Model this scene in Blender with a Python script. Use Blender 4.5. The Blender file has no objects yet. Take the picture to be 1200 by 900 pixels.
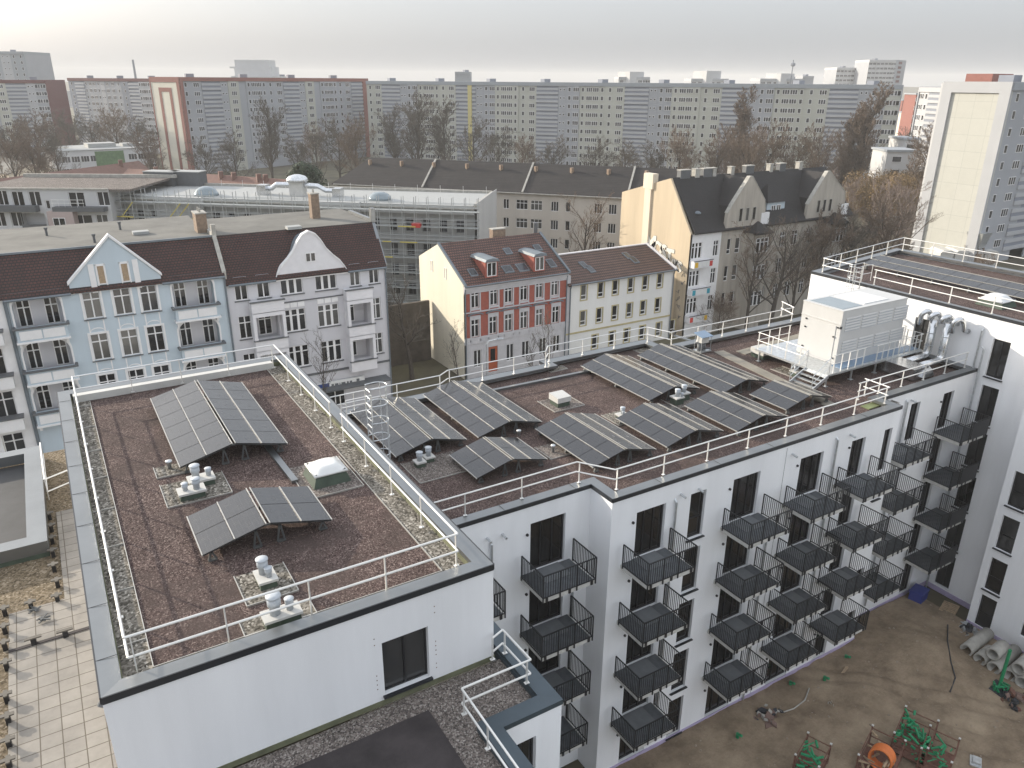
import bpy, math, random
from mathutils import Vector, Matrix
rad = math.radians
sc = bpy.context.scene
col = sc.collection
# ------------------------------------------------------------------ camera
FPX, PITCH, ROLL, YAW, CH = 904.135, 0.3755005, 0.0064827, 0.5439223, 31.0
_F = Vector((math.sin(YAW)*math.cos(PITCH), math.cos(YAW)*math.cos(PITCH), -math.sin(PITCH)))
_r = Vector((math.cos(YAW), -math.sin(YAW), 0)); _u = _r.cross(_F)
_R = _r*math.cos(ROLL)+_u*math.sin(ROLL); _U = -_r*math.sin(ROLL)+_u*math.cos(ROLL)
cam = bpy.data.objects.new('camera', bpy.data.cameras.new('camera')); col.objects.link(cam)
cam.matrix_world = Matrix(((_R.x,_U.x,-_F.x,0),(_R.y,_U.y,-_F.y,0),(_R.z,_U.z,-_F.z,CH),(0,0,0,1)))
cam.data.sensor_width = 36; cam.data.lens = 36*FPX/1200; cam.data.clip_start = 0.5; cam.data.clip_end = 9000
sc.camera = cam
# measuring helpers: where the sight line of a picture point meets a height / a plane / a distance
def _ray(x, y): return _F*FPX + _R*(x-600) - _U*(y-450)
def PZ(x, y, z): d=_ray(x,y); t=(z-CH)/d.z; return (d.x*t, d.y*t)
def PY(x, y, Y): d=_ray(x,y); t=Y/d.y; return (d.x*t, CH+d.z*t)
def PX(x, y, X): d=_ray(x,y); t=X/d.x; return (d.y*t, CH+d.z*t)
def PD(x, y, dist):
    d=_ray(x,y); t=dist/(d.x*math.sin(YAW)+d.y*math.cos(YAW)); return (d.x*t, d.y*t, CH+d.z*t)
# ------------------------------------------------------------------ materials
MT = {}
def nmat(name):
    m = bpy.data.materials.new(name); m.use_nodes = True; nt = m.node_tree
    b = nt.nodes['Principled BSDF']; MT[name] = m; return m, nt, b
def mat(name, c, rough=.7, metal=0., var=.12, vs=1.5, bump=0., bs=20., spec=.5, coat=0., c2=None, bands=None, streak=0.):
    m, nt, b = nmat(name); N, L = nt.nodes, nt.links
    b.inputs['Roughness'].default_value = rough; b.inputs['Metallic'].default_value = metal
    b.inputs['Specular IOR Level'].default_value = spec
    if coat: b.inputs['Coat Weight'].default_value = coat; b.inputs['Coat Roughness'].default_value = .08
    tc = N.new('ShaderNodeTexCoord')
    out = None
    nz = N.new('ShaderNodeTexNoise'); nz.inputs['Scale'].default_value = vs; nz.inputs['Detail'].default_value = 6; nz.inputs['Roughness'].default_value=.65
    if streak:
        mp = N.new('ShaderNodeMapping'); mp.inputs['Scale'].default_value = (1,1,.12); L.new(tc.outputs['Object'], mp.inputs[0]); L.new(mp.outputs[0], nz.inputs['Vector'])
    else: L.new(tc.outputs['Object'], nz.inputs['Vector'])
    cr = N.new('ShaderNodeValToRGB'); lo = tuple(x*(1-var) for x in c); hi = tuple(min(1,x*(1+var)) for x in (c2 or c))
    cr.color_ramp.elements[0].position=.32; cr.color_ramp.elements[1].position=.68
    cr.color_ramp.elements[0].color = (*lo,1); cr.color_ramp.elements[1].color = (*hi,1)
    L.new(nz.outputs['Fac'], cr.inputs[0]); L.new(cr.outputs[0], b.inputs['Base Color'])
    if bump:
        n2 = N.new('ShaderNodeTexNoise'); n2.inputs['Scale'].default_value = bs; n2.inputs['Detail'].default_value=4
        L.new(tc.outputs['Object'], n2.inputs['Vector'])
        bp = N.new('ShaderNodeBump'); bp.inputs['Strength'].default_value = bump; bp.inputs['Distance'].default_value=.03
        L.new(n2.outputs['Fac'], bp.inputs['Height']); L.new(bp.outputs[0], b.inputs['Normal'])
    return m
def gravelmat(name, cols, scale, bump=.8, patch=None, dist=.03):
    m, nt, b = nmat(name); N, L = nt.nodes, nt.links
    b.inputs['Roughness'].default_value=.95; b.inputs['Specular IOR Level'].default_value=.15
    tc = N.new('ShaderNodeTexCoord'); vo = N.new('ShaderNodeTexVoronoi'); vo.inputs['Scale'].default_value=scale
    L.new(tc.outputs['Object'], vo.inputs['Vector'])
    cr = N.new('ShaderNodeValToRGB'); L.new(vo.outputs['Color'], cr.inputs[0])
    els = cr.color_ramp.elements
    while len(els) < len(cols): els.new(.5)
    for i,cc in enumerate(cols): els[i].position=i/(len(cols)-1)*.8+.1; els[i].color=(*cc,1)
    nz = N.new('ShaderNodeTexNoise'); nz.inputs['Scale'].default_value=.9; nz.inputs['Detail'].default_value=8; nz.inputs['Roughness'].default_value=.7
    L.new(tc.outputs['Object'], nz.inputs['Vector'])
    mr = N.new('ShaderNodeMapRange'); mr.inputs[1].default_value=.3; mr.inputs[2].default_value=.7; mr.inputs[3].default_value=.72; mr.inputs[4].default_value=1.25
    L.new(nz.outputs['Fac'], mr.inputs[0])
    mx = N.new('ShaderNodeMix'); mx.data_type='RGBA'; mx.blend_type='MULTIPLY'; mx.inputs[0].default_value=1
    L.new(cr.outputs[0], mx.inputs[6]); L.new(mr.outputs[0], mx.inputs[7]); out = mx.outputs[2]
    if patch:
        n3 = N.new('ShaderNodeTexNoise'); n3.inputs['Scale'].default_value=.35; n3.inputs['Detail'].default_value=7; n3.inputs['Roughness'].default_value=.75
        L.new(tc.outputs['Object'], n3.inputs['Vector'])
        m3 = N.new('ShaderNodeMapRange'); m3.inputs[1].default_value=.5; m3.inputs[2].default_value=.66; L.new(n3.outputs['Fac'], m3.inputs[0])
        x3 = N.new('ShaderNodeMix'); x3.data_type='RGBA'; L.new(m3.outputs[0], x3.inputs[0]); L.new(out, x3.inputs[6]); x3.inputs[7].default_value=(*patch,1); out=x3.outputs[2]
    L.new(out, b.inputs['Base Color'])
    bp = N.new('ShaderNodeBump'); bp.inputs['Strength'].default_value=bump; bp.inputs['Distance'].default_value=dist
    L.new(vo.outputs['Color'], bp.inputs['Height']); L.new(bp.outputs[0], b.inputs['Normal'])
    return m
def tilemat(name, c, c2, sx, sz, rough=.75, mortar=(.05,.04,.04), ms=.02, axis='xz', bump=.5, off=.5, nv=1.):
    """brick pattern in object space: roof tiles, paving, cladding panels"""
    m, nt, b = nmat(name); N, L = nt.nodes, nt.links
    b.inputs['Roughness'].default_value=rough
    tc = N.new('ShaderNodeTexCoord'); mp = N.new('ShaderNodeSeparateXYZ'); cb = N.new('ShaderNodeCombineXYZ')
    L.new(tc.outputs['Object'], mp.inputs[0])
    ax = {'x':0,'y':1,'z':2}
    if axis[0]=='h':
        ad = N.new('ShaderNodeMath'); ad.operation='ADD'; L.new(mp.outputs[0],ad.inputs[0]); L.new(mp.outputs[1],ad.inputs[1]); L.new(ad.outputs[0], cb.inputs[0])
    else: L.new(mp.outputs[ax[axis[0]]], cb.inputs[0])
    L.new(mp.outputs[ax[axis[1]]], cb.inputs[1])
    br = N.new('ShaderNodeTexBrick'); L.new(cb.outputs[0], br.inputs['Vector'])
    br.inputs['Scale'].default_value=1; br.inputs['Brick Width'].default_value=sx; br.inputs['Row Height'].default_value=sz
    br.inputs['Mortar Size'].default_value=ms; br.inputs['Color1'].default_value=(*c,1); br.inputs['Color2'].default_value=(*c2,1); br.inputs['Mortar'].default_value=(*mortar,1)
    br.offset=off
    nz = N.new('ShaderNodeTexNoise'); nz.inputs['Scale'].default_value=.8; nz.inputs['Detail'].default_value=8; nz.inputs['Roughness'].default_value=.7
    L.new(tc.outputs['Object'], nz.inputs['Vector'])
    mr = N.new('ShaderNodeMapRange'); mr.inputs[1].default_value=.3; mr.inputs[2].default_value=.7; mr.inputs[3].default_value=1-.25*nv; mr.inputs[4].default_value=1+.2*nv
    L.new(nz.outputs['Fac'], mr.inputs[0])
    mx = N.new('ShaderNodeMix'); mx.data_type='RGBA'; mx.blend_type='MULTIPLY'; mx.inputs[0].default_value=1
    L.new(br.outputs['Color'], mx.inputs[6]); L.new(mr.outputs[0], mx.inputs[7]); L.new(mx.outputs[2], b.inputs['Base Color'])
    bp = N.new('ShaderNodeBump'); bp.inputs['Strength'].default_value=bump; bp.inputs['Distance'].default_value=.03; bp.invert=True
    L.new(br.outputs['Fac'], bp.inputs['Height']); L.new(bp.outputs[0], b.inputs['Normal'])
    return m
def glassmat(name, c, rough=.06, folds=0, curt=0):
    m, nt, b = nmat(name); N, L = nt.nodes, nt.links
    b.inputs['Base Color'].default_value=(*c,1); b.inputs['Roughness'].default_value=rough; b.inputs['IOR'].default_value=1.5
    b.inputs['Specular IOR Level'].default_value=.55
    tc = N.new('ShaderNodeTexCoord')
    if folds:
        w = N.new('ShaderNodeTexWave'); w.inputs['Scale'].default_value=folds; w.inputs['Distortion'].default_value=3; w.inputs['Detail'].default_value=2
        L.new(tc.outputs['Object'], w.inputs['Vector'])
        cr = N.new('ShaderNodeValToRGB'); cr.color_ramp.elements[0].color=(*[x*.7 for x in c],1); cr.color_ramp.elements[1].color=(*[x*1.3 for x in c],1)
        L.new(w.outputs['Fac'], cr.inputs[0]); L.new(cr.outputs[0], b.inputs['Base Color'])
    else:
        oi = N.new('ShaderNodeObjectInfo'); cr = N.new('ShaderNodeValToRGB')
        cr.color_ramp.elements[0].color=(*[x*.4 for x in c],1); cr.color_ramp.elements[1].color=(*[x*2.4 for x in c],1)
        if curt: k=cr.color_ramp.elements.new(.78); k.color=(*[x*2 for x in c],1); k=cr.color_ramp.elements.new(.80); k.color=(.06,.06,.058,1); cr.color_ramp.elements[-1].color=(.11,.107,.10,1)
        L.new(oi.outputs['Random'], cr.inputs[0]); L.new(cr.outputs[0], b.inputs['Base Color'])
    nz = N.new('ShaderNodeTexNoise'); nz.inputs['Scale'].default_value=1.3; L.new(tc.outputs['Object'], nz.inputs['Vector'])
    bp = N.new('ShaderNodeBump'); bp.inputs['Strength'].default_value=.05; bp.inputs['Distance'].default_value=.05
    L.new(nz.outputs['Fac'], bp.inputs['Height']); L.new(bp.outputs[0], b.inputs['Normal'])
    return m
def panelmat(name, base, coatr):
    m, nt, b = nmat(name); N, L = nt.nodes, nt.links
    tc = N.new('ShaderNodeTexCoord'); br = N.new('ShaderNodeTexBrick'); L.new(tc.outputs['Object'], br.inputs['Vector'])
    br.offset=0; br.inputs['Scale'].default_value=1; br.inputs['Brick Width'].default_value=.158; br.inputs['Row Height'].default_value=.098
    br.inputs['Mortar Size'].default_value=.003; br.inputs['Mortar Smooth'].default_value=.3
    br.inputs['Color1'].default_value=(*base,1); br.inputs['Color2'].default_value=(*[x*1.25 for x in base],1); br.inputs['Mortar'].default_value=(.05,.05,.053,1)
    nz = N.new('ShaderNodeTexNoise'); nz.inputs['Scale'].default_value=3; nz.inputs['Detail'].default_value=8; L.new(tc.outputs['Object'], nz.inputs['Vector'])
    cr = N.new('ShaderNodeMapRange'); cr.inputs[1].default_value=.3; cr.inputs[2].default_value=.75; cr.inputs[3].default_value=coatr; cr.inputs[4].default_value=coatr+.14
    L.new(nz.outputs['Fac'], cr.inputs[0])
    L.new(br.outputs['Color'], b.inputs['Base Color']); L.new(cr.outputs[0], b.inputs['Roughness'])
    b.inputs['Specular IOR Level'].default_value=.85
    return m
mat('white_render',(.785,.79,.80),.9,var=.06,vs=.6,bump=.15,bs=90,streak=1)
mat('coping',(.235,.245,.25),.38,metal=.85,var=.08,vs=.7)
mat('coping_edge',(.02,.022,.026),.4,var=.1)
mat('dark_coping',(.055,.075,.09),.4,metal=.3,var=.1)
mat('membrane_green',(.05,.07,.05),.7,var=.25,vs=3)
mat('membrane_dark',(.038,.031,.031),.85,var=.35,vs=1.2,bump=.3,bs=30)
mat('membrane_grey',(.045,.045,.047),.7,var=.2,vs=1.2)
gravelmat('lava',[(.028,.019,.018),(.068,.045,.041),(.098,.069,.062),(.135,.097,.087),(.26,.205,.18)],30,bump=1,patch=(.075,.056,.050))
gravelmat('pebbles',[(.05,.044,.036),(.11,.10,.083),(.17,.153,.13),(.23,.21,.18),(.42,.39,.34)],17,bump=1)
gravelmat('pebbles_dark',[(.05,.045,.04),(.13,.11,.1),(.2,.17,.15),(.36,.33,.3)],26,bump=1)
gravelmat('pebbles_brown',[(.075,.058,.038),(.14,.11,.072),(.2,.16,.11),(.30,.25,.19)],16,bump=1)
tilemat('pavers',(.265,.245,.217),(.23,.213,.19),.5,.5,.85,(.10,.085,.065),.014,'xy',.4,0)
tilemat('walk_slab',(.24,.22,.18),(.22,.20,.165),.5,.5,.8,(.2,.18,.15),.01,'xy',.3,0)
mat('railing',(.74,.73,.70),.30,metal=.35,var=.06)
mat('galv',(.55,.57,.58),.38,metal=.75,var=.18,vs=5)
mat('duct_metal',(.62,.63,.64),.22,metal=.95,var=.15,vs=3)
mat('alu',(.48,.465,.43),.4,metal=.5,var=.05)
mat('bal_metal',(.010,.011,.013),.45,var=.1)
mat('bal_deck',(.085,.092,.10),.8,var=.22,vs=3)
mat('slab_concrete',(.50,.49,.46),.85,var=.14,vs=4)
mat('leg_metal',(.11,.115,.115),.5,metal=.4,var=.2)
mat('concrete',(.36,.345,.31),.9,var=.2,vs=2,bump=.4,bs=30)
mat('pvc_grey',(.42,.45,.48),.5,var=.08,vs=4)
mat('vent_white',(.52,.51,.48),.6,var=.08)
mat('acryl',(.66,.66,.64),.25,var=.02)
mat('lilac_base',(.42,.36,.52),.8,var=.15)
mat('frame_dark',(.016,.016,.018),.4,var=.1)
glassmat('glass',(.018,.018,.018),.05,folds=0)
glassmat('curtain_glass',(.013,.012,.0115),.10,folds=1.6)
glassmat('house_glass',(.014,.0145,.016),.08,curt=1)
glassmat('far_glass',(.022,.024,.028),.2)
panelmat('pv_cells',(.011,.011,.0125),.17)
mat('hvac_white',(.50,.497,.485),.45,var=.03)
mat('hvac_dark',(.10,.105,.11),.6,var=.1)
mat('hvac_glass',(.21,.25,.27),.15,var=.05)
mat('blue_sheet',(.17,.24,.33),.4,var=.1)
mat('blue_render',(.46,.53,.575),.9,var=.05,vs=.6,bump=.1,bs=60,streak=1)
mat('lilac_render',(.53,.525,.545),.9,var=.05,vs=.6,bump=.1,bs=60,streak=1)
mat('trim_white',(.72,.71,.70),.8,var=.05)
mat('bay_white',(.66,.65,.66),.85,var=.05)
mat('trim_grey',(.46,.45,.46),.85,var=.08)
mat('cream_render',(.70,.65,.53),.9,var=.06,vs=.5,streak=1)
mat('red_render',(.30,.085,.06),.9,var=.14,vs=3)
mat('white2_render',(.68,.67,.64),.9,var=.05,vs=.6,streak=1)
mat('ochre_trim',(.42,.36,.20),.85,var=.1)
mat('sand_gable',(.50,.41,.29),.9,var=.1,vs=.5,streak=1)
mat('sand_pale',(.66,.58,.46),.9,var=.1,streak=1)
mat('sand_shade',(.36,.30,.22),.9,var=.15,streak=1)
mat('roughcast',(.38,.345,.295),.95,var=.2,vs=1.2,streak=1)
mat('beige_render',(.47,.43,.38),.9,var=.08,vs=.4,streak=1)
tilemat('tiles_dark_red',(.078,.027,.020),(.055,.02,.015),.26,.19,.7,(.012,.007,.006),.035,'xz',1.)
tilemat('tiles_red',(.15,.068,.05),(.115,.054,.042),.28,.2,.7,(.025,.014,.011),.035,'xz',1.)
tilemat('tiles_brown',(.14,.078,.06),(.115,.065,.05),.28,.18,.75,(.035,.02,.016),.035,'xz',1.)
tilemat('tiles_black',(.018,.015,.015),(.013,.011,.011),.3,.22,.7,(.012,.01,.01),.02,'hz')
tilemat('tiles_charcoal',(.036,.031,.029),(.027,.023,.022),.3,.22,.85,(.02,.017,.016),.02,'hz')
mat('far_red_roof',(.17,.09,.07),.85,var=.15)
mat('roof_felt',(.125,.12,.108),.9,var=.2,vs=.35,c2=(.14,.135,.12))
mat('zinc',(.15,.175,.195),.6,metal=.15,var=.12)
mat('brick_chimney',(.22,.16,.115),.9,var=.25,vs=4)
mat('raw_concrete',(.34,.34,.325),.9,var=.14,vs=.5,streak=1)
mat('raw_panel',(.43,.43,.42),.9,var=.06,vs=.4,streak=1)
mat('scaffold',(.46,.47,.46),.5,metal=.4,var=.1)
mat('scaffold_board',(.28,.29,.27),.8,var=.2)
mat('yellow',(.55,.46,.12),.6,var=.1)
mat('roof_white',(.33,.335,.325),.7,var=.06)
mat('pinkish',(.42,.34,.32),.9,var=.05)
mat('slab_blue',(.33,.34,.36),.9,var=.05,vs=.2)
mat('slab_blue2',(.22,.235,.27),.9,var=.06,vs=.2)
mat('slab_light',(.40,.405,.415),.9,var=.05,vs=.2)
mat('slab_beige',(.42,.42,.37),.9,var=.06,vs=.2)
mat('slab_grey',(.30,.32,.34),.9,var=.05,vs=.2)
mat('slab_red',(.25,.105,.085),.9,var=.08)
mat('slab_cream',(.60,.57,.48),.9,var=.05,vs=.2)
tilemat('panel_cream',(.46,.455,.41),(.445,.44,.395),3.0,2.8,.85,(.36,.36,.33),.035,'hz',.05,0,.15)
mat('slab_yellow',(.55,.47,.20),.9,var=.05)
mat('slab_dkred',(.13,.05,.05),.9,var=.08)
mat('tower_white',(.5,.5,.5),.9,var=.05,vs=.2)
mat('green_wall',(.10,.17,.08),.9,var=.3,vs=1.2)
mat('asphalt',(.05,.05,.052),.9,var=.15,vs=.6,bump=.2,bs=40)
mat('pavement',(.22,.21,.19),.9,var=.15,vs=1)
mat('kerb',(.3,.29,.27),.9,var=.1)
mat('road_paint',(.7,.7,.68),.7,var=.1)
mat('scrub_ground',(.085,.068,.045),.95,var=.35,vs=.08,c2=(.11,.10,.06),bump=.4,bs=2)
mat('bark',(.07,.058,.047),.95,var=.25,vs=3)
mat('bark_pale',(.32,.27,.22),.95,var=.2,vs=3)
mat('twig_brown',(.15,.11,.08),.95,var=.2)
mat('twig_grey',(.105,.09,.072),.95,var=.2)
mat('twig_pale',(.20,.155,.13),.95,var=.2)
mat('leaf_green',(.035,.055,.028),.8,var=.4,vs=2)
mat('leaf_ivy',(.04,.06,.03),.8,var=.4,vs=2)
mat('leaf_dry',(.17,.115,.055),.9,var=.35,vs=1.5)
mat('upstand_moss',(.13,.135,.08),.85,var=.3,vs=2)
mat('post_cap',(.10,.09,.075),.7,var=.2)
mat('yard_brown',(.085,.07,.055),.9,var=.3,vs=1)
mat('mat_grey',(.13,.138,.145),.8,var=.15)
mat('clod',(.27,.22,.17),.95,var=.3,vs=3)
glassmat('dark_glass',(.012,.0125,.014),.08)
mat('orange',(.62,.17,.04),.6,var=.12)
mat('green_paint',(.012,.22,.09),.5,var=.2,vs=4)
mat('rust',(.14,.065,.045),.8,var=.3,vs=5)
mat('blue_plastic',(.03,.045,.22),.5,var=.1)
mat('wood',(.34,.25,.16),.85,var=.25,vs=5)
mat('board_brown',(.17,.11,.09),.8,var=.15)
mat('black_sheet',(.025,.027,.032),.6,var=.3,vs=4,bump=.6,bs=3)
mat('car_dark',(.02,.022,.026),.25,coat=.6,var=.05)
mat('car_red',(.35,.02,.02),.3,coat=.6,var=.05)
mat('tyre',(.015,.015,.015),.8,var=.05)
mat('sign_blue',(.03,.06,.2),.5,var=.05)
mat('sign_white',(.65,.65,.63),.6,var=.05)
mat('sign_red',(.5,.04,.03),.6,var=.05)
mat('sign_yellow',(.7,.42,.03),.6,var=.05)
mat('sign_teal',(.03,.28,.36),.6,var=.05)
mat('teal',(.04,.28,.27),.6,var=.05)
mat('orange_door',(.35,.08,.03),.6,var=.1)
mat('graffiti',(.66,.63,.56),.8,var=.05)
mat('graffiti_dark',(.11,.12,.13),.8,var=.3,vs=4)
mat('moss',(.16,.19,.09),.95,var=.3,vs=2)
# ------------------------------------------------------------------ mesh builder
class MB:
    def __init__(s): s.v=[]; s.f=[]; s.mi=[]; s.m=0
    def face(s, pts):
        n=len(s.v); s.v+= [tuple(p) for p in pts]; s.f.append(tuple(range(n,n+len(pts)))); s.mi.append(s.m)
    def box(s, x0,y0,z0,x1,y1,z1):
        if x1<x0:x0,x1=x1,x0
        if y1<y0:y0,y1=y1,y0
        if z1<z0:z0,z1=z1,z0
        n=len(s.v); s.v+=[(x0,y0,z0),(x1,y0,z0),(x1,y1,z0),(x0,y1,z0),(x0,y0,z1),(x1,y0,z1),(x1,y1,z1),(x0,y1,z1)]
        for q in ((0,3,2,1),(4,5,6,7),(0,1,5,4),(1,2,6,5),(2,3,7,6),(3,0,4,7)): s.f.append(tuple(n+i for i in q)); s.mi.append(s.m)
    def hexa(s, p):
        n=len(s.v); s.v+=[tuple(q) for q in p]
        for q in ((0,3,2,1),(4,5,6,7),(0,1,5,4),(1,2,6,5),(2,3,7,6),(3,0,4,7)): s.f.append(tuple(n+i for i in q)); s.mi.append(s.m)
    def bar(s, p, q, w, h=None):
        """box beam from p to q"""
        h=h or w; p=Vector(p); q=Vector(q); d=(q-p)
        if d.length<1e-6: return
        d.normalize(); up=Vector((0,0,1)) if abs(d.z)<.95 else Vector((1,0,0))
        a=d.cross(up).normalized()*w/2; b=a.cross(d).normalized()*h/2
        s.hexa([p-a-b,p+a-b,p+a+b,p-a+b][0:4]+[q-a-b,q+a-b,q+a+b,q-a+b])
    def tube(s, pts, r, n=8, r2=None, cap=True):
        pts=[Vector(p) for p in pts]; k=len(pts); rings=[]
        rs = [r+(r2-r)*i/(k-1) for i in range(k)] if r2 is not None else [r]*k
        prev=None
        for i,p in enumerate(pts):
            d=(pts[min(i+1,k-1)]-pts[max(i-1,0)])
            if d.length<1e-9: d=Vector((0,0,1))
            d.normalize()
            if prev is None:
                up=Vector((0,0,1)) if abs(d.z)<.9 else Vector((1,0,0)); a=d.cross(up).normalized()
            else:
                a=(prev-d*prev.dot(d)); a = a.normalized() if a.length>1e-6 else d.orthogonal().normalized()
            prev=a; b=d.cross(a); base=len(s.v)
            for j in range(n):
                t=2*math.pi*j/n; s.v.append(tuple(p+(a*math.cos(t)+b*math.sin(t))*rs[i]))
            rings.append(base)
        for i in range(k-1):
            for j in range(n):
                s.f.append((rings[i]+j,rings[i]+(j+1)%n,rings[i+1]+(j+1)%n,rings[i+1]+j)); s.mi.append(s.m)
        if cap and n>3:
            s.f.append(tuple(rings[0]+j for j in reversed(range(n)))); s.mi.append(s.m)
            s.f.append(tuple(rings[-1]+j for j in range(n))); s.mi.append(s.m)
    def prism(s, poly, z0, z1):
        n=len(poly); b=len(s.v)
        s.v+=[(x,y,z0) for x,y in poly]+[(x,y,z1) for x,y in poly]
        s.f.append(tuple(b+i for i in reversed(range(n)))); s.mi.append(s.m)
        s.f.append(tuple(b+n+i for i in range(n))); s.mi.append(s.m)
        for i in range(n):
            j=(i+1)%n; s.f.append((b+i,b+j,b+n+j,b+n+i)); s.mi.append(s.m)
    def fprism(s, F, poly, d0, d1):
        """polygon in facade plane (u,z) extruded from depth d0 to d1"""
        n=len(poly); b=len(s.v)
        s.v+=[F(u,d0,z) for u,z in poly]+[F(u,d1,z) for u,z in poly]
        s.f.append(tuple(b+i for i in range(n))); s.mi.append(s.m)
        s.f.append(tuple(b+n+i for i in reversed(range(n)))); s.mi.append(s.m)
        for i in range(n):
            j=(i+1)%n; s.f.append((b+i,b+n+i,b+n+j,b+j)); s.mi.append(s.m)
    def fbox(s, F, u0,d0,z0,u1,d1,z1):
        s.hexa([F(u0,d0,z0),F(u1,d0,z0),F(u1,d1,z0),F(u0,d1,z0),F(u0,d0,z1),F(u1,d0,z1),F(u1,d1,z1),F(u0,d1,z1)])
    def lathe(s, prof, c=(0,0,0), n=16):
        base=len(s.v); k=len(prof)
        for r,z in prof:
            for j in range(n):
                t=2*math.pi*j/n; s.v.append((c[0]+r*math.cos(t),c[1]+r*math.sin(t),c[2]+z))
        for i in range(k-1):
            for j in range(n):
                s.f.append((base+i*n+j,base+i*n+(j+1)%n,base+(i+1)*n+(j+1)%n,base+(i+1)*n+j)); s.mi.append(s.m)
        s.f.append(tuple(base+j for j in reversed(range(n)))); s.mi.append(s.m)
        s.f.append(tuple(base+(k-1)*n+j for j in range(n))); s.mi.append(s.m)
    def wall(s, F, u0,u1,z0,z1, holes, depth=.2, d=0.):
        """outer skin at depth d with rectangular holes (u0,z0,u1,z1) and their reveals"""
        us=sorted({u0,u1,*[min(max(h[0],u0),u1) for h in holes],*[min(max(h[2],u0),u1) for h in holes]})
        zs=sorted({z0,z1,*[min(max(h[1],z0),z1) for h in holes],*[min(max(h[3],z0),z1) for h in holes]})
        for i in range(len(us)-1):
            run=None
            for k in range(len(zs)-1):
                cu=(us[i]+us[i+1])/2; cz=(zs[k]+zs[k+1])/2
                inside=any(h[0]<cu<h[2] and h[1]<cz<h[3] for h in holes)
                if not inside and run is None: run=zs[k]
                if inside and run is not None:
                    s.face([F(us[i],d,run),F(us[i+1],d,run),F(us[i+1],d,zs[k]),F(us[i],d,zs[k])]); run=None
            if run is not None: s.face([F(us[i],d,run),F(us[i+1],d,run),F(us[i+1],d,z1),F(us[i],d,z1)])
        for h in holes:
            a,b,c,e=h[:4]; dp=h[4] if len(h)>4 else depth
            s.face([F(a,d,b),F(a,d,e),F(a,d+dp,e),F(a,d+dp,b)]); s.face([F(c,d,b),F(c,d+dp,b),F(c,d+dp,e),F(c,d,e)])
            s.face([F(a,d,b),F(a,d+dp,b),F(c,d+dp,b),F(c,d,b)]); s.face([F(a,d,e),F(c,d,e),F(c,d+dp,e),F(a,d+dp,e)])
    def build(s, name, mats, parent=None, off=None, smooth=False):
        if isinstance(mats,str): mats=[mats]
        if off is None: off = wloc(parent) if parent else (0,0,0)
        me=bpy.data.meshes.new(name); me.from_pydata([(x-off[0],y-off[1],z-off[2]) for x,y,z in s.v],[],s.f)
        for m in mats: me.materials.append(MT[m])
        if len(mats)>1: me.polygons.foreach_set('material_index', s.mi)
        if smooth: me.polygons.foreach_set('use_smooth',[True]*len(me.polygons))
        me.update(); o=bpy.data.objects.new(name, me); col.objects.link(o)
        if parent: o.parent=parent
        return o
def wloc(o):
    x=y=z=0
    while o is not None: x+=o.location.x; y+=o.location.y; z+=o.location.z; o=o.parent
    return (x,y,z)
def Fr(ox,oy,ang=0.):
    """facade frame: u runs right seen from outside, d runs inward, z up"""
    ca,sa=math.cos(ang),math.sin(ang)
    def F(u,d,z): return (ox+u*ca-d*sa, oy+u*sa+d*ca, z)
    F.ang=ang; F.o=(ox,oy); return F
def thing(name,label,cat,loc=(0,0,0),rot=0.,group=None):
    o=bpy.data.objects.new(name,None); o.empty_display_size=.3; col.objects.link(o); o.location=loc; o.rotation_euler=(0,0,rot)
    o['label']=label; o['category']=cat
    if group: o['group']=group
    return o
def tag(o,label,cat,group=None,kind=None):
    o['label']=label; o['category']=cat
    if group: o['group']=group
    if kind: o['kind']=kind
    return o
def structure(o,label=None):
    o['kind']='structure'
    if label: o['label']=label
    return o
LOCAL=(0,0,0)
def copy_tree(o, parent=None, loc=None, rot=None):
    c=o.copy(); col.objects.link(c); c.parent=parent
    if loc is not None: c.location=loc
    if rot is not None: c.rotation_euler=(0,0,rot)
    for ch in KIDS.get(o.name, list(o.children)): copy_tree(ch, c)
    return c
KIDS={}
class Proto:
    """first use places the source itself, later uses place copies of it and its parts"""
    def __init__(s, maker): s.maker=maker; s.src=None
    def put(s, parent, loc, rot=0.):
        if s.src is None:
            s.src=s.maker(); s.kids=list(s.src.children); s.sub={k:list(k.children) for k in s.kids}
            s.src.parent=parent; s.src.location=loc; s.src.rotation_euler=(0,0,rot); return s.src
        c=s.src.copy(); col.objects.link(c); c.parent=parent; c.location=loc; c.rotation_euler=(0,0,rot)
        for k in s.kids:
            d=k.copy(); col.objects.link(d); d.parent=c
            for g in s.sub[k]: e=g.copy(); col.objects.link(e); e.parent=d
        return c
def rel(parent, p):
    w=wloc(parent); return (p[0]-w[0],p[1]-w[1],p[2]-w[2])
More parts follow.
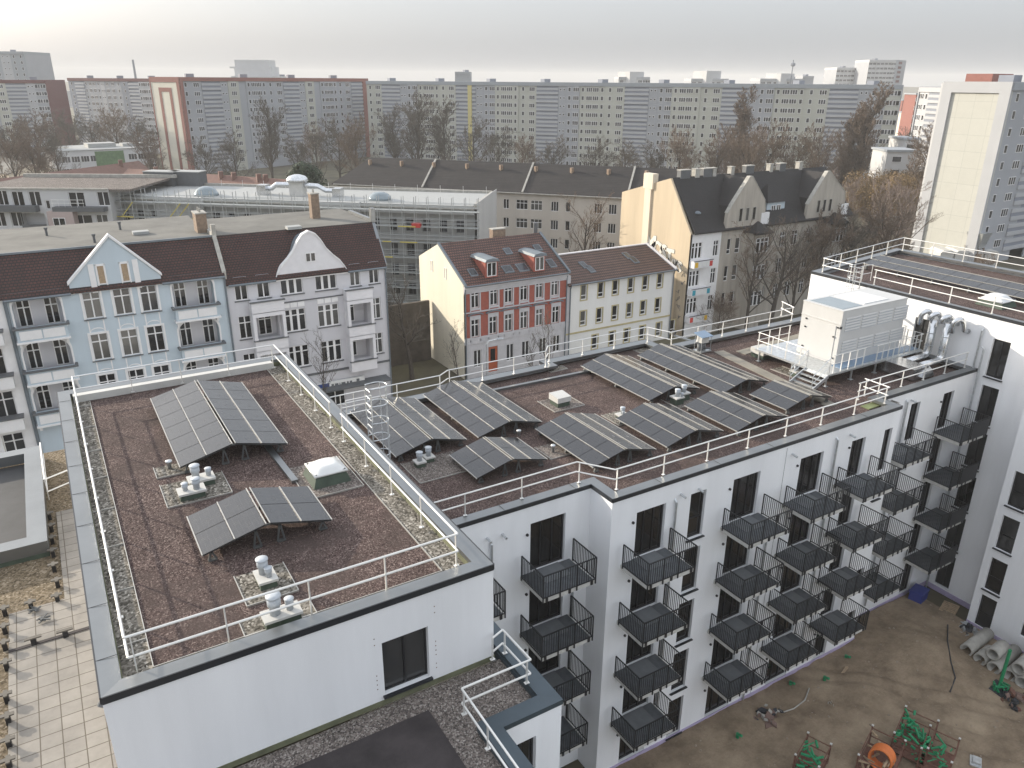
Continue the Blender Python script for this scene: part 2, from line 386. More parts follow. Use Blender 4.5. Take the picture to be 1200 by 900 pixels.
# window prototypes, origin at bottom centre of the opening, x right, y inward
WP={}
def window(parent, F, u, z, w, h, style='cross', fm='trim_white', gm='house_glass', d=.14, name='window'):
    key=(round(w,2),round(h,2),style,fm,gm,name)
    if key not in WP:
        def mk():
            m=MB(); t=.07 if style!='dark' else .05; y0,y1=-.03,.03
            m.box(-w/2,y0,0,-w/2+t,y1,h); m.box(w/2-t,y0,0,w/2,y1,h); m.box(-w/2+t,y0,0,w/2-t,y1,t); m.box(-w/2+t,y0,h-t,w/2-t,y1,h)
            def mull(x,z0=t,z1=h-t,tt=.07): m.box(x-tt/2,y0-.005,z0,x+tt/2,y1,z1)
            def tran(zz,tt=.07): m.box(-w/2+t,y0-.004,zz-tt/2,w/2-t,y1-.002,zz+tt/2)
            if style=='cross': mull(0,tt=.1); tran(h*.70,.09)
            elif style=='two': mull(0,tt=.1)
            elif style=='three': mull(-w/6); mull(w/6)
            elif style=='triple': mull(-w/6,tt=.22); mull(w/6,tt=.22); tran(h*.72,.09)
            elif style=='hung': tran(h*.28,.09)
            elif style=='dark': mull(0,tt=.06)
            elif style=='darkdoor': mull(-w/6,tt=.05); mull(w/6,tt=.05)
            elif style=='darkslim': tran(h*.42,.04)
            elif style=='six': mull(-w/6,tt=.06); mull(w/6,tt=.06); tran(h*.66)
            fr=m.build(name,fm,None,LOCAL)
            g=MB(); g.face([(-w/2+t*.5,.012,t*.5),(w/2-t*.5,.012,t*.5),(w/2-t*.5,.012,h-t*.5),(-w/2+t*.5,.012,h-t*.5)])
            p=g.build('pane',gm,fr,LOCAL); return fr
        WP[key]=Proto(mk)
    p=F(u,d,z)
    return WP[key].put(parent, rel(parent,p), F.ang)
def railing_mesh(m, pts, z0, h=1.1, post_gap=2.2, r=.031, mid=.55, posts=True, foot=True):
    P=[Vector((x,y,0)) for x,y in pts]
    for zz in ([h,mid] if mid else [h]):
        for i in range(len(P)-1):
            m.tube([P[i]+Vector((0,0,z0+zz)),P[i+1]+Vector((0,0,z0+zz))],r,8)
    if posts:
        for i in range(len(P)-1):
            L=(P[i+1]-P[i]).length; n=max(1,round(L/post_gap))
            for k in range(n+1):
                if k==n and i<len(P)-2: continue
                e=.12 if L>1 else 0
                q=P[i]+(P[i+1]-P[i])*((e+(L-2*e)*k/n)/L)
                m.bar((q.x,q.y,z0),(q.x,q.y,z0+h),.06,.03)
                if foot: m.box(q.x-.07,q.y-.05,z0,q.x+.07,q.y+.05,z0+.02)
# ================================================================== the new apartment building
ZM, ZR = 14.95, 18.25          # roof surfaces: main wing, raised block
NB = thing('apartment_building','new white rendered apartment building with flat roofs, solar panels and rows of dark balconies','building',(17,22,0))
def coping(m, poly, w, z0, z1, closed=True, edge=None):
    """mitred ring inside a CCW outline; edge: MB that gets the dark outer drip edge"""
    n=len(poly); inn=[]
    rng = range(n)
    def nrm(a,b):
        d=Vector((b[0]-a[0],b[1]-a[1])).normalized(); return Vector((-d.y,d.x))
    for i in rng:
        p=Vector(poly[i]); a=nrm(poly[i-1],poly[i]) if (closed or i>0) else None; b=nrm(poly[i],poly[(i+1)%n]) if (closed or i<n-1) else None
        if a is None: a=b
        if b is None: b=a
        k=(a+b)/(1+a.dot(b)); inn.append((p.x+k.x*w,p.y+k.y*w))
    for i in range(n if closed else n-1):
        j=(i+1)%n; A,B=poly[i],poly[j]; C,D=inn[j],inn[i]
        m.hexa([(*A,z0),(*B,z0),(*C,z0),(*D,z0),(*A,z1),(*B,z1),(*C,z1-.03),(*D,z1-.03)])
        if edge is not None:
            a=nrm(A,B)*-.035; 
            edge.hexa([(A[0]+a.x,A[1]+a.y,z0+.0),(B[0]+a.x,B[1]+a.y,z0+.0),(B[0],B[1],z0+.0),(A[0],A[1],z0+.0),(A[0]+a.x,A[1]+a.y,z1+.004),(B[0]+a.x,B[1]+a.y,z1+.004),(B[0],B[1],z1+.004),(A[0],A[1],z1+.004)])
    return inn
BLK=[(-.83,15.6),(8.87,15.6),(8.87,35.8),(-.83,35.8)]
MAIN=[(8.87,22.65),(17.6,22.65),(17.6,21.2),(36.65,21.2),(36.65,22.4),(45.7,22.4),(45.7,34.9),(32.3,34.9),(32.3,36.5),(24.0,36.5),(24.0,35.9),(16.9,35.9),(16.9,35.3),(8.87,35.3)]
WING=[(44.1,4),(60,4),(58.4,36.9),(45.7,34.9),(45.7,18.75),(44.1,18.75)]
# --- walls with openings
walls=MB(); wins=[]
F1=Fr(0,22.65); F2=Fr(0,21.2); F3=Fr(0,22.4)
LV=[11.95,9.05,6.15,3.25,.35]
h1=[];h2=[];h3=[]
def opening(lst,F,u0,u1,z0,z1,style,gm='curtain_glass'):
    lst.append((u0,z0,u1,z1)); wins.append((F,(u0+u1)/2,z0,u1-u0,z1-z0,style,gm))
for i,z in enumerate(LV):
    opening(h1,F1,14.62,16.35,z,z+2.35,'darkdoor')
    opening(h1,F1,10.3,11.9,z,z+2.35,'darkdoor')
    opening(h2,F2,18.95,20.55,z,z+2.3,'darkdoor')
    opening(h2,F2,21.98,22.9,z-.05,z+2.3,'darkslim')
    opening(h2,F2,24.58,26.3,z,z+2.3,'darkdoor')
    opening(h2,F2,29.08,30.75,z,z+2.2,'darkdoor')
    opening(h2,F2,32.9,34.0,z,z+2.2,'dark')
    opening(h2,F2,35.55,36.2,z-.3+(1.2 if i>0 else 0),z+2.2,'dark')
    opening(h3,F3,39.6,40.45,z+(0 if i==0 else .9),z+2.35,'dark')
    opening(h3,F3,42.7,43.75,z,z+2.35,'darkdoor')
walls.wall(F1,8.87,17.6,0,15.12,h1,.26)
walls.face([(17.6,22.65,0),(17.6,21.2,0),(17.6,21.2,15.12),(17.6,22.65,15.12)])
walls.wall(F2,17.6,36.65,0,15.12,h2,.26)
walls.face([(36.65,21.2,0),(36.65,22.4,0),(36.65,22.4,15.12),(36.65,21.2,15.12)])
walls.wall(F3,36.65,45.7,0,15.12,h3,.26)
for i in range(6,13):
    a,b=MAIN[i],MAIN[i+1]; walls.face([(*a,0),(*b,0),(*b,15.12),(*a,15.12)])
# raised block
FB=Fr(0,15.6); hb=[(5.52,15.62,6.84,17.33)]
wins.append((FB,6.18,15.62,1.32,1.71,'dark','glass'))
walls.wall(FB,-.83,8.87,15.32,18.42,hb,.22)
walls.box(-.80,15.9,0,8.84,35.8,18.2) if False else None
walls.face([(8.87,15.6,0),(8.87,35.8,0),(8.87,35.8,18.42),(8.87,15.6,18.42)])
walls.face([(-.83,35.8,0),(-.83,15.6,0),(-.83,15.6,18.42),(-.83,35.8,18.42)])
walls.face([(8.87,35.8,0),(-.83,35.8,0),(-.83,35.8,18.42),(8.87,35.8,18.42)])
# right wing, wall facing west and its protruding end
FW=Fr(45.7,34.9,-math.pi/2); FJ=Fr(44.1,18.75,-math.pi/2)
hw=[];hj=[]
for z,hh in ((15.0,2.3),(12.05,2.4),(9.15,2.4),(6.25,2.4),(3.35,2.4),(.5,2.4)):
    opening(hw,FW,34.9-21.92,34.9-20.95,z,z+hh,'dark','glass')
opening(hw,FW,34.9-26.75,34.9-25.85,15.35,17.35,'dark','glass')
for z in (8.6,5.75,2.9,.3):
    opening(hj,FJ,.42,1.35,z,z+2.2,'darkslim','glass')
for z in (9.9,7.0,4.1,1.2):
    opening(hj,FJ,2.9,4.3,z,z+2.0,'dark','glass')
walls.wall(FW,0,16.15,0,18.42,hw,.2); walls.wall(FJ,0,14.75,0,18.42,hj,.2)
for i in (0,1,2,4): 
    a,b=WING[i],WING[(i+1)]; walls.face([(*a,0),(*b,0),(*b,18.42),(*a,18.42)])
# lower body south of the raised block and west terrace body
walls.wall(Fr(0,13.1),7.7,9.55,0,15.4,[(7.95,12.4,8.75,14.7)],.22); wins.append((Fr(0,13.1),8.35,12.4,.8,2.3,'dark','glass'))
walls.face([(9.55,13.1,0),(9.55,22.6,0),(9.55,22.6,15.4),(9.55,13.1,15.4)]) if False else None
walls.box(9.35,13.12,0,9.548,17.4,15.38)
walls.box(7.5,2,0,7.69,13.1,15.38)
walls.box(-9,1.8,0,7.5,2,15.2)
walls.build('wall','white_render',NB)
for (F,u,z,w,h,st,gm) in wins:
    window(NB,F,u,z,w,h,st,'frame_dark',gm,d=.17, name='balcony_door' if 'door' in st else 'window')
# sills under the slim windows
s=MB()
for z in LV: s.box(21.9,21.08,z-.10,22.98,21.42,z-.055)
for z in (15.0,12.05,9.15,6.25,3.35): s.box(45.58,20.9,z-.06,45.9,21.97,z-.005)
s.box(5.46,15.50,15.55,6.90,15.8,15.615)
for z in (8.6,5.75,2.9): s.box(43.98,17.33,z-.06,44.3,18.4,z-.005)
for z in LV[1:]: s.box(35.5,21.08,z+.84,36.25,21.4,z+.895)
s.build('window_sill','coping_edge',NB)
# --- roof surfaces
def flat(name,poly,z,m,th=.2,parent=NB):
    b=MB(); b.prism(poly,z-th,z); return b.build(name,m,parent)
RS=[(9.0,22.95),(17.9,22.95),(17.9,21.5),(36.3,21.5),(36.3,22.7),(45.6,22.7),(45.6,34.6),(32.0,34.6),(32.0,36.2),(24.3,36.2),(24.3,35.6),(17.2,35.6),(17.2,35.0),(9.0,35.0)]
flat('roof_surface',RS,ZM,'lava',.2)
flat('roof_surface',[(-.5,16.0),(8.5,16.0),(8.5,35.5),(-.5,35.5)],ZR,'lava',.3)
flat('roof_surface',[(44.4,4.3),(59.6,4.3),(58.1,36.5),(46,34.5),(46,19),(44.4,18.4)],ZR,'lava',.3)
cp=MB();ed=MB(); coping(cp,BLK,.44,18.42,18.6,True,ed)
coping(cp,MAIN[0:7],.5,15.12,15.3,False,ed); coping(cp,MAIN[6:],.55,15.12,15.3,False,ed)
coping(cp,WING,.45,18.42,18.6,True,ed)
cp.build('coping','coping',NB); ed.build('coping_edge','coping_edge',NB)
sm=MB()
for x in (0.45,): pass
for k in range(9): yy=16.9+k*2.2; sm.box(-.84,yy,18.597,-.38,yy+.015,18.604)
for k in range(8): xx=10+k*3.4; sm.box(xx,21.2 if xx>17.7 else 22.65,15.294,xx+.015,21.7 if xx>17.7 else 23.15,15.304)
sm.build('coping_joint','coping_edge',NB)
# inner faces of parapets (green-black upstand membrane)
up=MB()
for a,b in (((-.39,16.04),(8.43,16.04)),((8.43,16.04),(8.43,35.36)),((8.43,35.36),(-.39,35.36)),((-.39,35.36),(-.39,16.04))):
    up.bar((*a,18.33),(*b,18.33),.05,.2)
up.box(-.86,15.58,15.3,8.9,15.62,15.47); up.box(8.86,15.6,15.3,8.9,16.5,15.47)
up.build('upstand','upstand_moss',NB)
# gravel strips and their edge trims on the raised roof
flat('gravel_strip',[(-.39,16.05),(.27,16.05),(.27,35.3),(-.39,35.3)],ZR+.012,'pebbles',.05)
flat('gravel_strip',[(.27,16.05),(8.4,16.05),(8.4,16.42),(.27,16.42)],ZR+.014,'pebbles_dark',.05)
flat('gravel_strip',[(7.72,16.42),(8.42,16.42),(8.42,35.3),(7.72,35.3)],ZR+.012,'pebbles',.05)
tr=MB()
def trim(pts,z,h=.07,w=.02):
    for a,b in zip(pts,pts[1:]): tr.bar((*a,z+h/2-.02),(*b,z+h/2-.02),w,h)
trim([(.28,35.2),(.28,16.44),(7.71,16.44),(7.71,35)],ZR)
for k in range(8): yy=17.6+k*2.4; trim([(-.38,yy),(.28,yy)],ZR)
# gravel squares round the roof outlets
def gravel_sq(px,py,z,wx,wy,m='pebbles',ang=0):
    x,y=PZ(px,py,z) if px is not None else (0,0)
    return gravel_at(x,y,z,wx,wy,m)
def gravel_at(x,y,z,wx,wy,m='pebbles'):
    flat('gravel_patch',[(x-wx/2,y-wy/2),(x+wx/2,y-wy/2),(x+wx/2,y+wy/2),(x-wx/2,y+wy/2)],z+.016,m,.03)
    trim([(x-wx/2,y+wy/2),(x-wx/2,y-wy/2),(x+wx/2,y-wy/2)],z); trim([(x+wx/2,y-wy/2),(x+wx/2,y+wy/2)],z)
gravel_at(3.05-.35,24.75,ZR,2.0,1.7); gravel_at(2.35,26.6,ZR,1.3,.9)
gravel_at(3.35,18.35,ZR,1.35,1.5); gravel_at(3.25,16.75,ZR+.002,1.8,.66)
gravel_at(6.65,23.4,ZR,1.9,2.5,'pebbles_dark')
gravel_at(13.0,27.9,ZM,2.6,2.1,'pebbles_dark'); gravel_at(21.86,31.1,ZM,1.9,1.7,'pebbles_dark'); gravel_at(23.4,28.0,ZM,1.3,1.5,'pebbles'); gravel_at(18.4,26.6,ZM,1.3,1.4,'pebbles_dark'); gravel_at(27.6,28.1,ZM,1.6,1.4,'pebbles_dark')
gravel_at(37.0,21.9+.5,ZM,1.2,.9,'pebbles'); gravel_at(17.0,35.2,ZM,1.2,.5,'pebbles'); gravel_at(24.6,35.6,ZM,1.2,.7,'pebbles');gravel_at(31.4,35.6,ZM,1.2,.7,'pebbles')
gravel_at(36.2,28.3,ZM,1.0,1.6,'pebbles')
# slab paths on the main roof
def path(name,pts,w,z,m):
    b=MB()
    for a,c in zip(pts,pts[1:]):
        a=Vector(a);c=Vector(c);d=(c-a).normalized();n=Vector((-d.y,d.x))*w/2
        b.prism([tuple(a-n),tuple(c-n),tuple(c+n),tuple(a+n)],z-.02,z+.03)
    return b.build(name,m,NB)
path('walkway_slabs',[PZ(842,412,ZM),PZ(975,476,ZM)],.75,ZM+.01,'walk_slab')
path('walkway_slabs',[PZ(868,414,ZM),PZ(960,388,ZM)],.75,ZM+.016,'walk_slab')
moss=MB(); x,y=PZ(1025,476,ZM); moss.box(x-.7,y-.15,ZM-.05,x+.7,y+.35,ZM+.05); moss.build('moss_patch','moss',NB)
# --- terraces at fifth floor level (west and south)
ZT=15.25
flat('terrace_surface',[(-9,2),(7.45,2),(7.45,13.2),(9.3,13.2),(9.3,15.59),(-.84,15.59),(-.84,37.5),(-9,37.5)],ZT,'pebbles_brown',.3)
flat('gravel_strip',[(-.8,2.2),(7.4,2.2),(7.4,13.3),(9.1,13.3),(9.1,15.57),(-.8,15.57)],ZT+.012,'pebbles_dark',.05)
flat('terrace_membrane',[(1.2,3),(6.42,3),(6.42,14.82),(1.2,14.82)],ZT+.05,'membrane_dark',.05)
flat('terrace_paving',[(-3.2,4),(-.86,4),(-.86,31.3),(-1.66,31.3),(-1.66,25.1),(-3.2,25.1)],ZT+.07,'pavers',.08)
b=MB(); b.box(-3.2,23.1-.06,ZT,-.9,23.1+.06,ZT+.095); b.build('drain_gap','membrane_dark',NB)
tc_=MB(); coping(tc_,[(7.69,2),(7.69,13.1),(9.55,13.1),(9.55,17.3)][::1],-.0,15.38,15.55,False) if False else None
T=[(7.72,2),(7.72,13.08),(9.58,13.08),(9.58,17.4)]; I=[(7.22,2),(7.22,13.58),(9.08,13.58),(9.08,17.4)]
for i in range(3):
    tc_.hexa([(*T[i],15.39),(*T[i+1],15.39),(*I[i+1],15.39),(*I[i],15.39),(*T[i],15.55),(*T[i+1],15.55),(*I[i+1],15.53),(*I[i],15.53)])
tc_.box(7.2,2,15.1,7.24,13.56,15.4); tc_.box(9.06,13.56,15.1,9.1,17.4,15.4); tc_.box(7.24,13.56,15.1,9.06,13.6,15.4)
tc_.build('terrace_coping','dark_coping',NB)
# raised kerb box at the far left (neighbour roof well)
b=MB(); x0,x1,y0,y1=-8.5,-1.95,28.2,37.0
for (a0,b0,a1,b1) in ((x1-.62,y0,x1,y1),(x0,y0,x1-.62,y0+.6),(x0,y1-.6,x1-.62,y1)): b.box(a0,b0,ZT+.18,a1,b1,ZT+.62)
b.build('well_kerb','coping',NB)
b=MB(); b.box(x0,y0+.02,ZT-.02,x1-.02,y0+.56,ZT+.18); b.box(x1-.55,y0,ZT,x1-.02,y1,ZT+.18); b.build('well_upstand','membrane_green',NB)
flat('well_membrane',[(x0,y0+.5),(x1-.5,y0+.5),(x1-.5,y1-.5),(x0,y1-.5)],ZT+.1,'membrane_grey',.1)
# balcony posts set out as little feet along the paving
def mk_foot():
    m=MB(); m.box(-.13,-.11,0,.13,.11,.10); m.box(-.03,-.03,.10,.03,.03,.50); m.m=1; m.box(-.12,-.08,.50,.12,.08,.53)
    return m
# --- facade balconies
def mk_balcony(w,d,solid=False):
    def f():
        m=MB(); m.box(-w/2,-d,-.20,w/2,0,0); o=m.build('balcony','slab_concrete',None,LOCAL)
        g=MB(); g.box(-w/2+.05,-d+.05,0,w/2-.05,-.005,.02); g.build('floor','bal_deck',o,LOCAL)
        if not solid:
            g=MB(); g.box(-w/2+.62,-d+.75,.02,w/2-.62,-.005,.055); g.build('floor_mat','mat_grey',o,LOCAL)
        r=MB(); y=-d-.03; hx=w/2+.03
        r.bar((-hx,y,1.08),(hx,y,1.08),.05,.035); r.bar((-hx,y,.05),(hx,y,.05),.04,.03)
        for sx in (-hx,hx):
            r.bar((sx,y,1.08),(sx,-.16,1.08),.05,.035); r.bar((sx,y,.05),(sx,-.16,.05),.04,.03)
            r.bar((sx,-.16,-.1),(sx,-.16,1.08),.04,.05)
            n=int(d/.115)
            for k in range(1,n): yy=y+(d-.13)*k/n; r.bar((sx,yy,.05),(sx,yy,1.07),.016,.032)
        n=int(2*hx/.115)
        for k in range(n+1):
            xx=-hx+2*hx*k/n; big = k in (0,n,n//3,2*n//3)
            r.bar((xx,y,-.17 if big else .05),(xx,y,1.07),.045 if big else .026,.045 if big else .014)
        r.build('railing','bal_metal',o,LOCAL)
        for xx in (-w/2+.15,0,w/2-.15): k=MB(); k.box(xx-.05,y-.02,-.17,xx+.05,y+.04,.02); k.build('bracket','frame_dark',o,LOCAL)
        if solid:
            k=MB(); k.box(-.35,y-.03,0,hx+.02,y-.015,1.02); k.build('privacy_panel','bal_metal',o,LOCAL)
        return o
    return Proto(f)
balA=mk_balcony(2.5,1.75); balB=mk_balcony(2.55,1.7,True)
for i,z in enumerate(LV[:4]):
    for (cx,fy) in ((15.4,22.65),(11.1,22.65),(19.5,21.2),(25.3,21.2),(29.4,21.2),(33.2,21.2)):
        balA.put(NB,rel(NB,(cx,fy,z)))
    balA.put(NB,rel(NB,(38.25,22.4,z))); balB.put(NB,rel(NB,(43.55,22.4,z)))
# rain pipes, overflow spouts, small outlets
dp=MB()
for (x,y,z0,z1) in ((21.05,21.2,1,14.2),(31.55,21.2,1,14.6),(12.75,22.65,1,14.0),(27.3,21.2,.3,11.2),(39.0,22.4,1,14.6),(45.45,22.3,0,16.6),(16.8,22.65,1,11.3)):
    dp.tube([(x,y+.05,z1+.12),(x,y-.1,z1),(x,y-.1,z0)],.055,10)
dp.tube([(45.6,24.1,17.6),(45.55,24.05,17.9)],.06,8)
dp.tube([(45.58,22.6,15.0),(45.58,22.6,17.6),(45.7,22.6,17.75)],.055,10)
dp.build('rain_pipe','galv',NB)
sp=MB()
for (x,y,z) in ((12.6,22.65,14.3),(13.3,22.65,14.25),(21.35,21.2,14.45),(22.4,21.2,14.42),(28.35,21.2,14.6),(32.6,21.2,14.6),(39.45,22.4,14.6)):
    sp.tube([(x,y+.02,z),(x,y-.32,z-.04)],.055,10)
sp.tube([(45.72,18.9+.9,17.9),(45.35,19.8,17.86)],.055,10)
sp.build('overflow_spout','galv',NB)
lb=MB()
for z in LV:
    for (x,y) in ((14.45,22.65),(18.75,21.2),(24.35,21.2),(28.85,21.2),(32.7,21.2),(42.5,22.4)): lb.tube([(x,y,z+1.9),(x,y-.07,z+1.9)],.06,8)
lb.build('wall_lamp','frame_dark',NB)
jl=MB(); jl.box(27.93,21.193,0,27.945,21.199,15.0); jl.build('expansion_joint','coping_edge',NB)
sk=MB(); sk.box(17.6,21.16,.0,36.65,21.199,.35); sk.box(36.65,22.36,0,45.7,22.399,.35); sk.box(45.66,18.75,0,45.699,22.4,.35); sk.box(44.06,4,0,44.099,18.75,.35)
sk.build('plinth','lilac_base',NB)
# window fixings dots on the block wall
fx=MB()
for x,zs in ((5.32,(17.55,17.35,16.35,16.2,16.05,15.9)),(7.05,(17.9,17.7,16.75,16.6,16.45,16.3,16.0,15.85))):
    for z in zs: fx.box(x-.012,15.588,z-.012,x+.012,15.599,z+.012)
fx.build('wall_fixing','rust',NB)
tr.build('edge_trim','alu',NB)
# ================================================================== guard rails on the roofs
def rails(label,pts,z0,h=1.05,**k):
    m=MB(); railing_mesh(m,pts,z0,h,**k)
    o=m.build('guard_rail','railing',None,(pts[0][0],pts[0][1],z0)); o.location=(pts[0][0],pts[0][1],z0)
    return tag(o,label,'railing','guard rails round the flat roofs')
def bent(m): pass
rails('white guard rail on four sides of the raised near roof',[(8.12,26.9),(8.12,34.9),(-.18,34.9),(-.18,16.25),(8.12,16.25),(8.12,25.7)],18.35,1.1,mid=.55)
rails('guard rail on the edge over the balconies, with a short dogleg at the facade step',[(9.2,23.1),(17.15,23.1),(18.1,21.75),(36.1,21.75),(36.1,23.2)],15.3,.95,mid=.5,post_gap=2.7)
rails('guard rail beside the silver ducts, above the far balconies',[(35.2,22.9),(36.9,22.9),(45.3,22.9)],15.3,.95,mid=.5)
rails('long guard rail on the street side of the main roof, stepping round its bays',[(9.3,34.9),(16.6,34.9),(17.3,35.4),(23.7,35.4),(24.3,36.1),(31.9,36.1),(32.5,34.5),(43.9,34.5),(44.4,36.0)],15.3,1.0,mid=.52,post_gap=2.4)
rails('guard rail round the far roof of the right-hand wing with one dark solar row',[(46.0,30.3),(46.0,4.5)],18.6,1.0,mid=.5,post_gap=2.6)
rails('guard rail along the far street edge of the right-hand wing',[(46.0,31.9),(46.0,34.3),(57.9,36.2),(59.0,5.0)],18.6,1.0,mid=.5,post_gap=2.4)
rails('low double guard rail on the dark parapet of the lower terrace, bottom of the photo',[PZ(577,748,16.3),PZ(589,738,16.3),PZ(622,773,16.3),PZ(541,807,16.3),PZ(606,899,16.3),PZ(650,960,16.3)],15.55,.75,mid=.27,post_gap=1.6)
m=MB(); a=PZ(47,519,16.2); b_=PZ(52,562,16.2); c=PZ(79,551,16.2)
railing_mesh(m,[a,b_,c],15.3,.9,mid=.35,foot=False); o=m.build('guard_rail','railing',None,(a[0],a[1],15.3)); o.location=(a[0],a[1],15.3)
tag(o,'short cornered guard rail in front of the gravel strip at the far left terrace','railing','guard rails round the flat roofs')
# white upstand band along the north edge of raised roof
m=MB(); m.box(-.3,35.0,18.26,8.0,35.36,18.56); m.build('parapet_upstand','vent_white',NB)
# ================================================================== ladders
def caged(name,label,x,y,z0,z1,ztop,side):
    t=thing(name,label,'ladder',(x,y,z0))
    m=MB()
    for dy in (-.25,.25): m.tube([(0,dy,0),(0,dy,ztop-z0)],.024,8)
    for k in range(int((ztop-z0)/.3)): m.tube([(0,-.25,.3*k+.15),(0,.25,.3*k+.15)],.015,6)
    m.build('ladder_rail','galv',t,LOCAL)
    c=MB(); zs=[z1-z0+.2+i*.75 for i in range(0,1)]
    hoops=[ztop-z0-.02-i*.72 for i in range(int((ztop-z0-1.2)/.72)+1)][::-1]
    arc=[(side*(.38+.38*math.sin(t_)), -.36*math.cos(t_)) for t_ in [math.pi*i/10 for i in range(11)]]
    arc=[(0,-.3)]+arc+[(0,.3)]
    for zz in hoops:
        c.tube([(a,b,zz) for a,b in arc],.02,6)
    for i in (3,6,9): c.tube([(arc[i][0],arc[i][1],hoops[0]),(arc[i][0],arc[i][1],hoops[-1])],.018,6)
    c.build('safety_cage','galv',t,LOCAL)
    g=MB()
    for dy in (-.32,.32):
        g.tube([(0,dy,z1-z0+.1),(0,dy,z1-z0+1.2),(-side*1.0,dy,z1-z0+1.2),(-side*1.0,dy,z1-z0+.1)],.022,8); g.tube([(0,dy,z1-z0+.65),(-side*1.0,dy,z1-z0+.65)],.018,6)
    g.build('hand_rail','railing',t,LOCAL)
    return t
caged('caged_ladder','grey ladder with hooped safety cage down from the raised near roof',9.45,26.3,ZM,18.6,20.05,1)
t=caged('caged_ladder','hooped ladder at the left end of the far wing roof, above the white unit',45.45,31.1,ZM,18.6,19.8,-1)
# ================================================================== solar arrays
def mk_module():
    m=MB(); m.m=0; m.box(-.475,-.575,0,.475,.575,.035); m.m=1; m.face([(-.462,-.562,.0365),(.462,-.562,.0365),(.462,.562,.0365),(-.462,.562,.0365)])
    return m.build('solar_module',['frame_dark','pv_cells'],None,LOCAL)
MOD=Proto(mk_module)
def array(label,xc,y0,y1,z,half=1.78,low=.30,high=.76,gap=.10,sides=(-1,1),cols=2):
    yc=(y0+y1)/2; n=max(1,round((y1-y0)/1.17)); st=(y1-y0)/n
    t=thing('solar_array',label,'solar panels',(xc,yc,z),0,'solar arrays on the roofs of the new building')
    sl=math.atan2(high-low,half)
    fr=MB(); al=MB()
    for s_ in sides:
        for c in range(cols):
            u=gap/2+(half-gap/2)*(c+.5)/cols
            zz=high-(high-low)*(u/half)
            for k in range(n):
                yy=y0-yc+st*(k+.5)
                o=MOD.put(t,(s_*u,yy,zz)); o.rotation_euler=(0,s_*sl,0); o.scale=((half-gap/2)/cols/.965,st/1.165,1)
        L=y1-y0
        al.bar((s_*(half/2+.03),-L/2,high-(high-low)*.5+.045),(s_*(half/2+.03),L/2,high-(high-low)*.5+.045),.03,.02)
        al.bar((s_*(half+.01),-L/2,low+.025),(s_*(half+.01),L/2,low+.025),.03,.04)
        al.bar((s_*gap*.55,-L/2,high+.03),(s_*gap*.55,L/2,high+.03),.03,.03)
    nb=max(2,n//2+1)
    for k in range(nb):
        yy=-(y1-y0)/2+.12+((y1-y0)-.24)*k/(nb-1)
        fr=MB()
        for s_ in sides:
            fr.bar((s_*.1,yy,high-.06),(s_*half,yy,low-.04),.05,.06)
            for u in (.35,half-.25):
                zz=high-(high-low)*u/half
                fr.bar((s_*u,yy,zz-.05),(s_*(u-.12),yy,.04),.06,.05); fr.bar((s_*u,yy,zz-.05),(s_*(u+.10),yy,.04),.06,.05); fr.box(s_*u-.12,yy-.07,0.03,s_*u+.12,yy+.07,.07)
        fr.bar((-.12 if len(sides)==2 else -.35,yy,high-.07),(.12,yy,high-.07),.05,.05); fr.build('support_frame','leg_metal',t,LOCAL)
    al.build('mounting_rail','alu',t,LOCAL)
    m=MB(); m.box(-half*.7,-(y1-y0)/2+.1,.0,half*.7,(y1-y0)/2-.1,.04)
    if len(sides)==2: m.build('ballast_tray','lava',t,LOCAL)
    return t
array('largest solar array on the raised near roof, twelve panels on each slope',4.30,26.0,33.1,ZR,1.84)
array('small solar array on the raised near roof, nearest to the camera',3.95,20.1,22.5,ZR,1.86)
array('solar array on the main roof right behind the caged ladder',13.35,29.1,35.0,ZM)
array('second long solar array from the ladder, beside the street guard rail',17.5,29.0,35.2,ZM)
array('smallest solar array on the main roof, next to the twin vents',15.5,25.5,28.1,ZM)
array('solar array just behind the dogleg in the balcony-side guard rail',20.35,23.8,28.5,ZM)
array('four-row solar array between the short vent and the balcony-side guard rail',24.5,23.7,27.5,ZM)
array('long solar array directly left of the longest one, behind the white roof hatch',27.45,28.4,34.6,ZM)
array('solar array at the guard rail with the double green-based vent behind it',28.6,23.3,27.0,ZM)
array('longest solar array on the main roof, ending at the little grey machine',31.6,27.2,34.4,ZM)
array('solar array below the steel stairs, last one towards the right',32.75,23.9,26.4,ZM)
# one-sided row on the far wing
t=array('single dark solar row on the roof of the right-hand wing',52.6,21.5,34.4,ZR,1.9,.42,.85,.1,(-1,))
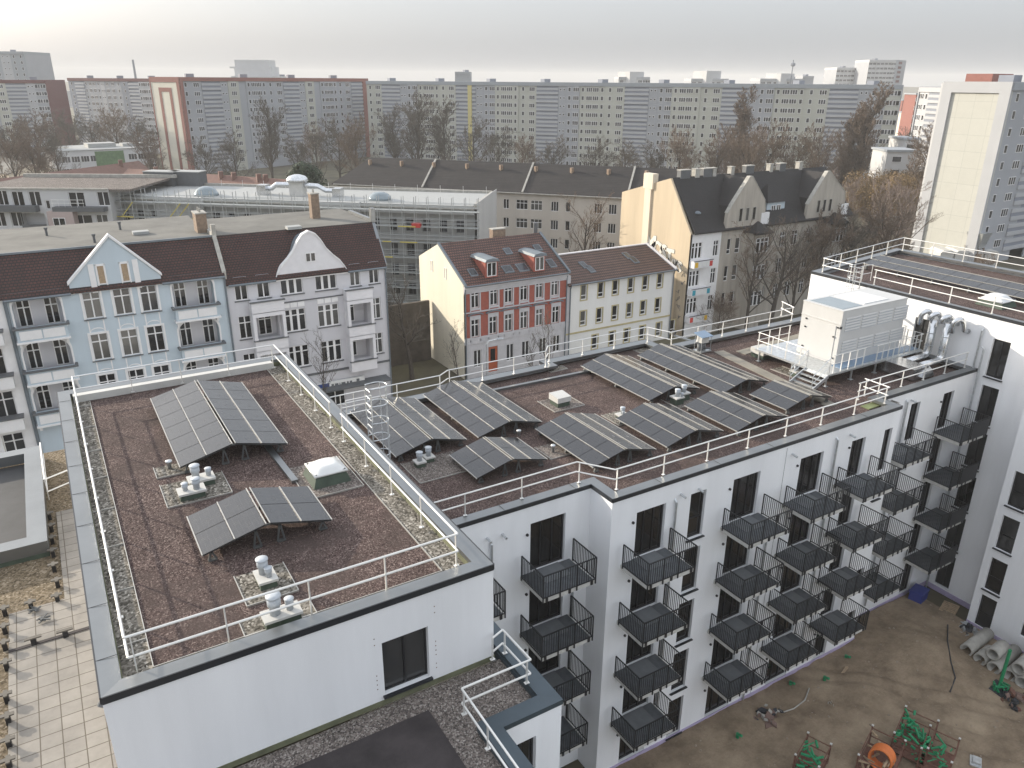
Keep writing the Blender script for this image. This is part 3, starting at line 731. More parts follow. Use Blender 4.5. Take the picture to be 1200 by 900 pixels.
# ================================================================== roof outlets
def lath(m,prof,x,y,z=0,n=16): m.lathe(prof,(x,y,z),n)
CAP=lambda h,r:[(r*.8,0),(r*.8,h*.45),(r*1.0,h*.5),(r*1.0,h*.85),(r*.92,h*.86),(r*.92,h*.9),(r*1.12,h*.92),(r*1.12,h),(r*.2,h*1.01)]
def vent(label,x,y,z,caps,plate=(.62,.5),base=.2,rot=0.,group='plastic vents through the roofs'):
    t=thing('roof_vent',label,'vent',(x,y,z),rot,group)
    m=MB(); a,b=plate; m.hexa([(-a/2-.02,-b/2-.02,0),(a/2+.02,-b/2-.02,0),(a/2+.02,b/2+.02,0),(-a/2-.02,b/2+.02,0),(-a/2,-b/2,base),(a/2,-b/2,base),(a/2,b/2,base),(-a/2,b/2,base)]); m.build('base','membrane_green',t,LOCAL)
    m=MB(); m.box(-a/2-.05,-b/2-.05,base,a/2+.05,b/2+.05,base+.07); m.build('cover_plate','vent_white',t,LOCAL)
    for (cx,cy,h,r) in caps:
        m=MB(); lath(m,CAP(h,r),cx,cy,base+.07); m.build('vent_pipe','pvc_grey',t,LOCAL,True)
    return t
vent('front one of the two clustered vents left of the small array',2.52,24.35,ZR,[(-.18,0,.26,.10),(.16,-.06,.38,.13)],(.75,.45))
vent('rear one of the two clustered vents left of the small array',2.95,25.05,ZR,[(-.15,.04,.46,.15),(.25,0,.27,.10)],(.75,.45))
vent('lone vent on a gravel square below the small solar array',3.38,18.4,ZR,[(-.03,.1,.46,.15),(.06,-.12,.28,.10)],(.42,.6))
vent('wide vent standing at the front edge of the raised roof',3.30,16.55,ZR,[(-.15,0,.55,.17),(.22,0,.32,.11)],(.85,.42),.26)
x,y=PZ(492,546,ZM); vent('left one of the twin vents beside the smallest array',x,y,ZM,[(0,0,.42,.14)],(.38,.38))
vent('right one of the twin vents beside the smallest array',x+.55,y+.25,ZM,[(0,0,.42,.14)],(.38,.38))
x,y=PZ(729,489,ZM); vent('short vent on pebbles in the middle of the main roof',x,y,ZM,[(-.02,-.1,.18,.07),(.05,.05,.34,.12)],(.5,.4),.12)
x,y=PZ(793,473,ZM); vent('left one of the double green-based vent pair on the main roof',x,y,ZM,[(0,0,.40,.14),(.2,-.14,.2,.08)],(.5,.45),.36)
vent('right one of the double green-based vent pair on the main roof',x+.72,y+.28,ZM,[(0,0,.40,.14)],(.45,.42),.36)
x,y=PZ(932,440,ZM); vent('small vent beside the foot of the steel stairs',x,y,ZM,[(-.08,0,.3,.1),(.12,0,.25,.08)],(.5,.4),.25)
def pipe(label,x,y,z,h=.32):
    m=MB(); m.lathe([(.07,0),(.07,h*.7),(.11,h*.75),(.11,h*.95),(.03,h)],(0,0,0),12); o=m.build('vent_pipe','galv',None,LOCAL,True); o.location=(x,y,z); tag(o,label,'pipe','small metal roof pipes')
pipe('little metal pipe at the lower left corner of the largest array',2.2,26.75,ZR,.34)
x,y=PZ(648,530,ZM); pipe('little metal pipe left of the dogleg array',x,y,ZM,.4)
x,y=PZ(608,517,ZM); pipe('white pipe stub behind the smallest main-roof array',x,y,ZM+.3,.3)
# rooflights
def dome(label,x,y,z,w,d,h0,hd,rot=0):
    t=thing('rooflight',label,'skylight',(x,y,z),rot)
    m=MB(); m.hexa([(-w/2-.08,-d/2-.08,0),(w/2+.08,-d/2-.08,0),(w/2+.08,d/2+.08,0),(-w/2-.08,d/2+.08,0),(-w/2+.06,-d/2+.06,h0),(w/2-.06,-d/2+.06,h0),(w/2-.06,d/2-.06,h0),(-w/2+.06,d/2-.06,h0)]); m.build('upstand','membrane_green',t,LOCAL)
    m=MB(); m.box(-w/2,-d/2,h0,w/2,d/2,h0+.06); 
    N=10; g=[[None]*(N+1) for _ in range(N+1)]
    for i in range(N+1):
        for j in range(N+1):
            u=-1+2*i/N; v=-1+2*j/N; zz=h0+.06+hd*min(1,1.25*(1-abs(u)**3)*(1-abs(v)**3))
            g[i][j]=len(m.v); m.v.append((u*(w/2-.06),v*(d/2-.06),zz))
    for i in range(N):
        for j in range(N): m.f.append((g[i][j],g[i+1][j],g[i+1][j+1],g[i][j+1])); m.mi.append(0)
    o=m.build('acrylic_dome','acryl',t,LOCAL,True)
    e=MB()
    for sx in (-1,1):
        for sy in (-1,1): e.box(sx*(w/2-.08)-.02,sy*(d/2-.08)-.02,h0+.06,sx*(w/2-.08)+.02,sy*(d/2-.08)+.02,h0+.085)
    e.build('screw','hvac_dark',t,LOCAL)
    return t
dome('white domed rooflight on a dark base beside the largest array',6.72,23.35,ZR,1.15,1.15,.38,.17,rad(0))
x,y=PZ(1187,346,ZR) ; x,y=PZ(1168,352,ZR+.3); dome('white domed rooflight on the roof of the right-hand wing',x,y,ZR,1.5,1.5,.35,.28)
def hatch(label,x,y,z,w,h,top='vent_white',name='roof_hatch'):
    t=thing(name,label,'roof hatch',(x,y,z)); m=MB(); m.box(-w/2+.05,-w/2+.05,0,w/2-.05,w/2-.05,h*.5); m.build('base','membrane_green',t,LOCAL)
    m=MB(); m.box(-w/2,-w/2,h*.5,w/2,w/2,h*.95); m.hexa([(-w/2,-w/2,h*.95),(w/2,-w/2,h*.95),(w/2,w/2,h*.95),(-w/2,w/2,h*.95),(-w/2,-w/2,h),(w/2,-w/2,h),(w/2,w/2,h+.06),(-w/2,w/2,h+.06)]); m.build('lid',top,t,LOCAL)
hatch('square white roof hatch on pebbles in the middle of the main roof',*PZ(656,474,ZM),ZM,.85,.55)
hatch('pale square box on the roof at the left corner of the steel platform',*PZ(893,418,ZM),ZM,1.05,.55)
hatch('square grey box on the roof of the right-hand wing',*PZ(1176,352,ZR+.2),ZR,1.0,.7,'galv') if False else hatch('square grey box on the roof of the right-hand wing',53.6,22.6,ZR,1.1,.6,'galv')
vent('vent beside the grey box on the right-hand wing',52.2,23.6,ZR,[(0,0,.45,.15)],(.5,.5))
# cable channel on raised roof and main roof
m=MB(); a=PZ(313,524,ZR); b_=PZ(346,566,ZR); d=Vector((b_[0]-a[0],b_[1]-a[1])); m.bar((a[0],a[1],ZR+.06),(b_[0],b_[1],ZR+.06),.22,.10)
o=m.build('cable_channel','coping',None,(a[0],a[1],ZR)); o.location=(a[0],a[1],ZR); tag(o,'metal cable channel crossing the red gravel between the two near arrays','cable duct')
m=MB(); a=(PZ(578,459,ZM)); b_=PZ(706,433,ZM); m.bar((a[0],a[1],ZM+.07),(b_[0],b_[1],ZM+.07),.2,.12)
o=m.build('cable_channel','coping',None,(a[0],a[1],ZM)); o.location=(a[0],a[1],ZM); tag(o,'metal cable channel behind the white hatch, running between two arrays','cable duct')
m=MB(); a=PZ(822,404,ZM); b_=PZ(948,371,ZM); m.bar((a[0],a[1],ZM+.07),(b_[0],b_[1],ZM+.07),.2,.12); c=PZ(790,394,ZM); m.bar((a[0],a[1],ZM+.05),(c[0],c[1],ZM+.05),.2,.08)
o=m.build('cable_channel','coping',None,(a[0],a[1],ZM)); o.location=(a[0],a[1],ZM); tag(o,'metal cable channel from the little machine to the big white unit','cable duct')
# little machine with a tilted grey cover
x,y=PZ(822,412,ZM); t=thing('pump_unit','small machine under a tilted blue-grey cover near the street-side guard rail','machine',(x,y,ZM))
m=MB(); m.box(-.45,-.35,.05,.5,.35,.12); m.build('skid','galv',t,LOCAL)
m=MB(); m.lathe([(.16,0),(.2,.05),(.2,.4),(.1,.45)],(-.15,0,.12),14); m.lathe([(.12,0),(.14,.05),(.14,.3),(.05,.34)],(.25,.1,.12),12); m.tube([(-.15,0,.5),(.1,.05,.6),(.25,.1,.45)],.05,8); m.tube([(.1,-.2,.25),(.5,-.25,.2)],.06,8); m.build('motor','hvac_dark',t,LOCAL,True)
m=MB(); m.box(-.22,-.2,.62,.35,.25,1.05); m.build('housing','vent_white',t,LOCAL)
m=MB(); m.hexa([(-.42,-.4,1.05),(.5,-.4,1.05),(.5,.4,1.18),(-.42,.4,1.18),(-.42,-.4,1.09),(.5,-.4,1.09),(.5,.4,1.24),(-.42,.4,1.24)]); m.build('cover','blue_sheet',t,LOCAL)
m=MB()
for sx in (-.35,.45): m.tube([(sx,-.3,0.1),(sx,-.3,1.06)],.02,6); m.tube([(sx,.3,0.1),(sx,.3,1.17)],.02,6)
m.build('stand','galv',t,LOCAL)
# black cable coils
for i,(px,py,lab) in enumerate(((790,393,'black cable coil lying at the street-side guard rail'),)):
    x,y=PZ(px,py,ZM); m=MB()
    for k in range(3): m.tube([(.16*math.cos(a_/8*6.283),.05*k,.2+.16*math.sin(a_/8*6.283)) for a_ in range(9)],.03,6)
    o=m.build('cable_coil','frame_dark',None,LOCAL,True); o.location=(x,y,ZM); tag(o,lab,'cable')
# ================================================================== ventilation unit on its platform
ZP=15.75
t=thing('ventilation_unit','large white ventilation unit with rows of louvres on the steel platform','machine',(40.75,27.7,ZP))
W,D,H=5.95,2.75,3.15
m=MB(); m.box(-W/2,-D/2,0,W/2,D/2,H); m.build('housing','hvac_white',t,LOCAL)
m=MB(); m.box(-W/2-.02,-D/2-.02,H,W/2+.02,D/2+.02,H+.06); m.build('roof_edge','hvac_white',t,LOCAL)
m=MB(); m.box(-W/2+.25,-D/2+.25,H+.06,-W/2+2.0,D/2-.25,H+.075); m.build('roof_glazing','hvac_glass',t,LOCAL)
m=MB(); m.box(-W/2+2.3,-D/2+.35,H+.06,W/2-1.4,D/2-.35,H+.10); m.build('roof_panel','acryl',t,LOCAL)
m=MB(); z0=H-.02
for band in ((.55,5),(1.95,5)):
    for r_ in range(band[1]):
        z=band[0]+r_*.17
        for c in range(4):
            x0=-W/2+.35+c*1.5; 
            m.hexa([(x0,-D/2-.035,z),(x0+1.32,-D/2-.035,z),(x0+1.32,-D/2,z+.02),(x0,-D/2,z+.02),(x0,-D/2-.035,z+.03),(x0+1.32,-D/2-.035,z+.03),(x0+1.32,-D/2,z+.11),(x0,-D/2,z+.11)])
m.build('louvre','hvac_white',t,LOCAL)
m=MB()
for band in ((.55,5),(1.95,5)):
    for r_ in range(band[1]):
        z=band[0]+r_*.17
        for c in range(4):
            x0=-W/2+.35+c*1.5; m.box(x0,-D/2-.012,z-.055,x0+1.32,-D/2-.003,z+.0)
m.build('louvre_slot','pvc_grey',t,LOCAL)
m=MB(); m.box(-W/2-.03,-D/2+.3,.3,-W/2-.002,D/2-.3,H-.9); m.box(-W/2-.045,-D/2-.01,H-.78,-W/2-.002,D/2+.0,H-.72); m.build('service_door','hvac_white',t,LOCAL)
m=MB()
for yy,zz in ((-D/2+.15,H-.95),(-D/2+.35,1.6),(-D/2+.2,.35),(D/2-.4,H-.95),(D/2-.4,1.7),(D/2-.4,.5)): m.box(-W/2-.08,yy-.05,zz-.04,-W/2-.03,yy+.05,zz+.04)
m.box(-W/2-.06,-D/2-.05,H-1.0,-W/2+.05,-D/2+.03,H-.85); m.build('handle','frame_dark',t,LOCAL)
t=thing('steel_platform','galvanised steel platform with railings and short stairs under the white unit','platform',(36,25.4,ZM))
m=MB(); PX0,PX1,PY0,PY1=.0,9.3,.0,5.3; dz=ZP-ZM
m.box(PX0,PY0,dz-.12,PX1-.5,PY1,dz-.01); m.build('deck','galv',t,LOCAL)
m=MB(); m.box(1.5,.25,dz-.01,PX1-.6,.95,dz+.03); m.build('blue_mat','blue_sheet',t,LOCAL)
m=MB()
for x in (.2,2.4,4.6,6.8,8.6):
    for y in (.2,2.6,5.1): m.bar((x,y,0),(x,y,dz-.1),.08); m.box(x-.12,y-.12,0,x+.12,y+.12,.03)
m.build('leg','galv',t,LOCAL)
m=MB()
railing_mesh(m,[(.05,1.9),(.05,5.25),(3.0,5.25)],dz,1.05,post_gap=1.0,r=.02,foot=False)
railing_mesh(m,[(.35,.05),(3.2,.05)],dz,1.05,post_gap=.75,r=.02,foot=False); railing_mesh(m,[(4.2,.05),(8.7,.05),(8.7,1.2)],dz,1.0,post_gap=.55,r=.02,foot=False)
railing_mesh(m,[(6.9,5.2),(8.75,5.2),(8.75,3.2)],dz,1.4,post_gap=.9,r=.02,foot=False)
m.build('hand_rail','railing',t,LOCAL)
s=MB(); n=5
for k in range(n):
    s.box(-.22-.25*k,.02,dz-.17*(k+1)+.02,-.02-.25*k+.04,1.5,dz-.17*(k+1)+.06)
for yy in (.0,1.52): s.bar((0.05,yy,dz-.1),(-1.3,yy,.02),.05,.2)
for yy in (.0,1.52):
    s.tube([(0.05,yy,dz-.05),(.05,yy,dz+1.0),(-1.25,yy,.95),(-1.25,yy,.05)],.022,8); s.tube([(.05,yy,dz+.5),(-1.25,yy,.5)],.018,8)
s.build('stairs','galv',t,LOCAL)
# silver ducts
t=thing('air_duct','bundle of silver insulated air ducts bending up against the sunlit wall','duct',(42,24.4,ZM))
for yy in (-.15,.75):
    m=MB(); m.tube([(.4,yy,.42),(2.5,yy,.42),(2.8,yy,.5),(2.93,yy,.75),(2.95,yy,1.2),(2.95,yy,2.75)],.23,16); m.build('duct_pipe','duct_metal',t,LOCAL,True)
for yy,dr in ((1.35,.45),(.75,0),(.05,0),(-.65,.45)):
    m=MB(); pts=[(2.75,yy+.12,2.75-dr)]+[(2.98-.26*math.cos(a*math.pi/7),yy+.12-.05*a,2.85+.28*math.sin(a*math.pi/7)) for a in range(8)]+[(3.3,yy-.3,2.75-dr*.6),(3.65,yy-.35,2.65-dr*.6)]; m.tube(pts,.15,14); m.build('duct_bend','duct_metal',t,LOCAL,True)
m=MB()
for yy in (-.15,.75):
    for z in (1.15,1.9): m.lathe([(.25,0),(.25,.05)],(2.95,yy,z),16)
m.build('clamp_ring','galv',t,LOCAL)
m=MB(); m.box(-.9,-.9,.1,.5,1.3,.75); m.build('duct_box','duct_metal',t,LOCAL)
m=MB(); m.hexa([(-.1,-1.1,.15),(.9,-1.1,.15),(.9,-.75,.15),(-.1,-.75,.15),(.1,-1.0,.55),(.7,-1.0,.55),(.7,-.8,.7),(.1,-.8,.7)]); m.build('duct_elbow','duct_metal',t,LOCAL)
m=MB(); m.tube([(0,0,0),(1.9,.0,.0),(1.9,0,0)][:2],.09,8); o=m.build('wall_duct','galv',None,LOCAL); o.location=(43.8,28.2,17.3); tag(o,'short grey pipe between the white unit and the sunlit wall','pipe')
# terrace feet
FOOT=None
foot_pts=[PZ(x,y,ZT+.3) for x,y in ((57,601),(59,615),(60,629),(61,644),(62,661),(66,679),(66,697),(35,705),(4,712),(4,733),(4,752),(6,775),(6,813),(8,838),(9,866),(9,890))]
for i,(x,y) in enumerate(foot_pts):
    if i==0:
        m=MB(); m.box(-.06,-.06,0,.06,.06,.28); m.m=1; m.box(-.16,-.06,.28,.16,.06,.32); m.box(-.05,-.14,.281,.05,.14,.319)
        FOOT=m.build('terrace_bollard',['frame_dark','post_cap'],None,LOCAL); o=FOOT
    else: o=FOOT.copy(); col.objects.link(o)
    o.location=(x,y,ZT); tag(o,'small dark square post in the row along the paved terrace edge','post','row of small dark posts on the terrace')
for i,(px,py) in enumerate(((41,757),(78,748))):
    x,y=PZ(px,py,ZT); t=thing('terrace_post',('left' if i==0 else 'right')+' one of the two T-shaped posts standing in the paving gap','post',(x,y,ZT),0,'T-shaped posts on the terrace')
    m=MB(); m.box(-.07,-.07,0,.07,.07,.28); m.build('stem','frame_dark',t,LOCAL); m=MB(); m.box(-.22,-.06,.28,.22,.06,.32); m.build('cap','post_cap',t,LOCAL)
for i,(px,py,lab) in enumerate(((40,717,'grey metal scrap lying on the pavers, upper piece'),(50,728,'grey metal scrap lying on the pavers, lower piece'))):
    x,y=PZ(px,py,ZT+.07); m=MB(); rg=random.Random(i+3)
    for k in range(6): a=rg.uniform(0,3.1); r_=rg.uniform(.08,.2); cx,cy=rg.uniform(-.12,.12),rg.uniform(-.08,.08); m.bar((cx-r_*math.cos(a),cy-r_*math.sin(a),.05+k*.01),(cx+r_*math.cos(a),cy+r_*math.sin(a),.06+k*.012),.05,.03)
    o=m.build('metal_scrap','leg_metal',None,LOCAL); o.location=(x,y,ZT+.07); tag(o,lab,'scrap')
# spot lamp on block wall
m=MB(); m.lathe([(.10,0),(.14,.05),(.06,.16)],(0,0,0),12); o=m.build('wall_spout','hvac_dark',NB,LOCAL); o.location=rel(NB,(-.95,18.2,16.3))
# ================================================================== street houses
S_=None
def house(name,label,x,y,group=None): return thing(name,label,'house',(x,y,0),0,group)
def arch_ring(m,F,u0,u1,z0,z1,r,d0,d1,w=.14,square=False):
    """white frame round a loggia: sides, rounded upper corners, top"""
    pts=[(u0,z0)]
    for k in range(7):
        a=math.pi-k*math.pi/12; pts.append((u0+r+r*math.cos(a),z1-r+r*math.sin(a)))
    for k in range(7):
        a=math.pi/2-k*math.pi/12; pts.append((u1-r+r*math.cos(a),z1-r+r*math.sin(a)))
    pts.append((u1,z0)); cx=(u0+u1)/2; cz=(z0+z1)/2
    for a,b in zip(pts,pts[1:]):
        def o(p,s):
            dx=p[0]-cx; dz=p[1]-cz; sx=s if dx>0 else -s; 
            return (p[0]+(sx if abs(dx)>(u1-u0)/2-r-.01 else 0), p[1]+(s if p[1]>z1-r-.01 else 0))
        A,B=o(a,w),o(b,w)
        m.fprism(F,[a,b,B,A],d0,d1)
    return pts
def corner_fill(m,F,u0,u1,z1,r,d):
    for s_,uu in ((1,u0),(-1,u1)):
        pts=[(uu,z1)]
        for k in range(7):
            a=k*math.pi/12; pts.append((uu+s_*(r-r*math.cos(a)),z1-r+r*math.sin(a)))
        m.fprism(F,pts if s_>0 else pts[::-1],d,d+.25)
# ---------- A: pale blue house with pointed gable
YF=69.0
def zpy(px,py,Y=YF): return PY(px,py,Y)
HB=house('terraced_house','pale blue house with a pointed gable, arched loggias and dark red roof',4,YF)
F=Fr(0,YF)
u0=zpy(3,352)[0]; u1=zpy(263,325)[0]; ze=(zpy(10,352)[1]+zpy(255,326)[1])/2
uap,zap=zpy(127,278); ug0=zpy(80,330)[0]; ug1=zpy(188,322)[0]
holes=[];wl=[];logs=[]
rows=[13.9,10.35,6.8,3.2]
wu=[zpy(112,375)[0],zpy(147,370)[0],zpy(178,367)[0]]
for i,zc in enumerate(rows):
    for uu in wu: holes.append((uu-.64,zc-1.12,uu+.64,zc+1.12)); wl.append((uu,zc-1.12,1.28,2.24))
    for ucx in (zpy(48,380)[0],zpy(229,358)[0]):
        if i<3: holes.append((ucx-1.65,zc-1.45,ucx+1.65,zc+1.15,1.1)); logs.append((ucx,zc,i))
for uu in (zpy(119,323)[0],zpy(147,321)[0]): 
    gz=zpy(130,322)[1]; 
w=MB(); w.wall(F,u0,u1,0,ze,holes,.2)
gh=[(zpy(119,323)[0],zpy(119,333)[1]),(zpy(147,321)[0],zpy(147,330)[1])]
w.fprism(F,[(ug0,ze-.05),(ug1,ze-.05),(ug1,ze+.75),(uap,zap),(ug0,ze+.75)],-.02,.3)
for ucx,zc,i in logs: corner_fill(w,F,ucx-1.65,ucx+1.65,zc+1.15,.95 if i else .6,.0)
for s_ in (0,): w.face([(u0,YF,0),(u0,YF+12,0),(u0,YF+12,ze),(u0,YF,ze)])
w.build('wall','blue_render',HB)
for (uu,z,ww,hh) in wl: window(HB,F,uu,z,ww,hh,'cross')
tm=MB(); sl=MB()
for (uu,z,ww,hh) in wl:
    for a in ((uu-ww/2-.16,z-.1,uu-ww/2,z+hh+.16),(uu+ww/2,z-.1,uu+ww/2+.16,z+hh+.16),(uu-ww/2,z+hh,uu+ww/2,z+hh+.16)): tm.fbox(F,a[0],-.06,a[1],a[2],.0,a[3])
    sl.fbox(F,uu-ww/2-.18,-.12,z-.1,uu+ww/2+.18,.1,z-.01)
    for a in ((uu-.6,z-1.15,uu-.5,z-.15),(uu+.5,z-1.15,uu+.6,z-.15)): tm.fbox(F,a[0],-.03,a[1],a[2],.0,a[3])
    for k in range(6):
        t0=math.pi*k/6; t1=math.pi*(k+1)/6
        tm.fprism(F,[(uu-.5*math.cos(t0),z-1.1+.25*math.sin(t0)),(uu-.5*math.cos(t1),z-1.1+.25*math.sin(t1)),(uu-.5*math.cos(t1),z-1.02+.25*math.sin(t1)),(uu-.5*math.cos(t0),z-1.02+.25*math.sin(t0))],-.03,0)
# gable trims
for a,b in (((ug0-.1,ze+.7),(uap,zap+.05)),((uap,zap+.05),(ug1+.1,ze+.7))):
    tm.fprism(F,[a,b,(b[0],b[1]+.22),(a[0],a[1]+.22)],-.15,.45)
tm.fbox(F,u0,-.12,ze-.02,ug0+.3,.1,ze+.14); tm.fbox(F,ug1-.3,-.12,ze-.02,u1,.1,ze+.14)
gc=(gh[0][0]+gh[1][0])/2
for uu in (zpy(105,325)[0],zpy(157,322)[0]):
    f_=(uu-ug0)/(uap-ug0) if uu<uap else (ug1-uu-.42)/(ug1-uap); tm.fbox(F,uu,-.10,ze-.1,uu+.42,-.02,ze+.75+(zap-ze-.75)*f_-.1)
tm.fbox(F,gc-2.0,-.08,ze-.0,gc+2.1,-.02,ze+.14)
for (uu,zz) in gh:
    tm.fbox(F,uu-.36,-.07,zz-.1,uu-.28,-.02,zz+1.62); tm.fbox(F,uu+.28,-.07,zz-.1,uu+.36,-.02,zz+1.62); tm.fbox(F,uu-.36,-.07,zz+1.55,uu+.36,-.02,zz+1.65)
tm.build('trim','trim_white',HB)
for (uu,zz) in gh: window(HB,Fr(0,YF-.20),uu,zz,.6,1.55,'plain','trim_white','wood')
lg=MB(); lr=MB(); bl=MB(); bp_=MB()
for ucx,zc,i in logs:
    arch_ring(lr,F,ucx-1.65,ucx+1.65,zc-1.45,zc+1.15,.95 if i else .6,-.07,.0)
    lg.fbox(F,ucx-1.7,1.1,zc-1.5,ucx+1.7,1.3,zc+1.2); lg.fbox(F,ucx-1.66,.0,zc-1.55,ucx+1.66,1.15,zc-1.45)
    bl.fbox(F,ucx-1.75,-.75,zc-2.15,ucx+1.75,-.0,zc-1.1); bp_.fbox(F,ucx-1.95,-.9,zc-1.1,ucx+1.95,-.62,zc-.98); bp_.fbox(F,ucx-1.95,-.62,zc-1.1,ucx-1.72,0,zc-.98); bp_.fbox(F,ucx+1.72,-.62,zc-1.1,ucx+1.95,0,zc-.98)
    for a in (-1.55,.05): lr.fbox(F,ucx+a,-.8,zc-1.95,ucx+a+1.5,-.755,zc-1.25)
    lr.fbox(F,ucx-1.85,-.85,zc-2.25,ucx+1.85,0,zc-2.1); lr.fbox(F,ucx-1.7,-.5,zc-2.6,ucx-1.5,0,zc-2.25); lr.fbox(F,ucx+1.5,-.5,zc-2.6,ucx+1.7,0,zc-2.25)
    for a in (-.95,.95): window(HB,Fr(0,YF+1.08),ucx+a,zc-1.35,.95,2.2,'cross',gm='dark_glass',d=0)
lg.build('loggia_back_wall','lilac_render',HB); lr.build('loggia_surround','trim_white',HB); bl.build('balcony_front','blue_render',HB); bp_.build('balcony_ledge','hvac_dark',HB)
sl.build('window_sill','hvac_dark',HB)
zr=PY(255,276,YF+2.4)[1]
def slope_roof(parent,u0,u1,y0,z0,y1,z1,m,th=.15,over=.25,name='roof'):
    b=MB(); b.hexa([(u0,y0-over,z0-.05),(u1,y0-over,z0-.05),(u1,y1,z1-th),(u0,y1,z1-th),(u0,y0-over,z0+.1),(u1,y0-over,z0+.1),(u1,y1,z1),(u0,y1,z1)]); return b.build(name,m,parent)
slope_roof(HB,u0,u1,YF,ze+.1,YF+2.4,zr,'tiles_dark_red')
g=MB(); g.fprism(F,[(uap-3.0,ze+.2),(uap+3.2,ze+.2),(uap,zap-.1)],.3,2.2); g.build('gable_roof','tiles_dark_red',HB)
m=MB(); m.box(u0,YF+2.38,zr-.25,u1,YF+15,zr-.02); m.build('flat_roof','roof_felt',HB)
m=MB(); m.box(u0-.05,YF+2.25,zr-.06,u1,YF+2.42,zr+.1); m.tube([(u0,YF-.3,ze+.05),(ug0,YF-.3,ze+.05)],.1,8); m.tube([(ug1,YF-.3,ze+.05),(u1,YF-.3,ze+.05)],.1,8); m.tube([(u1-.05,YF-.25,ze),(u1-.05,YF-.12,ze-.5),(u1-.05,YF-.12,0)],.08,8); m.tube([(u0+.1,YF-.25,ze),(u0+.1,YF-.12,ze-.5),(u0+.1,YF-.12,0)],.13,8); m.build('gutter','zinc',HB)
m=MB(); 
for k in range(2): m.box(u0 if k==0 else ug1+.6,YF+.05,ze+.35,ug0-.6 if k==0 else u1-.3,YF+.12,ze+.55)
m.build('snow_guard','hvac_dark',HB)
# rooftop bits
def chimney(parent,x,y,z0,w,d,h,pots=2,m='brick_chimney'):
    b=MB(); b.box(x-w/2,y-d/2,z0,x+w/2,y+d/2,z0+h); o=b.build('chimney',m,parent)
    c=MB(); c.box(x-w/2-.06,y-d/2-.06,z0+h,x+w/2+.06,y+d/2+.06,z0+h+.1); c.build('cap','concrete',o)
    c=MB()
    for k in range(pots): c.tube([(x,y-d/2+(k+.5)*d/pots,z0+h+.1),(x,y-d/2+(k+.5)*d/pots,z0+h+.45)],.09,8)
    if pots: c.build('pot','concrete',o)
chimney(HB,u1-.5,YF+5.2,zr-.05,.9,1.6,1.7)
m=MB(); m.box(u1-.18,YF-.1,ze,u1+.18,YF+2.4,zr+.0) if False else m.hexa([(u1-.17,YF-.1,ze-.2),(u1+.17,YF-.1,ze-.2),(u1+.17,YF+2.4,zr-.3),(u1-.17,YF+2.4,zr-.3),(u1-.17,YF-.1,ze+.5),(u1+.17,YF-.1,ze+.5),(u1+.17,YF+2.4,zr+.35),(u1-.17,YF+2.4,zr+.35)]); m.box(u1-.17,YF+2.4,zr-.1,u1+.17,YF+6,zr+.3); m.box(u1-.15,YF+2.2,zr,u1+.2,YF+2.6,zr+1.0); m.build('fire_wall','concrete',HB)
def roofbox(parent,px,py,z,w,d,h,m='roof_white',name='roof_hatch'):
    x,y=PZ(px,py,z); b=MB(); b.box(x-w/2,y-d/2,z,x+w/2,y+d/2,z+h); b.build(name,m,parent)
roofbox(HB,165,274,zr,1.3,.9,.25)
for px,py in ((111,284),(55,276),(141,269)):
    x,y=PZ(px,py,zr); b=MB(); b.tube([(x,y,zr-.05),(x,y,zr+.55)],.1,8); b.tube([(x,y,zr+.55),(x,y,zr+.7)],.15,8); b.build('vent_pipe','hvac_dark',HB)
# ---------- neighbour at far left edge (white, cropped)
HL=house('terraced_house','white house sliver at the left edge beside the blue house',-6,YF)
FL_=Fr(0,YF); hl=[];lw=[]
for zc in rows: hl.append((-6.1,zc-1.4,-4.6,zc+1.0)); lw.append(zc)
w=MB(); w.wall(FL_,-14,u0,0,ze+.1,hl,.5); w.build('wall','trim_white',HL)
for zc in lw: window(HL,FL_,-5.35,zc-1.35,1.45,2.3,'cross',d=.4)
b=MB(); d_=MB()
for zc in lw: b.fbox(FL_,-7.2,-.8,zc-2.1,-4.3,0,zc-1.1); d_.fbox(FL_,-7.3,-.9,zc-1.1,-4.2,-.0,zc-.98)
b.build('balcony_front','trim_white',HL); d_.build('balcony_ledge','hvac_dark',HL)
slope_roof(HL,-14,u0,YF,ze+.2,YF+2.4,zr,'tiles_dark_red'); m=MB(); m.box(-14,YF+2.38,zr-.25,u0,YF+15,zr-.02); m.build('flat_roof','roof_felt',HL)
# ---------- B: lilac-white house with curved gable
u2=zpy(452,316)[0]; HC=house('terraced_house','pale lilac-white house with a curved gable and boxed balconies',18,YF)
ze2=zpy(450,318)[1]; ze2=(ze2+ze)/2-.25
holes=[];wl=[];c1=zpy(343,346)[0]; c2=zpy(383,342)[0]
us=[('cross',zpy(284,352)[0],1.1),('cross',zpy(310,349)[0],1.1),('triple',c1,2.0),('triple',c2,2.0),('cross',zpy(417,338)[0],1.0),('cross',zpy(439,335)[0],1.0)]
for i,zc in enumerate([13.75,10.2,6.65]):
    for j,(st,uu,ww) in enumerate(us):
        if j==4 and i>0: 
            holes.append((uu-1.0,zc-1.3,uu+1.0,zc+1.1,1.0)); wl.append((uu-.45,zc-1.2,.9,2.1,'cross',1.0)); continue
        if j==1 and i>0:
            holes.append((uu-1.0,zc-1.3,uu+1.0,zc+1.1,1.0)); wl.append((uu,zc-1.2,1.2,2.1,'cross',1.0)); continue
        holes.append((uu-ww/2,zc-1.05,uu+ww/2,zc+1.05)); wl.append((uu,zc-1.05,ww,2.1,st,.14))
for uu in (c1,c2,us[0][1]): holes.append((uu-1.0,.8,uu+1.0,3.4)); wl.append((uu,.8,2.0,2.6,'two',.14))
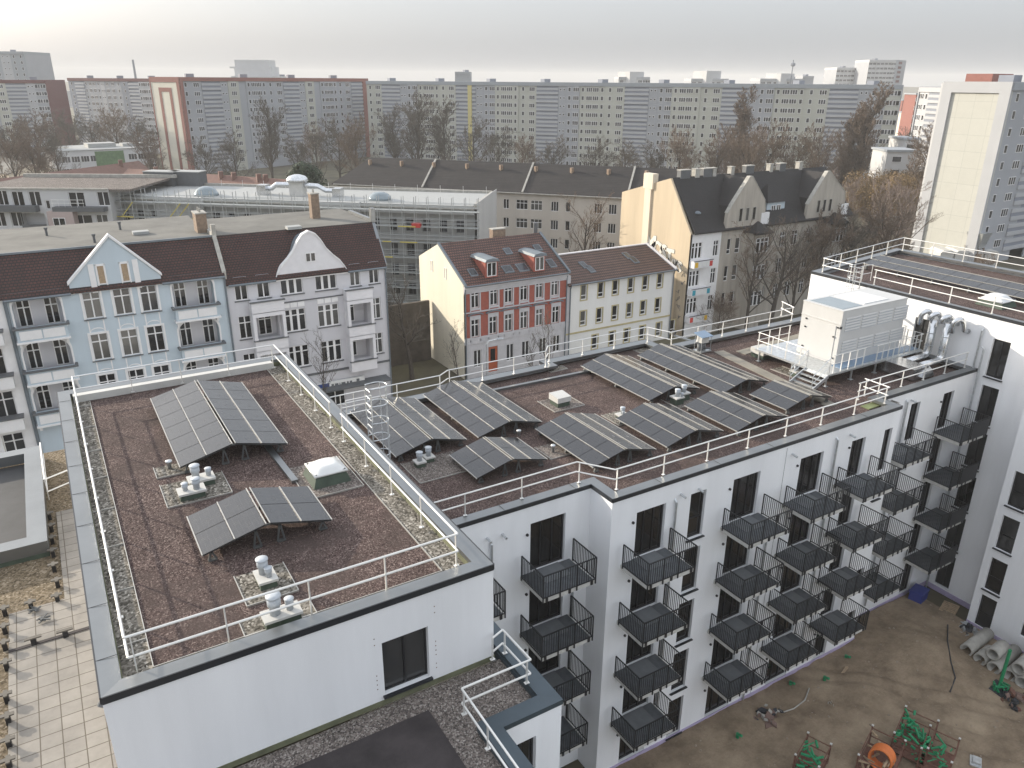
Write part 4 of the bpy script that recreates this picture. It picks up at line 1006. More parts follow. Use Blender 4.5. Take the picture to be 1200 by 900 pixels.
w=MB(); w.wall(F,u1,u2,0,ze2,holes,.2)
w.face([(u2,YF,0),(u2,YF+14,0),(u2,YF+14,ze2),(u2,YF,ze2)])
for h in holes:
    if len(h)>4: w.fbox(F,h[0],1.0,h[1],h[2],1.15,h[3])
w.build('wall','lilac_render',HC)
for (uu,z,ww,hh,st,dd) in wl: window(HC,Fr(0,YF+dd-.14-(.05 if dd>.5 else 0)),uu,z,ww,hh,st,gm='dark_glass' if dd>.5 else 'house_glass')
ga=zpy(358,272); gl=zpy(322,326)[0]; gr=zpy(407,318)[0]; gb=ze2+.05; H_=ga[1]-gb
prof=[(-1,0),(-.93,.12),(-.8,.28),(-.62,.42),(-.45,.58),(-.32,.78),(-.18,.93),(0,1.0),(.18,.93),(.32,.78),(.45,.58),(.62,.42),(.8,.28),(.93,.12),(1,0)]
hw_=(gr-gl)/2; gcx=(gl+gr)/2
pp=[(gcx+a*hw_,gb+b*H_) for a,b in prof]
m=MB(); m.fprism(F,pp,-.05,.25); m.build('gable','bay_white',HC)
m=MB()
for a,b in zip(pp,pp[1:]): m.fprism(F,[a,b,(b[0],b[1]+.14),(a[0],a[1]+.14)],-.16,.35)
m.fbox(F,gl-.2,-.2,ze2-.05,gr+.2,0,ze2+.12); m.build('trim','trim_white',HC)
m=MB(); ins=[(gcx+a*hw_*1.0,gb+b*H_*.93) for a,b in prof]
m.fprism(F,ins,.26,1.9); m.build('gable_roof','zinc',HC)
window(HC,Fr(0,YF-.22),gcx+.0,gb+1.3,.95,.85,'two')
slope_roof(HC,u1,u2,YF,ze2+.1,YF+2.4,zr,'tiles_dark_red')
m=MB(); m.box(u1,YF+2.38,zr-.25,u2,YF+12,zr-.02); m.build('flat_roof','roof_felt',HC)
m=MB(); m.hexa([(u2-.2,YF-.1,ze2-.2),(u2+.1,YF-.1,ze2-.2),(u2+.1,YF+2.6,zr-.3),(u2-.2,YF+2.6,zr-.3),(u2-.2,YF-.1,ze2+.4),(u2+.1,YF-.1,ze2+.4),(u2+.1,YF+2.6,zr+.3),(u2-.2,YF+2.6,zr+.3)]); m.box(u2-.2,YF+2.6,zr-.3,u2+.1,YF+9,zr+.25); m.box(u2-.25,YF+2.3,zr,u2+.15,YF+2.9,zr+1.3); m.build('fire_wall','coping',HC)
chimney(HC,u2-4.2,YF+7.4,zr-.05,.8,.9,2.4,1)
roofbox(HC,344,268,zr,1.3,.9,.25)
m=MB(); m.tube([(u2-.1,YF-.25,ze2),(u2-.1,YF-.12,ze2-.5),(u2-.1,YF-.12,0)],.07,8); m.tube([(u1+.2,YF-.3,ze2+.05),(gl,YF-.3,ze2+.05)],.1,8); m.tube([(gr,YF-.3,ze2+.05),(u2,YF-.3,ze2+.05)],.1,8); m.build('gutter','zinc',HC)
# balcony bays
bb=MB(); bd=MB()
for uu,ww in ((us[1][1],1.45),(us[4][1],1.3)):
    for i,zc in enumerate([13.75,10.2,6.65]):
        bb.fbox(F,uu-ww,-1.0,zc-2.2,uu+ww,-.0,zc-1.2)
        if i>0:
            bb.fbox(F,uu-ww,-1.0,zc-1.2,uu-ww+.28,0,zc+1.4); bb.fbox(F,uu+ww-.28,-1.0,zc-1.2,uu+ww,0,zc+1.4)
            bb.fbox(F,uu-ww+.28,-1.0,zc+1.0,uu+ww-.28,-.75,zc+1.4)
        bd.fbox(F,uu-ww-.1,-1.1,zc-1.2,uu+ww+.1,-.85,zc-1.1)
bb.build('bay','bay_white',HC); bd.build('balcony_ledge','hvac_dark',HC)
sl=MB()
for (uu,z,ww,hh,st,dd) in wl:
    if dd<.2 and z>4: sl.fbox(F,uu-ww/2-.12,-.1,z-.1,uu+ww/2+.12,.1,z-.01)
sl.fbox(F,u1,-.1,4.55,u2,0,4.75); sl.fbox(F,gl,-.1,11.95,u2-3,0,12.05)
sl.build('window_sill','hvac_dark',HC)
m=MB()
for uu in (c1,c2):
    for k in (-1,0,1): m.fbox(F,uu+k*.68-.3,-.06,11.45,uu+k*.68+.3,0,11.9)
m.build('stucco_panel','trim_white',HC)
sx,sz=PY(400,452,YF-1.0)
t=thing('shop_sign','long white shop sign with dark letters under the lilac-white house','sign',(sx,YF-.35,sz))
m=MB(); m.box(-2.6,-.1,-.3,2.6,.1,.35); m.build('sign_board','sign_white',t,LOCAL)
m=MB(); m.box(-2.5,-.115,-.25,-1.0,-.105,.3); m.build('sign_field','sign_blue',t,LOCAL)
def text(body,size,mt,parent,loc,rot=(math.pi/2,0,0),ext=.01,shear=0.,off=0.):
    c=bpy.data.curves.new('t','FONT'); c.body=body; c.size=size; c.extrude=ext; c.offset=off; c.align_x='CENTER'; c.shear=shear; c.resolution_u=2
    ob=bpy.data.objects.new('t',c); col.objects.link(ob); dg=bpy.context.evaluated_depsgraph_get()
    me=bpy.data.meshes.new_from_object(ob.evaluated_get(dg)); me.materials.clear(); me.materials.append(MT[mt])
    bpy.data.objects.remove(ob); o=bpy.data.objects.new('lettering',me); col.objects.link(o); o.parent=parent; o.location=loc; o.rotation_euler=rot; return o
m=MB()
for a,b in ((-.8,-.55),(-.45,-.1),(0,.1),(.2,.62),(.75,.95),(1.05,1.3)): m.box(a,-.112,-.08,b,-.104,.12)
m.box(1.75,-.112,-.1,2.05,-.104,.2); m.build('lettering','hvac_dark',t,LOCAL)
m=MB(); m.box(sx-8,YF-1.6,3.1,sx+5,YF-.02,3.25); m.build('shop_canopy','hvac_dark',HC)
# ---------- C: red house with cream gable
YR=71.0
uR0=PY(543,331,YR)[0]; uR1=PY(665,318,YR)[0]; zR=(PY(545,333,YR)[1]+PY(665,321,YR)[1])/2
HR=house('terraced_house','red stucco house with white window surrounds and cream windowless gable','%s'%0 and uR0 or uR0,YR)
F=Fr(0,YR); wd=[];wl=[]
for i,(zc,xs) in enumerate(((0,(557,579,596,614,632,650)),(1,(557,578,596,614,632,651)),(2,(560,598,616,636,652)))):
    for px in xs:
        py={0:358-(px-557)*.125,1:391-(px-557)*.12,2:424-(px-557)*.13}[i]
        uu=PY(px,py,YR)[0]; zz={0:9.05,1:5.75,2:2.2}[i]
        wd.append((uu-.48,zz-1.0,uu+.48,zz+1.0)); wl.append((uu,zz-1.0,.96,2.0,i))
ud=PY(578,422,YR)[0]; wd.append((ud-.6,.3,ud+.6,3.3))
w=MB(); w.wall(F,uR0,uR1,4.05,zR,[h for h in wd if h[1]>4],.2); w.build('wall','red_render',HR)
w=MB(); w.wall(F,uR0,uR1,0,4.05,[h for h in wd if h[1]<4],.2); w.build('wall','trim_grey',HR)
for uu,z,ww,hh,i in wl: window(HR,F,uu,z,ww,hh,'cross' if i<2 else 'two',gm='house_glass')
m=MB(); p=F(ud,.12,.3); m.fbox(F,ud-.6,.1,.3,ud+.6,.16,3.3); dr=m.build('door','orange_door',HR); m=MB(); m.fbox(F,ud-.3,.07,1.6,ud+.3,.1,3.0); m.build('door_glass','house_glass',dr)
tm=MB(); tg=MB()
for uu,z,ww,hh,i in wl:
    if i==2: continue
    for a in ((uu-ww/2-.18,z-.25,uu-ww/2,z+hh+.45),(uu+ww/2,z-.25,uu+ww/2+.18,z+hh+.45),(uu-ww/2,z+hh,uu+ww/2,z+hh+.45),(uu-ww/2,z-.25,uu+ww/2,z)): tm.fbox(F,a[0],-.06,a[1],a[2],0,a[3])
    if i==0: tg.fbox(F,uu-ww/2-.4,-.2,z+hh+.45,uu+ww/2+.4,0,z+hh+.58)
    else:
        for k in range(6):
            t0=math.pi*(.2+.6*k/6); t1=math.pi*(.2+.6*(k+1)/6)
            f_=lambda t,dz: (uu-1.15*math.cos(t),z+hh+.2+.45*math.sin(t)+dz)
            tg.fprism(F,[f_(t0,0),f_(t1,0),f_(t1,.14),f_(t0,.14)],-.2,0)
    for a in (uu-ww/2-.2,uu+ww/2+.08): tm.fbox(F,a,-.1,z-.5,a+.12,0,z-.25)
tm.fbox(F,uR0,-.12,7.55,uR1,0,7.68); tm.fbox(F,uR0,-.1,4.0,uR1,0,4.75)
for z_,e_ in ((zR-.05,.35),(zR-.35,.2),(zR-.6,.1)): tm.fbox(F,uR0,-e_,z_-.28,uR1,0,z_)
tm.build('trim','trim_grey',HR); tg.build('window_hood','zinc',HR)
ua,za=PX(513,286,uR0); ub,zb=PX(491,300,uR0)
prd=ua  # ridge depth (y)
gw=MB(); gw.box(uR0,0,0,uR0+.01,0,0) if False else None
pts=[(YR-.05,zR+.1),(ua,za),(ub,zb)]
zbk=zb
gw.v+=[(uR0,YR,0),(uR0,ub,0),(uR0,ub,zbk),(uR0,ua,za),(uR0,YR,zR+.1),(uR0+.3,YR,0),(uR0+.3,ub,0),(uR0+.3,ub,zbk),(uR0+.3,ua,za),(uR0+.3,YR,zR+.1)]
gw.f+=[(0,4,3,2,1),(5,6,7,8,9),(0,1,6,5),(1,2,7,6),(2,3,8,7),(3,4,9,8),(4,0,5,9)]; gw.mi+=[0]*7
gw.face([(uR1,YR,0),(uR1,ub,0),(uR1,ua,za),(uR1,YR,zR+.1)])
gw.build('gable_wall','cream_render',HR)
FG=Fr(uR0,ub,-math.pi/2)
for px,py in ((506,312),(522,321)):
    yy,zz=PX(px,py,uR0); window(HR,Fr(uR0-.16,yy,-math.pi/2),0,zz-.6,.55,1.3,'plain','trim_white','cream_render')
def roofq(parent,a,b,c,d,m,th=.15,name='roof'):
    q=MB(); lo=[(x,y,z-th) for x,y,z in (a,b,c,d)]; q.hexa(lo+[a,b,c,d]); return q.build(name,m,parent)
roofq(HR,(uR0+.1,YR-.4,zR+.0),(uR1,YR-.4,zR+.0),(uR1,ua,za+.05),(uR0+.1,ua,za+.05),'tiles_red')
roofq(HR,(uR1,ub,zb),(uR0+.1,ub,zb),(uR0+.1,ua,za+.04),(uR1,ua,za+.04),'tiles_red')
m=MB()
for uu in (uR0-.05,uR1-.1):
    m.hexa([(uu,YR-.45,zR-.05),(uu+.25,YR-.45,zR-.05),(uu+.25,ua,za-.05),(uu,ua,za-.05),(uu,YR-.45,zR+.2),(uu+.25,YR-.45,zR+.2),(uu+.25,ua,za+.2),(uu,ua,za+.2)])
m.tube([(uR0,YR-.5,zR),(uR1,YR-.5,zR)],.09,8); m.tube([(uR0+.15,YR-.3,zR),(uR0+.15,YR-.12,zR-.7),(uR0+.15,YR-.12,0)],.07,8); m.tube([(uR1-.1,YR-.3,zR),(uR1-.1,YR-.12,zR-.7),(uR1-.1,YR-.12,0)],.07,8)
m.build('gutter','zinc',HR)
sR=(za-zR)/(ua-YR+.4)
def on_roof(uu,yy): return zR+sR*(yy-YR+.4)
def skylight(parent,uu,yy,w,l,y0,z0,s):
    n=math.sqrt(1+s*s); m=MB(); z=lambda y:z0+s*(y-y0)+.05
    m.hexa([(uu-w/2,yy-l/2,z(yy-l/2)-.05),(uu+w/2,yy-l/2,z(yy-l/2)-.05),(uu+w/2,yy+l/2,z(yy+l/2)-.05),(uu-w/2,yy+l/2,z(yy+l/2)-.05),(uu-w/2,yy-l/2,z(yy-l/2)+.07),(uu+w/2,yy-l/2,z(yy-l/2)+.07),(uu+w/2,yy+l/2,z(yy+l/2)+.07),(uu-w/2,yy+l/2,z(yy+l/2)+.07)])
    o=m.build('skylight','zinc',parent); q=MB(); a=.08; q.face([(uu-w/2+a,yy-l/2+a,z(yy-l/2+a)+.075),(uu+w/2-a,yy-l/2+a,z(yy-l/2+a)+.075),(uu+w/2-a,yy+l/2-a,z(yy+l/2-a)+.075),(uu-w/2+a,yy+l/2-a,z(yy+l/2-a)+.075)]); q.build('pane','far_glass',o)
def roofpt(px,py,y0,z0,s):
    d=_ray(px,py); t=(z0-s*y0-CH)/(d.z-s*d.y); return d.x*t,d.y*t
for px,py,w_,l_ in ((554,320,.9,1.0),(595,316,1.2,1.0),(612,314,1.3,1.1),(595,295,.9,.9),(630,291,.9,.9),(646,309,.9,1.2)):
    x,y=roofpt(px,py,YR-.4,zR,sR); skylight(HR,x,y,w_,l_,YR-.4,zR,sR)
for px,py in ((576,318),(632,311)):
    x,y=roofpt(px,py+7,YR-.4,zR,sR); z=on_roof(0,y); w_,h_=1.5,1.75; yb=y+h_/sR
    m=MB(); m.hexa([(x-w_/2,y,z),(x+w_/2,y,z),(x+w_/2,yb,z),(x-w_/2,yb,z),(x-w_/2,y,z+h_),(x+w_/2,y,z+h_),(x+w_/2,yb,z+h_+.1),(x-w_/2,yb,z+h_+.1)]); o=m.build('dormer','red_render',HR)
    m=MB(); m.fprism(Fr(0,y),[(x-w_/2-.15,z+h_),(x+w_/2+.15,z+h_),(x+w_/2,z+h_+.25),(x,z+h_+.38),(x-w_/2,z+h_+.25)],-.25,yb-y); m.build('dormer_roof','zinc',o)
    window(HR,Fr(0,y-.18),x,z+.15,1.15,1.5,'two')
chimney(HR,PY(583,287,ua+1)[0],ua+1,za-1,1.7,.8,1.8,0)
m=MB(); x=uR1-.3; m.tube([(x,ua+.5,za-1),(x,ua+.5,za+1.2)],.28,10); m.build('flue','hvac_dark',HR)
# ---------- D: white house with ochre window frames
uW1=PY(790,318,YR)[0]; zW=(PY(672,332,YR)[1]+PY(790,316,YR)[1])/2
HW=house('terraced_house','white two-storey house with ochre window frames and brown tiled roof',uR1+1,YR)
wd=[];wl=[]
for i,(xs,y0_,s0,zz) in enumerate((((684,704,721,739,756,773),347,-.16,0),((683,702,720,737,753,770),379,-.14,0),((696,716,733,751,770,786),418,-.16,0))):
    for k,px in enumerate(xs):
        py=y0_+s0*(px-xs[0]); uu,z_=PY(px,py,YR); zc={0:zW-1.2,1:zW-4.35,2:zW-7.6}[i]
        wd.append((uu-.42,zc-.88,uu+.42,zc+.88)); wl.append((uu,zc-.88,.84,1.76,i))
w=MB(); w.wall(F,uR1,uW1,0,zW,wd,.22); w.build('wall','white2_render',HW)
tm=MB()
for uu,z,ww,hh,i in wl:
    window(HW,F,uu,z,ww,hh,'hung')
    for a in ((uu-ww/2-.13,z-.13,uu-ww/2,z+hh+.13),(uu+ww/2,z-.13,uu+ww/2+.13,z+hh+.13),(uu-ww/2,z+hh,uu+ww/2,z+hh+.13),(uu-ww/2,z-.13,uu+ww/2,z)): tm.fbox(F,a[0],-.06,a[1],a[2],0,a[3])
tm.fbox(F,uR1,-.08,zW-6.1,uW1,0,zW-5.9); tm.build('trim','ochre_trim',HW)
yrw,zrw=PX(752,287,uW1-1.5); 
rb=PY(752,287,YR+5.5); yW=YR+5.5; zrw=rb[1]
roofq(HW,(uR1,YR-.4,zW),(uW1,YR-.4,zW),(uW1,yW,zrw),(uR1,yW,zrw),'tiles_brown')
sW=(zrw-zW)/(yW-YR+.4)
m=MB(); m.hexa([(uW1-.15,YR-.4,zW-.1),(uW1+.1,YR-.4,zW-.1),(uW1+.1,yW,zrw-.1),(uW1-.15,yW,zrw-.1),(uW1-.15,YR-.4,zW+.25),(uW1+.1,YR-.4,zW+.25),(uW1+.1,yW,zrw+.25),(uW1-.15,yW,zrw+.25)]); m.box(uR1,yW,zrw-.4,uW1,yW+.3,zrw+.12); m.build('verge','bay_white',HW)
m=MB(); m.tube([(uR1+.3,YR-.5,zW),(uW1,YR-.5,zW)],.09,8); m.tube([(uR1+.45,YR-.3,zW),(uR1+.45,YR-.12,zW-.6),(uR1+.45,YR-.12,0)],.07,8); m.tube([(uW1-.1,YR-.3,zW),(uW1-.1,YR-.12,zW-.6),(uW1-.1,YR-.12,0)],.07,8); m.build('gutter','zinc',HW)
m=MB(); m.box(uR1-.1,YR-.02,0,uR1+.5,YR+.3,zR-.5); m.build('side_wall','trim_grey',HW)
for px,py in ((684,311),(692,316),(735,300),(743,305)):
    x,y=roofpt(px,py,YR-.4,zW,sW); skylight(HW,x,y,.8,1.3,YR-.4,zW,sW)
# ---------- E: sand-coloured house with two stone gables
YS=70.0; uS0=PY(809,274,YS)[0]+.1; zS=13.4
HS=house('corner_house','long grey roughcast house with two tall gables, black roofs and a sand-coloured end wall',uS0,YS)
F=Fr(0,YS)
yrd,zrd=PX(786,209,uS0); ybk,zbk=PX(729,225,uS0)
sgo=MB(); 
sgo.v+=[(uS0,YS,0),(uS0,ybk,0),(uS0,ybk,zbk),(uS0,yrd,zrd),(uS0,YS,zS+.1),(uS0+.3,YS,0),(uS0+.3,ybk,0),(uS0+.3,ybk,zbk),(uS0+.3,yrd,zrd),(uS0+.3,YS,zS+.1)]
sgo.f+=[(0,4,3,2,1),(5,6,7,8,9),(0,1,6,5),(1,2,7,6),(2,3,8,7),(3,4,9,8),(4,0,5,9)]; sgo.mi+=[0]*7
sgo.build('end_wall','sand_gable',HS)
m=MB(); y_,z_=PX(762,206,uS0); m.box(uS0-.25,y_-.6,0,uS0,y_+.6,z_) ; m.box(uS0-.3,y_-.9,z_-1.6,uS0+.6,y_+.9,z_+.3); m.build('chimney_breast','sand_pale',HS)
m=MB(); y0_,zz_=PX(812,290,uS0); m.box(uS0-.012,YS-.01,0,uS0-.002,YS+1.9,zS-4.6); m.build('shade_patch','sand_shade',HS)  # darker sheet painted in for the shade on the lower end wall
def usx(px,py): return PY(px,py,YS)[0]
uE=usx(988,300); gA=(usx(848,270),usx(893,262)); gB=(usx(942,258),usx(985,256)); apA=PY(879,207,YS); apB=PY(970,201,YS)
# front wall as coloured fields
holes=[];wl=[]
def hw2(px,w_,style,zs=(11.3,7.75,4.2),h_=2.0):
    uu=usx(px,300)
    for z in zs: holes.append((uu-w_/2,z-h_/2,uu+w_/2,z+h_/2)); wl.append((uu,z-h_/2,w_,h_,style))
hw2(816,1.7,'triple'); hw2(838,.9,'cross'); hw2(853,.7,'hung'); hw2(863,.9,'hung'); hw2(898,1.0,'hung'); hw2(914,1.0,'cross'); hw2(928,1.2,'cross'); hw2(944,1.0,'cross'); hw2(984,1.2,'cross')
ucA=usx(879,290); ucB=usx(968,280)
for uc in (apA[0],apB[0]):
    for dx in (-1.25,0,1.25): holes.append((uc+dx-.35,14.3,uc+dx+.35,16.2)); 
uM=usx(843,300)
w=MB(); w.wall(F,uS0,uM,0,zS,[h for h in holes if h[0]<uM],.3); w.build('wall','trim_white',HS)
w=MB(); w.wall(F,uM,uE,0,zS,[h for h in holes if h[0]>uM and h[1]<zS],.2)
w.build('wall','roughcast',HS)
for (a,b),ap in ((gA,apA),(gB,apB)):
    m=MB(); hl_=(b-a)/2; c=(a+b)/2
    poly=[(a,zS),(b,zS),(b+.05,zS+2.2),(b-.25,zS+3.4),(ap[0]+.25,ap[1]),(ap[0]-.25,ap[1]),(a+.8,zS+3.2),(a+.15,zS+2.2)]
    m.fprism(F,poly,-.25,.2); m.build('gable','roughcast',HS)
    m=MB()
    for p,q in zip(poly[2:7],poly[3:8]): m.fprism(F,[p,q,(q[0],q[1]+.09),(p[0],p[1]+.09)],-.30,.3)
    m.build('gable_coping','concrete',HS)
    for dx in (-1.2,0,1.2): window(HS,Fr(0,YS-.42),ap[0]+dx,14.4,.62,1.7,'plain','concrete','house_glass')
    yrr=YS+7.0
    m=MB(); m.fprism(F,[(a-.1,zS),(b+.1,zS),(b-.2,zS+3.2),(ap[0],ap[1]-.15),(a+.6,zS+3.0)],.2,6.8); m.build('gable_roof','tiles_black',HS)
    m=MB(); m.fbox(F,b-.6,-.27,zS-.3,b+.9,-.02,zS+1.8); m.build('white_patch','trim_white',HS)
for (uu,z,ww,hh,st) in wl: window(HS,F,uu,z,ww,hh,st)
for uc in (ucA+.6,ucB+.6):
    m=MB(); m.prism([(uc-2.0,YS),(uc-1.3,YS-1.3),(uc+1.3,YS-1.3),(uc+2.0,YS)],0,12.9); m.build('bay','roughcast',HS)
    m=MB(); m.v+=[(uc-2.4,YS,12.9),(uc-1.6,YS-1.7,12.9),(uc+1.6,YS-1.7,12.9),(uc+2.4,YS,12.9),(uc,YS-.1,14.3)]; m.f+=[(0,1,4),(1,2,4),(2,3,4),(3,0,4),(3,2,1,0)]; m.mi+=[0]*5; m.box(uc-1.6,YS-1.68,12.7,uc+1.6,YS-1.2,12.9); m.build('bay_roof','tiles_black',HS)
    for z in (11.3,7.75,4.2): window(HS,Fr(0,YS-1.49),uc,z-1.0,2.2,1.9,'triple')
# main roof
m=MB(); u_e=uE+.3
m.hexa([(uS0+.3,YS-.4,zS),(u_e,YS-.4,zS),(u_e-1.5,yrd,zrd),(uS0+.3,yrd,zrd),(uS0+.3,YS-.4,zS+.15),(u_e,YS-.4,zS+.15),(u_e-1.5,yrd,zrd+.05),(uS0+.3,yrd,zrd+.05)])
m.hexa([(uS0+.3,yrd,zrd),(u_e-1.5,yrd,zrd),(u_e,ybk,zbk),(uS0+.3,ybk,zbk),(uS0+.3,yrd,zrd+.06),(u_e-1.5,yrd,zrd+.06),(u_e,ybk,zbk+.1),(uS0+.3,ybk,zbk+.1)])
m.face([(u_e,YS-.4,zS+.1),(u_e,ybk,zbk),(u_e-1.5,yrd,zrd)])
m.build('roof','tiles_black',HS)
m=MB(); m.face([(uE,YS,0),(uE,ybk,0),(uE,ybk,zS),(uE,YS,zS)]); m.face([(uS0,ybk,0),(uS0,ybk,zbk),(uE,ybk,zbk),(uE,ybk,0)]); m.build('side_wall','roughcast',HS)
for px,w_ in ((803,2.2),(817,1.0),(829,2.0),(837,.8),(858,.8),(878,2.0),(903,.8),(916,1.6),(937,.9)):
    x=PY(px,200,yrd)[0]; chimney(HS,x,yrd+.2,zrd-.5,w_*.75,.7,1.35,0,'concrete' if w_<1.5 else 'hvac_dark')
# dormer with blue front
x=usx(912,270); z=14.6
m=MB(); m.box(x-1.7,YS+.9,zS+.4,x+1.7,YS+4,zS+2.8); o=m.build('dormer','blue_render',HS); m=MB(); m.v+=[(x-2.0,YS+.6,zS+2.8),(x+2.0,YS+.6,zS+2.8),(x+2,YS+4,zS+2.8),(x-2,YS+4,zS+2.8),(x-.6,YS+2.2,zS+5.0),(x+.6,YS+2.2,zS+5.0)]; m.f+=[(0,1,5,4),(1,2,5),(2,3,4,5),(3,0,4),(3,2,1,0)]; m.mi+=[0]*5; m.build('dormer_roof','tiles_black',o)
for dx in (-.5,.5): window(HS,Fr(0,YS+.72),x+dx,zS+.9,.8,1.5,'two')
m=MB(); a,b=PY(816,250,YS+1.5); m.lathe([(.45,0),(.45,.1),(.2,.3)],(a,YS+1.3,b),12); m.build('skylight','zinc',HS)
# balconies with coloured panels on the white part
um=max(usx(817,300),uS0+1.8)
bl=MB()
for z in (11.3,7.75,4.2): bl.fbox(F,um-1.6,-.9,z-2.0,um+1.55,0,z-1.15)
bl.build('balcony_front','bay_white',HS)
for z,cc in ((11.3,('sign_yellow','sign_red')),(7.75,('sign_teal','sign_teal')),(4.2,('sign_red','sign_yellow'))):
    for k,c in enumerate(cc):
        m=MB(); a=um-1.5 if k==0 else um+.95; m.fbox(F,a,-.94,z-1.9,a+.5,-.905,z-1.25); m.build('colour_panel',c,HS)
    m=MB()
    for a in (um-.9,um-.25,um+.4): m.fbox(F,a,-.93,z-1.85,a+.55,-.905,z-1.3)
    m.build('railing_panel','sign_white',HS); m=MB(); m.fbox(F,um-1.65,-.96,z-1.15,um+1.6,-.8,z-1.08); m.build('hand_rail','hvac_dark',HS)
# graffiti on the sand wall (faces west)
gt=thing('graffiti','large white spray-painted graffiti lettering on the sand-coloured end wall','graffiti',(uS0-.3,YS+4,8))
for ch,px,py,sz in (('M',762,291,2.5),('O',770,296,2.2),('S',777,301,2.3),('T',784,306,2.3),('W',788,312,1.5),('K',792,314,1.6),('S',796,316,1.6)):
    y_,z_=PX(px,py,uS0-.02); z_-=.2; o=text(ch,sz*1.15,'graffiti',gt,(.25,y_-(YS+4),z_-8-.1),(math.pi/2,0,-math.pi/2),.015,off=.05*sz); o=text(ch,sz*1.15,'graffiti_dark',gt,(.275,y_-(YS+4),z_-8-.1),(math.pi/2,0,-math.pi/2),.008,off=.062*sz)
m=MB(); rg=random.Random(5)
for k in range(7):
    yy=YS+.5+rg.random()*1.0; zz=zS-4-k*1.1; m.tube([(uS0-.03,yy+rg.uniform(-.4,.4),zz+rg.uniform(-.4,.4)) for _ in range(6)],.03,4)
o=m.build('wall_scribble','graffiti_dark',gt,(uS0-.3,YS+4,8))
# ================================================================== city behind
def V2(a,b): return Vector((b[0]-a[0],b[1]-a[1]))
# ---------- scaffolded building
A=PZ(128,227,15.5); B=PZ(556,240,15.5); C_=PZ(578,229,15.5)
sc_ang=math.atan2(B[1]-A[1],B[0]-A[0]); LS=V2(A,B).length; FS=Fr(A[0],A[1],sc_ang)
SB=thing('scaffolded_building','unfinished grey concrete building wrapped in scaffolding behind the street houses','building',(A[0],A[1],0))
DS=13.0
holes=[];wl=[]
n=22
for k in range(n):
    u=2+k*(LS-4)/(n-1)
    for j,z in enumerate((12.6,9.2,6.4,3.6)):
        if abs(u-11)<3.2 or abs(u-34)<2.8: 
            if j==0: continue
        holes.append((u-.55,z-.9,u+.55,z+.8)); wl.append((u,z-.9,1.1,1.7))
m=MB(); m.wall(FS,0,LS,0,14.9,holes,.35); m.face([FS(LS,0,0),FS(LS,DS,0),FS(LS,DS,14.9),FS(LS,0,14.9)]); m.face([FS(0,0,0),FS(0,0,14.9),FS(0,DS,14.9),FS(0,DS,0)]); m.build('wall','raw_concrete',SB)
for (u,z,w_,h_) in wl: window(SB,Fr(*FS(0,.15,0)[:2],sc_ang),u,z,w_,h_,'two','hvac_dark','far_glass')
m=MB()
for u0_,u1_ in ((7.5,14.5),(31,37.5)): m.fbox(FS,u0_,-.9,0,u1_,.1,15.45)
m.fbox(FS,0,-.6,10.6,LS,0,11.2); m.fbox(FS,0,-.5,14.2,LS,0,14.5)
m.build('stair_core','raw_panel',SB)
m=MB(); m.fbox(FS,.2,.0,14.9,LS-.2,DS,15.3); m.build('roof','roof_white',SB); 
m=MB(); m.fbox(FS,0,-.25,14.85,LS,.05,15.12); m.fbox(FS,LS-.1,0,14.9,LS+.4,DS,15.6); m.fbox(FS,.0,DS-.3,15.2,LS,DS+.1,15.65); m.build('parapet','concrete',SB)
m=MB(); m.fbox(FS,LS+.42,-.3,0,LS+.5,DS+1,15.8); m.build('debris_net','raw_panel',SB)
sc_=MB(); bd=MB(); ye=MB()
for d_ in (-1.3,-2.2):
    k=0; u=-.3
    while u<LS+1.2:
        sc_.tube([FS(u,d_,0),FS(u,d_,16.6)],.05,4,cap=False); u+=1.7
for z in (2.2,4.3,6.4,8.5,10.6,12.7,14.8):
    for d_ in (-1.3,-2.2):
        for dz in (0,.5,1.0): sc_.tube([FS(-.3,d_,z+dz),FS(LS+1,d_,z+dz)],.034,4,cap=False)
    bd.fbox(FS,-.3,-2.2,z-.06,LS+1,-1.3,z)
rg=random.Random(4)
for k in range(26):
    u=rg.uniform(0,LS-2); z=rg.choice((8.5,10.6,12.7,14.8)); ye.bar(FS(u,-2.28,z+.02),FS(u+rg.choice((1.2,2.4)),-2.28,z+.02),.06,.16)
for u,z in ((5.0,8.5),(10.2,12.7),(11.5,12.7),(3.0,12.7)): ye.bar(FS(u,-2.25,z),FS(u+2.0,-2.25,z+2.1),.05,.12)
t=thing('scaffold','grey tube scaffolding with yellow toe boards in front of the unfinished building','scaffold',FS(0,-1.3,0))
sc_.build('tube_frame','scaffold',t); bd.build('deck_board','scaffold_board',t); ye.build('toe_board','yellow',t)
rl=MB(); P_=[FS(0,DS-.3,15.3)[:2],FS(LS,DS-.3,15.3)[:2]]
u=0
while u<LS: rl.tube([FS(u,DS-.5,15.3),FS(u,DS-.5,16.3)],.03,4); rl.tube([FS(u,.5,15.3),FS(u,.5,16.2)],.03,4); u+=3.5
rl.build('edge_post','railing',SB)
def at_roof(px,py,z): x,y=PZ(px,py,z); return x,y
def uv_box(name,label,cat,px,py,z,w,d,h,mt,group=None,ang=None):
    x,y=PZ(px,py,z); m=MB(); m.box(-w/2,-d/2,0,w/2,d/2,h-.12); m.m=1; m.box(-w/2-.06,-d/2-.06,h-.12,w/2+.06,d/2+.06,h); o=m.build(name,[mt,'roof_white'],None,LOCAL); o.location=(x,y,z); o.rotation_euler=(0,0,sc_ang if ang is None else ang); tag(o,label,cat,group); return o
uv_box('site_container','left one of the two dark containers on the scaffolded roof','container',192,217,15.3,4.9,2.4,2.2,'blue_sheet'.replace('blue_sheet','hvac_dark'))
